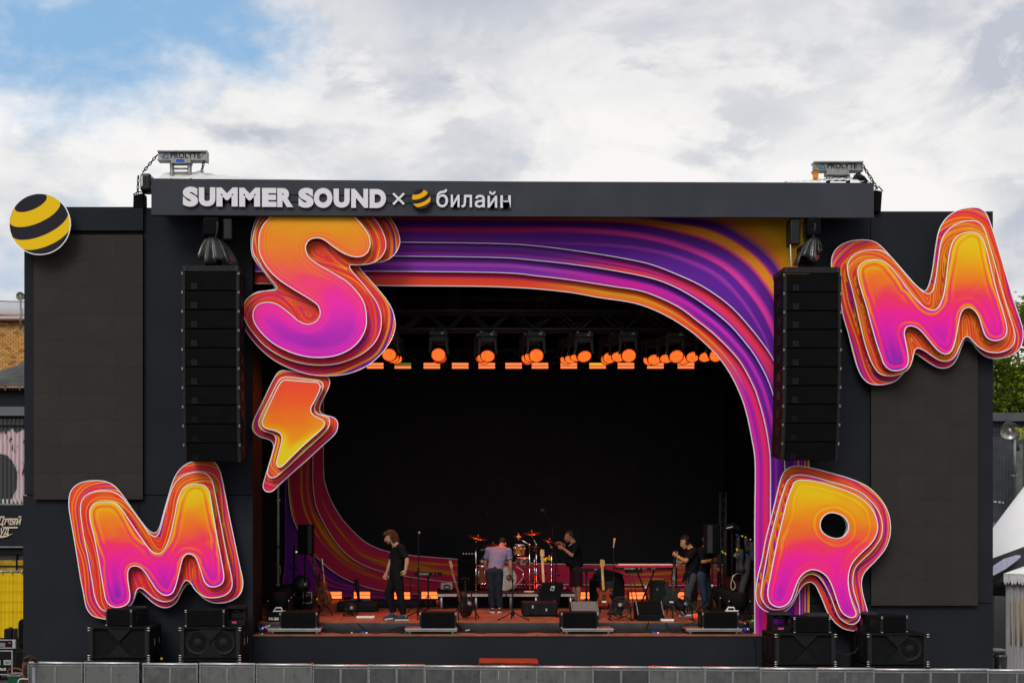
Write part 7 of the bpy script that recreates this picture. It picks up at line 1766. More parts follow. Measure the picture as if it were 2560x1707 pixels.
def guitar(label, name, x_head, y_head, x_end, y_end, Y, body, neckm, headm, bw=.34, bl=.46, black=False, acoustic=False, lean=.12, edge=0.0, pegs=6):
    """stands in the plane facing the audience, neck up, on a small stand"""
    a = P(x_head, y_head, Y + lean); e = P(x_end, y_end, Y); ax = (a - e).normalized(); L = (a - e).length
    side = ax.cross(Vector((0, 1, 0))).normalized(); fr_ = side.cross(ax).normalized()
    side = (side * math.cos(edge) + fr_ * math.sin(edge)).normalized(); fr_ = side.cross(ax).normalized()
    if fr_.y > 0: fr_ = -fr_
    t = thing(name, label, 'guitar', e)
    if acoustic: prof = [(0, .0), (.07, -.0), (.155, .05), (.185, .13), (.165, .22), (.115, .28), (.125, .33), (.14, .38), (.12, .44), (.05, .475), (.0, .48)]
    else: prof = [(0, .02), (.08, .0), (.15, .05), (.17, .13), (.14, .20), (.115, .26), (.14, .33), (.16, .40), (.14, .45), (.09, .42), (.05, .37), (.03, .36)]
    k = bl / .48; out = [(u * bw / .34, v * k) for u, v in prof] + [(-u * bw / .34 * (1 if acoustic else .95), v * k * (1 if acoustic or v < .3 else .93)) for u, v in prof[::-1] if u > 0]
    th = .10 if acoustic else .045
    c2 = catmull(out, 4)
    fr0 = [e + side * u + ax * v - fr_ * 0 for u, v in c2]; n = len(c2)
    mb = MB(); tr = tessellate_polygon([[Vector((u, v, 0)) for u, v in c2]])
    f0 = [p + fr_ * th / 2 for p in fr0]; b0 = [p - fr_ * th / 2 for p in fr0]
    mb.add(f0, tr); mb.add(b0, [q_[::-1] for q_ in tr]); mb.add(f0 + b0, [(i, (i + 1) % n, n + (i + 1) % n, n + i) for i in range(n)], True)
    mb.build('body', body, t, bevel=.006)
    nl = L - .16; q_ = Matrix((side, fr_, ax)).transposed()
    s0 = e + ax * (bl * .78) + fr_ * (th / 2 + .008); s1 = e + ax * nl + fr_ * (th / 2 + .004)
    MB().box((s0 + s1) / 2, (.052, .024, (s1 - s0).length), q_).build('neck', neckm, t, bevel=.005)
    for i in range(1, 13):
        p = s0 + (s1 - s0) * (1 - .5 ** (i / 9.0)) * 1.1 if False else s1 + (s0 - s1) * (i / 13)
        MB().box(p + fr_ * .0125, (.052, .002, .003), q_).build('fret', K['pin'], t)
    hp_ = [(-.028, 0), (.028, 0), (.042, .05), (.030, .15), (0, .165), (-.036, .145), (-.045, .05)]
    mb = MB(); hh = [s1 + side * u + ax * v for u, v in hp_]; n = len(hh); mb.add([p + fr_ * .008 for p in hh] + [p - fr_ * .008 for p in hh], [tuple(range(n)), tuple(range(2 * n - 1, n - 1, -1))] + [(i, (i + 1) % n, n + (i + 1) % n, n + i) for i in range(n)]); mb.build('headstock', headm, t)
    for i in range(pegs):
        v = .03 + .11 * (i % 3 if pegs == 6 and acoustic else i) / (2 if acoustic else max(1, pegs - 1)); sd_ = (1 if (acoustic and i >= 3) else -1)
        MB().cyl(s1 + ax * v + side * sd_ * .03, s1 + ax * v + side * sd_ * .062, .009, n=6).build('tuning_peg', K['pin'], t)
    for i in range(4):
        o_ = (i - 1.5) * .011; MB().cyl(e + ax * bl * .24 + side * o_ + fr_ * (th / 2 + .012), s1 + side * o_ + fr_ * .016, .0015, n=4).build('string', K['pin'], t)
    MB().box(e + ax * bl * .22 + fr_ * (th / 2 + .008), (.09, .012, .03), q_).build('bridge', K['black'] if acoustic else K['chrome'], t)
    if acoustic: MB().cyl(e + ax * bl * .56 + fr_ * (th / 2 + .001), e + ax * bl * .56 + fr_ * (th / 2 + .003), .05, n=20).build('sound_hole', K['black'], t)
    else:
        for f_ in (.36, .52): MB().box(e + ax * bl * f_ + fr_ * (th / 2 + .004), (.08, .01, .03), q_).build('pickup', K['black'], t)
    return t
def gstand(label, px, Y, h=.62, yellow=True, w=.24):
    b = P(px, 0, Y); t = thing('guitar_stand', label, 'guitar stand', (b.x, Y + .2, DECK))
    MB().cyl((b.x, Y + .22, DECK + .16), (b.x, Y + .30, DECK + h), .016, n=8).build('stand_post', K['black'], t)
    for s_ in (-1, 1):
        MB().tube([(b.x, Y + .22, DECK + .30), (b.x + s_ * w * .7, Y + .06, DECK + .15), (b.x + s_ * w, Y - .10, DECK + .02)], .013, 6).build('leg', K['black'], t)
        MB().tube([(b.x + s_ * .10, Y + .16, DECK + .24), (b.x + s_ * .12, Y - .02, DECK + .22), (b.x + s_ * .12, Y - .07, DECK + .27)], .014, 6).build('cradle_arm', K['black'], t)
    MB().tube([(b.x, Y + .22, DECK + .30), (b.x, Y + .40, DECK + .02)], .013, 6).build('leg', K['black'], t)
    MB().tube([(b.x - .07, Y + .22, DECK + h), (b.x - .07, Y + .30, DECK + h + .03), (b.x + .07, Y + .30, DECK + h + .03), (b.x + .07, Y + .22, DECK + h)], .012, 6).build('neck_yoke', K['black'], t)
    if yellow: MB().box((b.x, Y + .17, DECK + .33), (.11, .06, .05)).build('yellow_catch', K['yellow'], t, bevel=.01)
    return t
SUNB = mat('sunburst', (.24, .030, .004), .3, var=.85, scale=4)
guitar('brown acoustic guitar leaning on the left double stand', 'acoustic_guitar', 786, 1392, 815, 1512, 24.4, K['mahogany'], K['black'], K['mahogany'], .34, .50, acoustic=True, lean=.15, edge=.75)
guitar('electric guitar seen edge on with a pale maple neck at the left double stand', 'electric_guitar', 807, 1396, 821, 1508, 24.6, SUNB, K['maple'], K['maple'], .32, .44, lean=.15, edge=1.25)
gs = gstand('left double guitar stand with yellow catch holding two guitars', 795, 24.35, .86, True, .30)
guitar('shiny black acoustic guitar with a brown neck at the left front of the riser', 'acoustic_guitar', 1130, 1400, 1168, 1540, 23.7, K['blackgloss'], K['mahogany'], K['maple'], .34, .50, acoustic=True, lean=.2, edge=1.1)
gstand('guitar stand under the shiny black acoustic guitar', 1164, 23.7, .75, True, .26)
guitar('bass guitar with a long pale maple neck behind the open road case', 'bass_guitar', 1354, 1373, 1362, 1520, 25.2, K['blackgloss'], K['maple'], K['maple'], .34, .45, lean=.1, pegs=4)
gstand('guitar stand behind the open road case', 1361, 25.2, .8, False)
guitar('sunburst electric guitar with an amber neck before the black equipment stack', 'electric_guitar', 1505, 1398, 1512, 1515, 24.3, SUNB, K['amber'], K['amber'], .31, .42, lean=.12, edge=.35)
gstand('guitar stand with a yellow catch under the sunburst guitar', 1506, 24.25, .70, True)
guitar('black double horned electric guitar standing before the person with headphones', 'electric_guitar', 1687, 1396, 1677, 1518, 24.0, K['blackgloss'], K['black'], K['black'], .36, .50, lean=.12, pegs=6)
gstand('guitar stand with a yellow catch under the black guitar', 1676, 23.95, .72, True)

def keyb(label, x0, y0, x1, y1, Y, topm, frontm, d_=.36, keys=True):
    a, b = P(x0, y1, Y), P(x1, y0, Y); t = thing('keyboard', label, 'keyboard', (a.x, Y, a.z)); h = b.z - a.z
    MB().bx(a.x, b.x, Y, Y + d_, a.z, a.z + h * .52).build('front_panel', frontm, t, bevel=.006)
    MB().bx(a.x, b.x, Y + .002, Y + d_, a.z + h * .53, b.z).build('upper_shell', topm, t, bevel=.006)
    if keys:
        n = 52; w = (b.x - a.x - .14) / n
        kp = None
        for i in range(n):
            x = a.x + .07 + i * w
            if kp is None: kp = MB().bx(x, x + w * .9, Y + .18, Y + .34, b.z, b.z + .022).build('white_key', K['white'], t); x0k = x
            else: c_ = kp.copy(); COL.objects.link(c_); c_.location = (x - x0k, 0, 0)
    return t
kb = keyb('long red stage keyboard on an X stand seen from behind', 1542, 1412.5, 1694, 1424.5, 25.6, K['redgloss'], K['blackgloss'])
textmesh('nord stage 3', 1561, 1418.6, 1588, 1422.8, 25.592, .004).build('lettering', K['white'], kb)
for px in (1596, 1606, 1612, 1628, 1634): MB().rect(px, 1419, px + 4, 1422.4, 25.594, .004).build('socket_mark', K['aludark'], kb)
MB().rect(1683, 1412.8, 1688, 1415, 25.594, .004).build('badge', K['white'], kb)
xs = thing('keyboard_stand', 'black X shaped stand under the red keyboard', 'keyboard stand', (P(1615, 0, 25.7).x, 25.7, DECK))
for a, b in (((1592, 1425), (1630, 1503)), ((1636, 1425), (1596, 1505))):
    for dy in (0, .22): MB().bar(P(*a, 25.68 + dy), P(b[0], 1310 + (EYE - DECK) / (25.68 + dy) * F - 1, 25.68 + dy), .045, .03).build('cross_bar', K['black'], xs)
MB().cyl(P(1614, 1467, 25.64), P(1614, 1467, 25.98), .025, n=10).build('pivot', K['pin'], xs)
for px, a in ((1682, 0), (1691, 1)): MB().bar(P(px, 1425, 25.9), Vector((P(px - 3 * (1 - a), 0, 25.9).x, 25.9, DECK)), .05 - .02 * a, .04).build('upright', K['black'], xs)
for px0, px1 in ((1573, 1585), (1582, 1597)):
    MB().cyl(P(px0, 1433, 25.3), Vector((P(px1, 0, 25.3).x, 25.3, DECK + .02)), .012, n=6).build('thin_leg', K['pipe'], xs)
MB().rect(1568, 1425, 1606, 1432, 25.6, .3).build('pedal_box', K['black'], xs)
k2 = keyb('short flat black keyboard beside the person with maroon shorts', 1432, 1421, 1501, 1428, 25.4, K['blackgloss'], K['black'], keys=False)
MB().rect(1486, 1421.3, 1493, 1424, 25.39, .004).build('blue_mark', mat('faint blue light', (.02, .15, .3), .4, emit=(.02, .2, .5), es=.4), k2)
p2 = thing('keyboard_stand', 'single black post under the short flat keyboard', 'keyboard stand', (P(1466, 0, 25.5).x, 25.5, DECK)); MB().cyl((P(1466, 0, 25.5).x, 25.5, DECK), P(1466, 1428.3, 25.5), .022, n=8).build('post', K['black'], p2); tripod(p2, P(1466, 0, 25.5).x, 25.5, DECK, .3, .3)
k3 = keyb('small black sampler on a post left of the drum kit', 1036, 1431, 1105, 1440, 26.2, K['black'], K['blackgloss'], .3, False)
for x0_, x1_, m_ in ((1048, 1071, K['aludark']), (1082, 1085, K['red']), (1091, 1093, K['red'])): MB().rect(x0_, 1431.5, x1_, 1436.5, 26.19, .006).build('sampler_pad', m_, k3)
p3 = thing('keyboard_stand', 'thin black post under the small sampler', 'keyboard stand', (P(1070.5, 0, 26.3).x, 26.3, DECK)); MB().cyl((P(1070.5, 0, 26.3).x, 26.3, DECK), P(1070.5, 1440.3, 26.3), .018, n=8).build('post', K['black'], p3); tripod(p3, P(1070.5, 0, 26.3).x, 26.3, DECK, .3, .3)

def amp(label, x0, y0, x1, y1, Y, z0, d_=.45, knobs=0, name='amplifier', m=None):
    a, b = P(x0, y1, Y), P(x1, y0, Y); t = thing(name, label, 'amplifier', ((a.x + b.x) / 2, Y, a.z if z0 is None else z0)); za = a.z if z0 is None else z0
    MB().bx(a.x, b.x, Y + .02, Y + d_, za, b.z).build('cabinet', m or K['cab'], t, bevel=.015)
    MB().bx(a.x + .03, b.x - .03, Y, Y + .019, za + .03, b.z - (.09 if knobs else .03)).build('grille', K['grille'], t)
    for i in range(knobs): x = a.x + .06 + (b.x - a.x - .12) * i / max(1, knobs - 1); MB().cyl((x, Y + .02, b.z - .05), (x, Y - .002, b.z - .05), .014, n=8).build('knob', K['pin'], t)
    return t
amp('bass amplifier head on top of the black cabinet left of the drums', 1152, 1378, 1194, 1396, 27.4, None, .35, 5)
amp('tall black speaker cabinet left of the drums on the riser', 1145, 1397, 1200, 1474, 27.4, RZ, .5)
ra = thing('wireless_rack', 'small pale rack with coiled cable on the left end of the riser', 'rack', P(1118, 1476, 26.4)); MB().rect(1102, 1457, 1131, 1473, 26.35, .3).build('rack_shell', mat('pale rack', (.24, .24, .26), .5), ra, bevel=.01)
MB().tube([P(1117 + 8 * math.cos(i * .7), 1466 + 5 * math.sin(i * .7), 26.33 - .002 * (i % 4)) for i in range(24)], .011, 5).build('coiled_cable', K['cable'], ra)
eq = thing('covered_equipment', 'tall black cloth covered equipment behind the sunburst guitar', 'equipment', (P(1520, 0, 26).x, 26.0, DECK)); za = DECK
mb = MB(); mb.prism([(P(x, 0, 26).x, zt(y, 26)) for x, y in ((1481, 1505), (1481, 1450), (1490, 1447), (1490, 1436), (1500, 1430), (1503, 1424), (1515, 1422), (1545, 1430), (1556, 1434), (1559, 1446), (1562, 1455), (1562, 1505))], 26.0, 26.6); mb.build('cloth_cover', K['blackcloth'], eq, bevel=.03, segs=2)
MB().rect(1513, 1452, 1534, 1490, 25.97, .02).build('front_panel', mat('dark panel', (.02, .02, .024), .4), eq)
for px, py in ((1529, 1473), (1527, 1482), (1524, 1478)): MB().sphere(P(px, py, 25.95), .010, 6, 4).build('pilot_light', mat('red pilot', (.3, .01, .01), .4, emit=(1, .05, .02), es=1.2), eq)
ac = thing('equipment_case', 'upright dark green case with pale numerals behind the black guitar', 'equipment', (P(1648, 0, 25.9).x, 25.9, DECK))
MB().bx(P(1630, 0, 25.9).x, P(1667, 0, 25.9).x, 25.9, 26.3, DECK, zt(1451, 25.9)).build('case_shell', mat('dark green black', (.010, .016, .013), .5), ac, bevel=.05, segs=3)
textmesh('17', 1641, 1470, 1646, 1476, 25.89, .004, bold=.02).build('lettering', K['pin'], ac)

def wedge(label, x0, y0, x1, y1, Y, z0=DECK, face=None, slope_=.62):
    a, b = P(x0, y1, Y), P(x1, y0, Y); t = thing('floor_monitor', label, 'floor monitor', ((a.x + b.x) / 2, Y, z0)); h = b.z - z0; w = b.x - a.x
    prof = [(0, .0), (0, h * .30), (.30, h), (.46, h * .96), (.52, 0)]; n = len(prof)
    vs_ = [(x, Y + y, z0 + z_) for x in (a.x, b.x) for y, z_ in prof]
    MB().add(vs_, [tuple(range(n)), tuple(range(2 * n - 1, n - 1, -1))] + [(i, (i + 1) % n, n + (i + 1) % n, n + i) for i in range(n)]).build('cabinet', K['cab'], t, bevel=.012)
    fa = [Vector((x, Y + y, z_)) for x, y, z_ in ((a.x + .03, .022, z0 + h * .36), (b.x - .03, .022, z0 + h * .36), (b.x - .03, .285, z0 + h * .97), (a.x + .03, .285, z0 + h * .97))]
    nn_ = (fa[1] - fa[0]).cross(fa[3] - fa[0]).normalized() * .012
    MB().hexa([p + nn_ for p in fa], -nn_ * .8).build('grille', face or K['grille'], t)
    for x in (a.x + .012, b.x - .012): MB().bar((x, Y - .002, z0 + h * .32), (x, Y + .288, z0 + h * .99), .02, .01).build('edge_strip', K['aludark'], t)
    return t
wedge('floor monitor with a light grey grille behind the second front speaker from the right', 1430, 1505, 1498, 1545, 23.3, face=mat('light grey grille', (.16, .16, .16), .85, var=.15, scale=60, bump=.6, bscale=240))
wedge('black floor monitor with a silver edge between two fans', 1594, 1504, 1661, 1552, 23.0)

def fan(label, px, py, r_px, Y, tilt):
    c = P(px, py, Y); r = r_px / F * Y; t = thing('stage_fan', label, 'fan', (c.x, Y, DECK)); ax = Vector((tilt, -.75, .45)).normalized(); q_ = ax.to_track_quat('Z', 'Y').to_matrix()
    ring = lambda rr_, o_: [c + ax * o_ + q_ @ Vector((rr_ * math.cos(a), rr_ * math.sin(a), 0)) for a in np.linspace(0, 2 * math.pi, 33)[:-1]]
    for o_ in (-.07, .07): MB().tube(ring(r, o_), .010, 5, True).build('guard_ring', K['blackgloss'], t)
    mb = MB()
    for rr_ in (.25, .45, .65, .83): mb.tube(ring(r * rr_, .09), .0035, 4, True)
    for i in range(12):
        a = math.pi * 2 * i / 12; mb.tube([c + ax * .10 + q_ @ Vector((r * .12 * math.cos(a), r * .12 * math.sin(a), 0)), c + ax * .09 + q_ @ Vector((r * .7 * math.cos(a), r * .7 * math.sin(a), 0)), c + ax * .07 + q_ @ Vector((r * math.cos(a), r * math.sin(a), 0))], .004, 4)
    mb.build('guard_wire', K['blackgloss'], t)['kind'] = 'stuff'
    for i in range(3):
        a = 2.094 * i; u = q_ @ Vector((math.cos(a), math.sin(a), 0)); v = q_ @ Vector((-math.sin(a), math.cos(a), 0))
        MB().add([c + u * r * .12 - v * .02 + ax * .02, c + u * r * .12 + v * .05 - ax * .01, c + u * r * .85 + v * .13 - ax * .03, c + u * r * .9 - v * .05 + ax * .04], [(0, 1, 2, 3)]).build('blade', K['black'], t).modifiers.new('s', 'SOLIDIFY').thickness = .006
    MB().lathe(c - ax * .12, ax, [(0, 0), (.06, .01), (.07, .10), (.05, .14), (.04, .22), (0, .225)], 16).build('motor', K['blackgloss'], t)
    MB().lathe(c + ax * .10, ax, [(.045, 0), (.04, .012), (0, .014)], 16).build('badge', K['aludark'], t)
    for s_ in (-1, 1):
        e = c + Vector((s_ * (r + .02), 0, 0)); MB().tube([e, (e.x, Y + .05, DECK + .10), (e.x, Y - .05, DECK + .012)], .013, 6).build('stand_arm', K['black'], t); MB().tube([(e.x, Y + .25, DECK + .013), (e.x, Y - .22, DECK + .013)], .013, 6).build('foot', K['black'], t)
    return t
fan('black stage fan leaning before the shiny black acoustic guitar', 1168, 1513, 19, 23.4, .45)
fan('black stage fan between the two floor monitors', 1551, 1517, 24, 23.2, -.15)
fan('black stage fan in front of the black electric guitar', 1707, 1514, 22, 23.1, .50)
fan('black stage fan behind the walking person at the left', 876, 1524, 14, 24.3, .3)

# open road case with lid
rc2 = thing('road_case', 'open black road case with a pale sticker and pink tape in its raised lid', 'road case', (P(1355, 0, 24.2).x, 24.2, DECK))
MB().bx(P(1307, 0, 24.1).x, P(1395, 0, 24.1).x, 24.1, 24.65, DECK + .02, zt(1505, 24.1)).build('case_base', K['black'], rc2, bevel=.02, segs=2)
for f in (.12, .38, .62, .88): x = P(1307 + 88 * f, 0, 24.08).x; MB().bx(x - .025, x + .025, 24.085, 24.098, DECK + .03, zt(1508, 24.1)).build('case_rib', K['blackgloss'], rc2)
MB().hexa([P(1349, 1516, 24.66), P(1397, 1516, 24.66), P(1409, 1458, 24.85), P(1356, 1458, 24.85)], (0, .10, .03)).build('case_lid', K['blackcloth'], rc2, bevel=.02, segs=2)
MB().hexa([P(1375.5, 1475, 24.78), P(1384.5, 1476, 24.78), P(1387, 1464.5, 24.82), P(1378.5, 1464, 24.82)], (0, .006, 0)).build('sticker', mat('pale sticker', (.48, .48, .48), .6), rc2)
for k in range(3): MB().hexa([P(1377.3 + .5 * (2 - k), 1468.6 + 2.2 * k, 24.77), P(1383.2 + .4 * (2 - k), 1469 + 2.2 * k, 24.77), P(1383.6 + .4 * (2 - k), 1467.4 + 2.2 * k, 24.775), P(1377.7 + .5 * (2 - k), 1467 + 2.2 * k, 24.775)], (0, .004, 0)).build('sticker_print', K['black'], rc2)
MB().hexa([P(1362, 1505.5, 24.66), P(1388, 1504, 24.66), P(1388.5, 1500.5, 24.67), P(1362.5, 1502, 24.67)], (0, .006, 0)).build('pink_tape', K['pink'], rc2)
MB().rect(1330, 1512, 1334, 1520, 24.075, .02).build('latch', K['pin'], rc2); MB().rect(1364, 1520, 1368, 1527, 24.075, .02).build('latch', K['pin'], rc2)
pt = thing('pink_tag', 'small pink tag on the riser right of the raised case lid', 'tag', P(1412, 1472, 26.3)); MB().hexa([P(1408, 1472, 26.3), P(1415, 1471, 26.3), P(1415, 1466, 26.3), P(1408, 1467, 26.3)], (0, .01, 0)).build('tag_plate', K['pink'], pt)
pb = thing('pedal_board', 'effects pedal board with red and purple lights beside the road case', 'pedal board', (P(1412, 0, 23.9).x, 23.9, DECK)); MB().bx(P(1392, 0, 23.9).x, P(1429, 0, 23.9).x, 23.9, 24.3, DECK, DECK + .06).build('board', K['black'], pb, bevel=.01)
for i, (px, m_) in enumerate(((1397, K['red']), (1404, K['magenta']), (1411, K['aludark']), (1418, K['magenta']), (1425, K['red']))): MB().bx(P(px - 2.6, 0, 24).x, P(px + 2.6, 0, 24).x, 23.98, 24.14, DECK + .061, DECK + .105).build('pedal', m_, pb, bevel=.005)

# front speakers on aluminium platforms
def platform(label, x0, x1, green=None):
    Y = 22.12; za = LIP + .026; zt_ = zt(1570.5, Y); zb_ = zt(1583, Y)
    a, b = P(x0, 0, Y).x, P(x1, 0, Y).x; t = thing('aluminium_platform', label, 'platform', ((a + b) / 2, Y, za))
    zb_ = max(zb_, za + .045)
    MB().bx(a, b, Y, Y + .05, (zt_ + zb_) / 2 + .004, zt_).build('edge_profile', K['alu'], t, bevel=.004)
    MB().bx(a + .01, b - .01, Y + .004, Y + .05, zb_, (zt_ + zb_) / 2).build('lower_profile', K['aludark'], t, bevel=.004)
    MB().bx(a + .01, b - .01, Y + .052, Y + .50, zt_ - .03, zt_ - .003).build('top_board', K['deck'], t)
    for i, x in enumerate((a + .09, b - .09)):
        for y in (Y + .08, Y + .44): MB().cyl((x, y, za), (x, y, zb_ + .03), .03, n=10).build('leg', K['green'] if green and i and y < Y + .2 else K['alu'], t)
    return zt_
for nm, bx0, bx1, px0, px1, gn in (('leftmost', 699, 793, 668, 803, None), ('second from left', 1049, 1141, 1012, 1144, 1), ('second from right', 1403, 1496, 1405, 1535, None), ('rightmost', 1756, 1847, 1716, 1857, None)):
    zt_ = platform(f'{nm} low aluminium platform along the stage lip', px0, px1, gn)
    fill_box(f'{nm} of the four black front speakers on the stage lip', bx0, HZ - (zt_ - EYE) * F / 22.15 - 40, bx1, HZ - (zt_ - EYE) * F / 22.15, 22.15, 0, .42)
mm = thing('floor_monitor', 'low black monitor with stencilled white letters behind the leftmost front speaker', 'floor monitor', (P(690, 0, 22.75).x, 22.75, DECK))
mbm = MB(); mbm.prism([(P(667, 0, 22.75).x, DECK + .04), (P(745, 0, 22.75).x, DECK + .04), (P(745, 0, 22.75).x, zt(1529, 22.75)), (P(668, 0, 22.75).x, zt(1529, 22.75))], 22.75, 23.2); mbm.build('cabinet', K['cab'], mm, bevel=.015)
textmesh('M-20', 672, 1542.5, 697, 1549.5, 22.744, .004, bold=.05).build('lettering', K['white'], mm)
MB().rect(690, 1553, 700, 1557, 22.73, .02).build('handle', K['pipe'], mm)
for y in (22.8, 23.1): MB().bx(P(670, 0, 22.75).x, P(742, 0, 22.75).x, y, y + .05, DECK, DECK + .041).build('foot', K['black'], mm)
def floor_head(label, px, Y, r=.17, face=None):
    x = P(px, 0, Y).x; t = thing('floor_lamp_head', label, 'stage lamp', (x, Y, DECK))
    MB().bx(x - .22, x + .22, Y - .18, Y + .18, DECK, DECK + .10).build('lamp_base', K['black'], t, bevel=.02)
    for s_ in (-1, 1):
        MB().hexa([(x + s_ * .21 - .02, Y - .06, DECK + .10), (x + s_ * .21 + .02, Y - .06, DECK + .10), (x + s_ * .20 + .02, Y - .06, DECK + .42), (x + s_ * .20 - .02, Y - .06, DECK + .42)], (0, .12, 0)).build('yoke', K['black'], t, bevel=.008)
        MB().sphere((x + s_ * .205, Y - .07, DECK + .36), .018, 8, 6).build('pivot', K['pin'], t)
    MB().lathe((x, Y, DECK + .16), (0, 0, 1), [(0, 0), (.10, .01), (.13, .08), (.17, .12), (.17, .36), (.155, .37)], 24).build('lamp_head', K['cab'], t)
    MB().lathe((x, Y, DECK + .50), (0, 0, 1), [(.155, .02), (0, .022)], 24).build('lens', K['mahogany'], t); return t
for i, (px, Y) in enumerate(((697, 23.5), (704, 24.6), (712, 25.6), (718, 26.5))): floor_head(f'upturned black lamp on the left stage floor, {ordn[i]} from the front', px, Y)
for i, (px, Y) in enumerate(((1847, 23.4), (1824, 24.4), (1803, 25.2))): floor_head(f'upturned black lamp on the right stage floor, {ordn[i]} from the front', px, Y)
for lab, px, Y in (('white lever lid on the low stencilled monitor at the left', 697, 22.85), ('white lever lid on the rightmost front speaker', 1831, 22.35)):
    t = thing('lever_lid', lab, 'lever', P(px, 1527, Y)); zb_ = zt(1528.6, Y) if px < 1000 else zt_ + 40 / F * 22.15 + .002
    x = P(px, 0, Y).x; MB().bx(x - .12, x + .12, Y, Y + .1, zb_, zb_ + .02).build('lid_base', K['white'], t, bevel=.005)
    MB().tube([(x - .10, Y + .05, zb_ + .02), (x - .06, Y + .05, zb_ + .075), (x + .04, Y + .05, zb_ + .075), (x + .06, Y + .05, zb_ + .02)], .014, 6).build('lever_bow', K['white'], t)
fc = case('small black flight case with silver edge left behind the pole speaker', 757, 1479, 780, 1508, 26.0, .4); MB().rect(765, 1484, 775, 1490, 25.99, .01).build('label_plate', K['aludark'], fc)
MB().bx(P(757, 0, 26).x, P(780, 0, 26).x, 26.02, 26.4, DECK, zt(1508, 26.0)).build('case_dolly', K['black'], fc)
fb2 = thing('folded_lamp', 'large round black lamp head lying behind the left pole speaker', 'stage lamp', (P(752, 0, 26.6).x, 26.6, DECK))
MB().lathe(P(752, 1462, 26.55), (.2, -1, .2), [(0, .25), (.15, .24), (.20, .15), (.20, .02), (.17, 0)], 28).build('lamp_head', K['cab'], fb2); MB().lathe(P(752, 1462, 26.52), (.2, -1, .2), [(.17, .26), (.16, .27), (0, .27)], 28).build('lens', K['blackgloss'], fb2)
MB().bx(P(738, 0, 26.6).x, P(770, 0, 26.6).x, 26.5, 26.9, DECK, zt(1476, 26.6)).build('lamp_base', K['black'], fb2, bevel=.02)
for i, (px, py) in enumerate(((754, 1453), (754, 1457), (754, 1470), (764, 1470))): MB().rect(px - 2, py - 1.2, px + 2, py + 1.2, 26.29, .006).build('warning_mark', K['aludark'], fb2)
st2 = thing('tall_stand', 'thin black stand with two hooked arms left of the pole speaker', 'stand', (P(735, 0, 25.6).x, 25.6, DECK)); MB().cyl((P(735, 0, 25.6).x, 25.6, DECK), P(735, 1362, 25.6), .02, n=8).build('stand_tube', K['black'], st2)
MB().tube(catmull([P(735, 1400, 25.6)[:], P(738, 1418, 25.5)[:], P(743, 1424, 25.45)[:]], 5, False), .012, 6).build('hook_arm', K['black'], st2); MB().tube(catmull([P(735, 1420, 25.6)[:], P(727, 1418, 25.5)[:], P(725, 1410, 25.45)[:]], 5, False), .012, 6).build('hook_arm', K['black'], st2)
MB().rect(739, 1377, 743, 1381, 25.5, .02).build('green_light', mat('green pilot', (.1, .5, .05), .4, emit=(.25, 1, .08), es=.8), st2); tripod(st2, P(735, 0, 25.6).x, 25.6, DECK, .35, .35)
bsh = thing('black_stand', 'leaning black flat stand behind the left strip lamps', 'stand', (P(895, 0, 25.5).x, 25.5, DECK)); MB().tube([P(897, 1500, 25.5), P(891, 1448, 25.6)], [.03, .055], 8).build('flat_blade', K['black'], bsh); tripod(bsh, P(897, 0, 25.5).x, 25.5, DECK, .3, .3)
for lab, x0_, x1_, y0_, y1_, Y in (('low black gear box behind the walking person', 928, 1055, 1500, 1522, 26.6), ('low black crate right of the left double guitar stand', 842, 945, 1504, 1528, 25.4), ('black case under the left end of the riser', 1050, 1090, 1498, 1520, 26.8)):
    t = thing('gear_case', lab, 'case', (P((x0_ + x1_) / 2, 0, Y).x, Y, DECK)); MB().bx(P(x0_, 0, Y).x, P(x1_, 0, Y).x, Y, Y + .4, DECK, zt(y0_, Y)).build('case_body', K['black'], t, bevel=.03, segs=2)
    MB().bx(P(x0_ + 4, 0, Y).x, P(x1_ - 4, 0, Y).x, Y - .006, Y - .001, zt(y0_, Y) - .07, zt(y0_, Y) - .055).build('case_seam', K['pipe'], t)
for lab, px, Y, w, m_ in (('white stage tablet lying on the deck left of the walking person', 913, 23.6, .36, K['white']), ('white socket strip at the front edge of the deck on the right', 1670, 22.85, .25, K['white']), ('blue cloth lying on the gear case behind the walking person', 950, 25.6, .42, mat('blue cloth', (.02, .10, .30), .8))):
    t = thing('tablet' if 'tablet' in lab else 'socket_strip' if 'strip' in lab else 'cloth', lab, 'tablet' if 'tablet' in lab else 'socket strip' if 'strip' in lab else 'cloth', (P(px, 0, Y).x, Y, DECK))
    z_ = zt(1504, 25.4) + .004 if 'cloth' in lab else DECK; x = P(px, 0, Y).x
    if 'cloth' in lab: x = P(900, 0, Y).x
    MB().bx(x - w / 2, x + w / 2, Y, Y + .22, z_, z_ + .045).build('case_body', m_, t, bevel=.012)
    MB().bx(x - w / 2 + .03, x + w / 2 - .03, Y + .03, Y + .19, z_ + .046, z_ + .05).build('top_face', K['aludark'] if 'cloth' not in lab else m_, t)
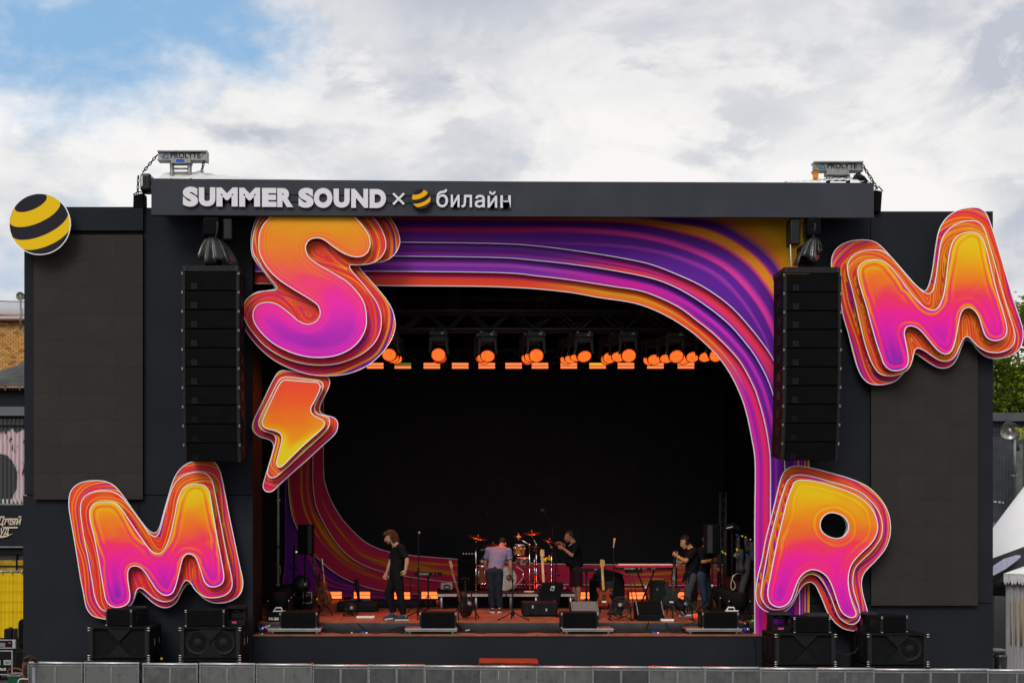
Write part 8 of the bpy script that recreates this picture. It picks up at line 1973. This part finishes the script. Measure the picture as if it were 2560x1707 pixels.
# right wing clutter: hanging cloth rolls, cables, antenna paddles, dark crate
rk = thing('dark_crate', 'tall red brown crate standing at the right side of the stage', 'crate', (P(1862, 0, 24.6).x, 24.6, DECK)); MB().bx(P(1828, 0, 24.6).x, P(1885, 0, 24.6).x, 24.6, 25.3, DECK, zt(1446, 24.6)).build('crate_body', mat('red brown crate', (.035, .014, .012), .5), rk, bevel=.01)
MB().bx(P(1828, 0, 24.6).x, P(1885, 0, 24.6).x, 24.57, 25.3, zt(1446, 24.6) + .002, zt(1443, 24.6)).build('crate_lid', K['black'], rk)
rr = random.Random(11); GC = mat('grey hose cloth', (.045, .043, .046), .6, var=.3); 
for i, (a, b, r_, m_) in enumerate((((1878, 1355), (1850, 1500), .075, GC), ((1843, 1340), (1846, 1430), .038, GC), ((1850, 1372), (1856, 1428), .06, GC), ((1866, 1346), (1868, 1378), .036, GC), ((1882, 1358), (1880, 1402), .05, GC))):
    t = thing('cloth_roll', 'grey cloth roll hanging in the right stage wing, ' + ['longest, slanting down to the lamps', 'thin and shiny, leftmost', 'short, below the connector box', 'shortest, nearest the yellow tape', 'rightmost against the arch'][i], 'cloth roll', P(*b, 24.35)); pp = [P(a[0] + (b[0] - a[0]) * f + 2 * math.sin(f * 4 + i), a[1] + (b[1] - a[1]) * f, 24.35 - .04 * i) for f in np.linspace(0, 1, 8)]
    MB().tube(pp, [r_ * (1 - .25 * math.sin(k * 1.3 + i) * .6) for k in range(8)], 10).build('roll_cloth', m_, t)
rail_ = thing('hanging_rail', 'thin rail with yellow and blue tape over the right cloth rolls', 'rail', P(1862, 1345, 24.3)); MB().tube([P(1838, 1336, 24.3), P(1858, 1340, 24.3), P(1884, 1351, 24.3)], .012, 6).build('rail_tube', K['pipe'], rail_)
for px, py, m_ in ((1856, 1340, K['yellow']), (1864, 1343, K['yellow']), (1842, 1337, K['blue']), (1876, 1349, K['pin'])): MB().sphere(P(px, py, 24.26), .022, 8, 6).build('tape', m_, rail_)
cbx = thing('connector_box', 'small grey connector box among the cables in the right wing', 'box', P(1843, 1388, 24.1)); MB().hexa([P(1834, 1390, 24.1), P(1844, 1394, 24.1), P(1849, 1385, 24.1), P(1839, 1381, 24.1)], (0, .06, 0)).build('box_body', K['aludark'], cbx, bevel=.006); MB().hexa([P(1840, 1389.5, 24.09), P(1843.5, 1391, 24.09), P(1845.5, 1387, 24.09), P(1842, 1385.5, 24.09)], (0, .006, 0)).build('box_socket', K['black'], cbx)
for lab, px, py, m_ in (('small yellow tape flag above the connector box', 1842, 1373, K['yellow']), ('bright blue connector hanging beside the right cloth rolls', 1866, 1387, K['blue']), ('green tipped connector hanging right of the pole speaker', 1806, 1379, K['green']), ('orange tipped connector hanging right of the pole speaker', 1813, 1383, K['orange'])):
    t = thing('cable_plug', lab, 'plug', P(px, py, 24.1)); MB().bar(P(px - 1.5, py - 3, 24.1), P(px + 1.5, py + 3, 24.1), .035, .03).build('plug_body', m_, t); MB().tube([P(px - 1.5, py - 3, 24.1), P(px - 4, py - 18, 24.15), P(px + 1, py - 34, 24.3)], .007, 5).build('plug_cable', K['cable'], t)
for i, (q_, txt) in enumerate((([(1806, 1327), (1840, 1319), (1836, 1305), (1816, 1311)], (1815, 1318.5, 1832, 1315)), ([(1826, 1333), (1850, 1322), (1846, 1312), (1830, 1318)], None))):
    t = thing('antenna_paddle', ['dark paddle antenna with white lettering at the right wing', 'second dark paddle antenna behind the lettered one'][i], 'antenna', P(1820, 1330, 24.4 + .1 * i)); MB().hexa([P(x, y, 24.4 + .1 * i) for x, y in q_], (0, .02, 0)).build('paddle', K['cab'], t)
    MB().hexa([P(1816 + 10 * i, 1320.5 + 4 * i, 24.39 + .1 * i), P(1832 + 8 * i, 1317 + 2 * i, 24.39 + .1 * i), P(1832 + 8 * i, 1315 + 2 * i, 24.39 + .1 * i), P(1816 + 10 * i, 1318.5 + 4 * i, 24.39 + .1 * i)], (0, .005, 0)).build('lettering_strip', K['white'] if i == 0 else K['aludark'], t)
    MB().cyl(P(1812 + 18 * i, 1327, 24.42 + .1 * i), Vector((P(1812 + 18 * i, 0, 24.42 + .1 * i).x, 24.42 + .1 * i, DECK)), .014, n=6).build('antenna_pole', K['black'], t)
wt = thing('wing_truss', 'upright black truss tower at the right side of the stage', 'truss', (P(1808, 0, 26.5).x, 26.5, DECK))
for px in (1801, 1815):
    for dy in (0, .3): MB().cyl((P(px, 0, 26.5).x, 26.5 + dy, DECK), P(px, 1230, 26.5 + dy), .025, n=8).build('chord', K['pipe'], wt)
br_ = MB()
for i in range(10): br_.cyl(P(1801 if i % 2 else 1815, 1240 + i * 24, 26.5), P(1815 if i % 2 else 1801, 1264 + i * 24, 26.5), .012, n=5)
br_.build('brace', K['pipe'], wt)['kind'] = 'stuff'
wc = thing('coiled_cable', 'thin pale cable hung in a loop on the red brown crate', 'cable', P(1832, 1470, 24.5)); MB().tube(catmull([P(1858, 1434, 24.45)[:], P(1844, 1433, 24.45)[:], P(1834, 1440, 24.45)[:], P(1828, 1455, 24.45)[:], P(1828, 1468, 24.45)[:], P(1833, 1474, 24.45)[:], P(1838, 1466, 24.45)[:], P(1836, 1456, 24.45)[:], P(1830, 1446, 24.45)[:], P(1834, 1436, 24.45)[:]], 6, False), .009, 5).build('cable', K['rope'], wc)

# cables and connectors
def deckcable(label, pts, z=DECK, r=.010, m=None):
    t = thing('stage_cable', label, 'cable', pts[0] + (z,)); MB().tube(catmull([(x, y, z + r + (.0 if len(p_) < 3 else p_[2])) for p_ in pts for x, y in [p_[:2]]], 6, False), r, 5).build('cable', m or K['cable'], t)
def lipx(px, Y=22.3): return P(px, 0, Y).x
labs = ['long black cable along the foot of the skirt left of centre', 'black cable along the foot of the skirt in the middle', 'black cable along the foot of the skirt right of centre', 'second black cable winding along the foot of the skirt']
for i, (a, b) in enumerate(((810, 1010), (1150, 1400), (1540, 1720), (830, 1700))):
    deckcable(labs[i], [(lipx(a + (b - a) * k / 9), 22.35 + .12 * math.sin(k * 1.9 + i) + .03 * i) for k in range(10)], LIP + .026, .013)
def fall(label, pts, r=.010, m=None):
    t = thing('stage_cable', label, 'cable', P(*pts[-1])); MB().tube(catmull([P(*p_)[:] for p_ in pts], 6, False), r, 5).build('cable', m or K['cable'], t)
fall('black cable hanging over the skirt below the fan at the left', [(893, 1556, 22.62), (905, 1566, 22.58), (920, 1576, 22.56), (940, 1582, 22.5), (965, 1583, 22.4)])
fall('bundle of black cables sweeping down the skirt left of the second front speaker', [(1010, 1566, 22.58), (990, 1570, 22.56), (965, 1578, 22.5), (930, 1584, 22.4)], .016)
fall('black cable falling over the skirt right of the second front speaker', [(1142, 1558, 22.6), (1152, 1568, 22.55), (1165, 1580, 22.45), (1190, 1586, 22.35)], .016)
fall('long thin black cable crossing the skirt diagonally at the right', [(1745, 1552, 22.6), (1700, 1566, 22.55), (1660, 1577, 22.52), (1610, 1583, 22.45), (1560, 1586, 22.4)])
fall('black cable looping down the skirt below the right floor monitor', [(1622, 1552, 22.6), (1616, 1566, 22.55), (1606, 1576, 22.52), (1592, 1584, 22.42)])
fall('black cable dangling over the skirt below the white socket strip', [(1665, 1556, 22.62), (1670, 1566, 22.56), (1680, 1576, 22.5), (1700, 1582, 22.4)])
fall('black cable on the deck below the standing guitar at centre right', [(1520, 1530, 23.3), (1530, 1543, 23.0), (1545, 1547, 22.95), (1560, 1540, 23.1), (1575, 1546, 22.95), (1590, 1548, 22.9)])
fall('two thin black cables hanging down the fascia below the right arch', [(1868, 1575, 22.2), (1884, 1592, 21.96), (1889, 1620, 21.95), (1890, 1660, 21.95)], .008)
def plug(label, px, py, Y, m_, dx_=3, r=.03):
    t = thing('cable_plug', label, 'plug', P(px, py, Y)); a = P(px - dx_, py, Y); b = P(px + dx_, py - 1, Y)
    MB().cyl(a, b, r, n=10).build('plug_body', m_, t); MB().cyl(b, b + (b - a).normalized() * .05, r * .7, n=10).build('plug_tip', K['pin'], t)
plug('bright blue power plug on the lip left of centre', 908, 1583, 22.3, K['blue'], 5, .035)
plug('small blue connector beside the blue power plug on the lip', 874, 1583.5, 22.3, K['blue'], 1.5)
plug('blue plug on the lip under the right floor monitor', 1636, 1583, 22.3, K['blue'], 6, .035)
plug('white tipped plug beside the second front speaker from the left', 1166, 1576, 22.4, K['pin'], 2, .02)
plug('round blue plug at the right end of the rightmost platform', 1862, 1574, 22.3, K['blue'], 4, .05)
plug('blue plug in the cable heap at the right foot of the arch', 1880, 1553, 22.9, K['blue'], 2)
plug('second blue plug in the cable heap at the right foot of the arch', 1884, 1558, 22.7, K['blue'], 2)
plug('yellow green tag in the cable heap at the right foot of the arch', 1880, 1552.5, 22.7, K['green'], 2.5)
plug('yellow plug in the cable heap at the right foot of the arch', 1862, 1559, 22.7, K['yellow'], 1.5)
plug('upright blue connector at the left foot of the stage', 651, 1573, 22.3, K['blue'], 2, .045)
plug('second blue connector at the left foot of the stage', 659, 1569, 22.4, K['blue'], 2, .04)
plug('green cable end at the left foot of the stage', 649, 1586, 22.15, K['green'], 2, .018)
for i in range(7):
    fall('black cable in the tangle at the left foot of the stage, strand ' + ['highest', 'second highest', 'middle high', 'middle', 'middle low', 'second lowest', 'lowest'][i], [(640 + 2 * i, 1545 + 5 * i, 22.9), (650 + 3 * i % 9, 1556 + 3 * i, 22.6), (645 + 4 * i, 1570 + i, 22.4), (660 - i, 1583 - i, 22.25), (642, 1587 - i, 22.2)], .009)
    fall('black cable in the tangle at the right foot of the arch, strand ' + ['highest', 'second highest', 'middle high', 'middle', 'middle low', 'second lowest', 'lowest'][i], [(1850 + 3 * i, 1545 + 3 * i, 22.9), (1872 - 2 * i, 1556 + 3 * i, 22.6), (1858 + 4 * i, 1566 + i, 22.5), (1880 - 2 * i, 1580 - i, 22.3), (1856 + 2 * i, 1586 - i, 22.25)], .010)
tg = thing('cable_tag', 'magenta and green cable tag at the left foot of the stage', 'tag', P(668, 1567, 22.2)); MB().hexa([P(662, 1569, 22.2), P(667, 1572, 22.2), P(673, 1564, 22.2), P(669, 1561, 22.2)], (0, .01, 0)).build('magenta_half', K['magenta'], tg); MB().hexa([P(668.5, 1565.5, 22.195), P(672, 1568, 22.195), P(677, 1562, 22.195), P(673.5, 1560, 22.195)], (0, .005, 0)).build('green_half', K['green'], tg)
fl_ = thing('floor_fan_light', 'red glowing lamp lying behind the rightmost front speaker', 'lamp', (P(1739, 0, 23.8).x, 23.8, DECK)); MB().bx(P(1732, 0, 23.8).x, P(1747, 0, 23.8).x, 23.8, 23.95, DECK, DECK + .06).build('lamp_case', mat('red glow', (.4, .02, .01), .4, emit=(1, .06, .01), es=.7), fl_, bevel=.01)
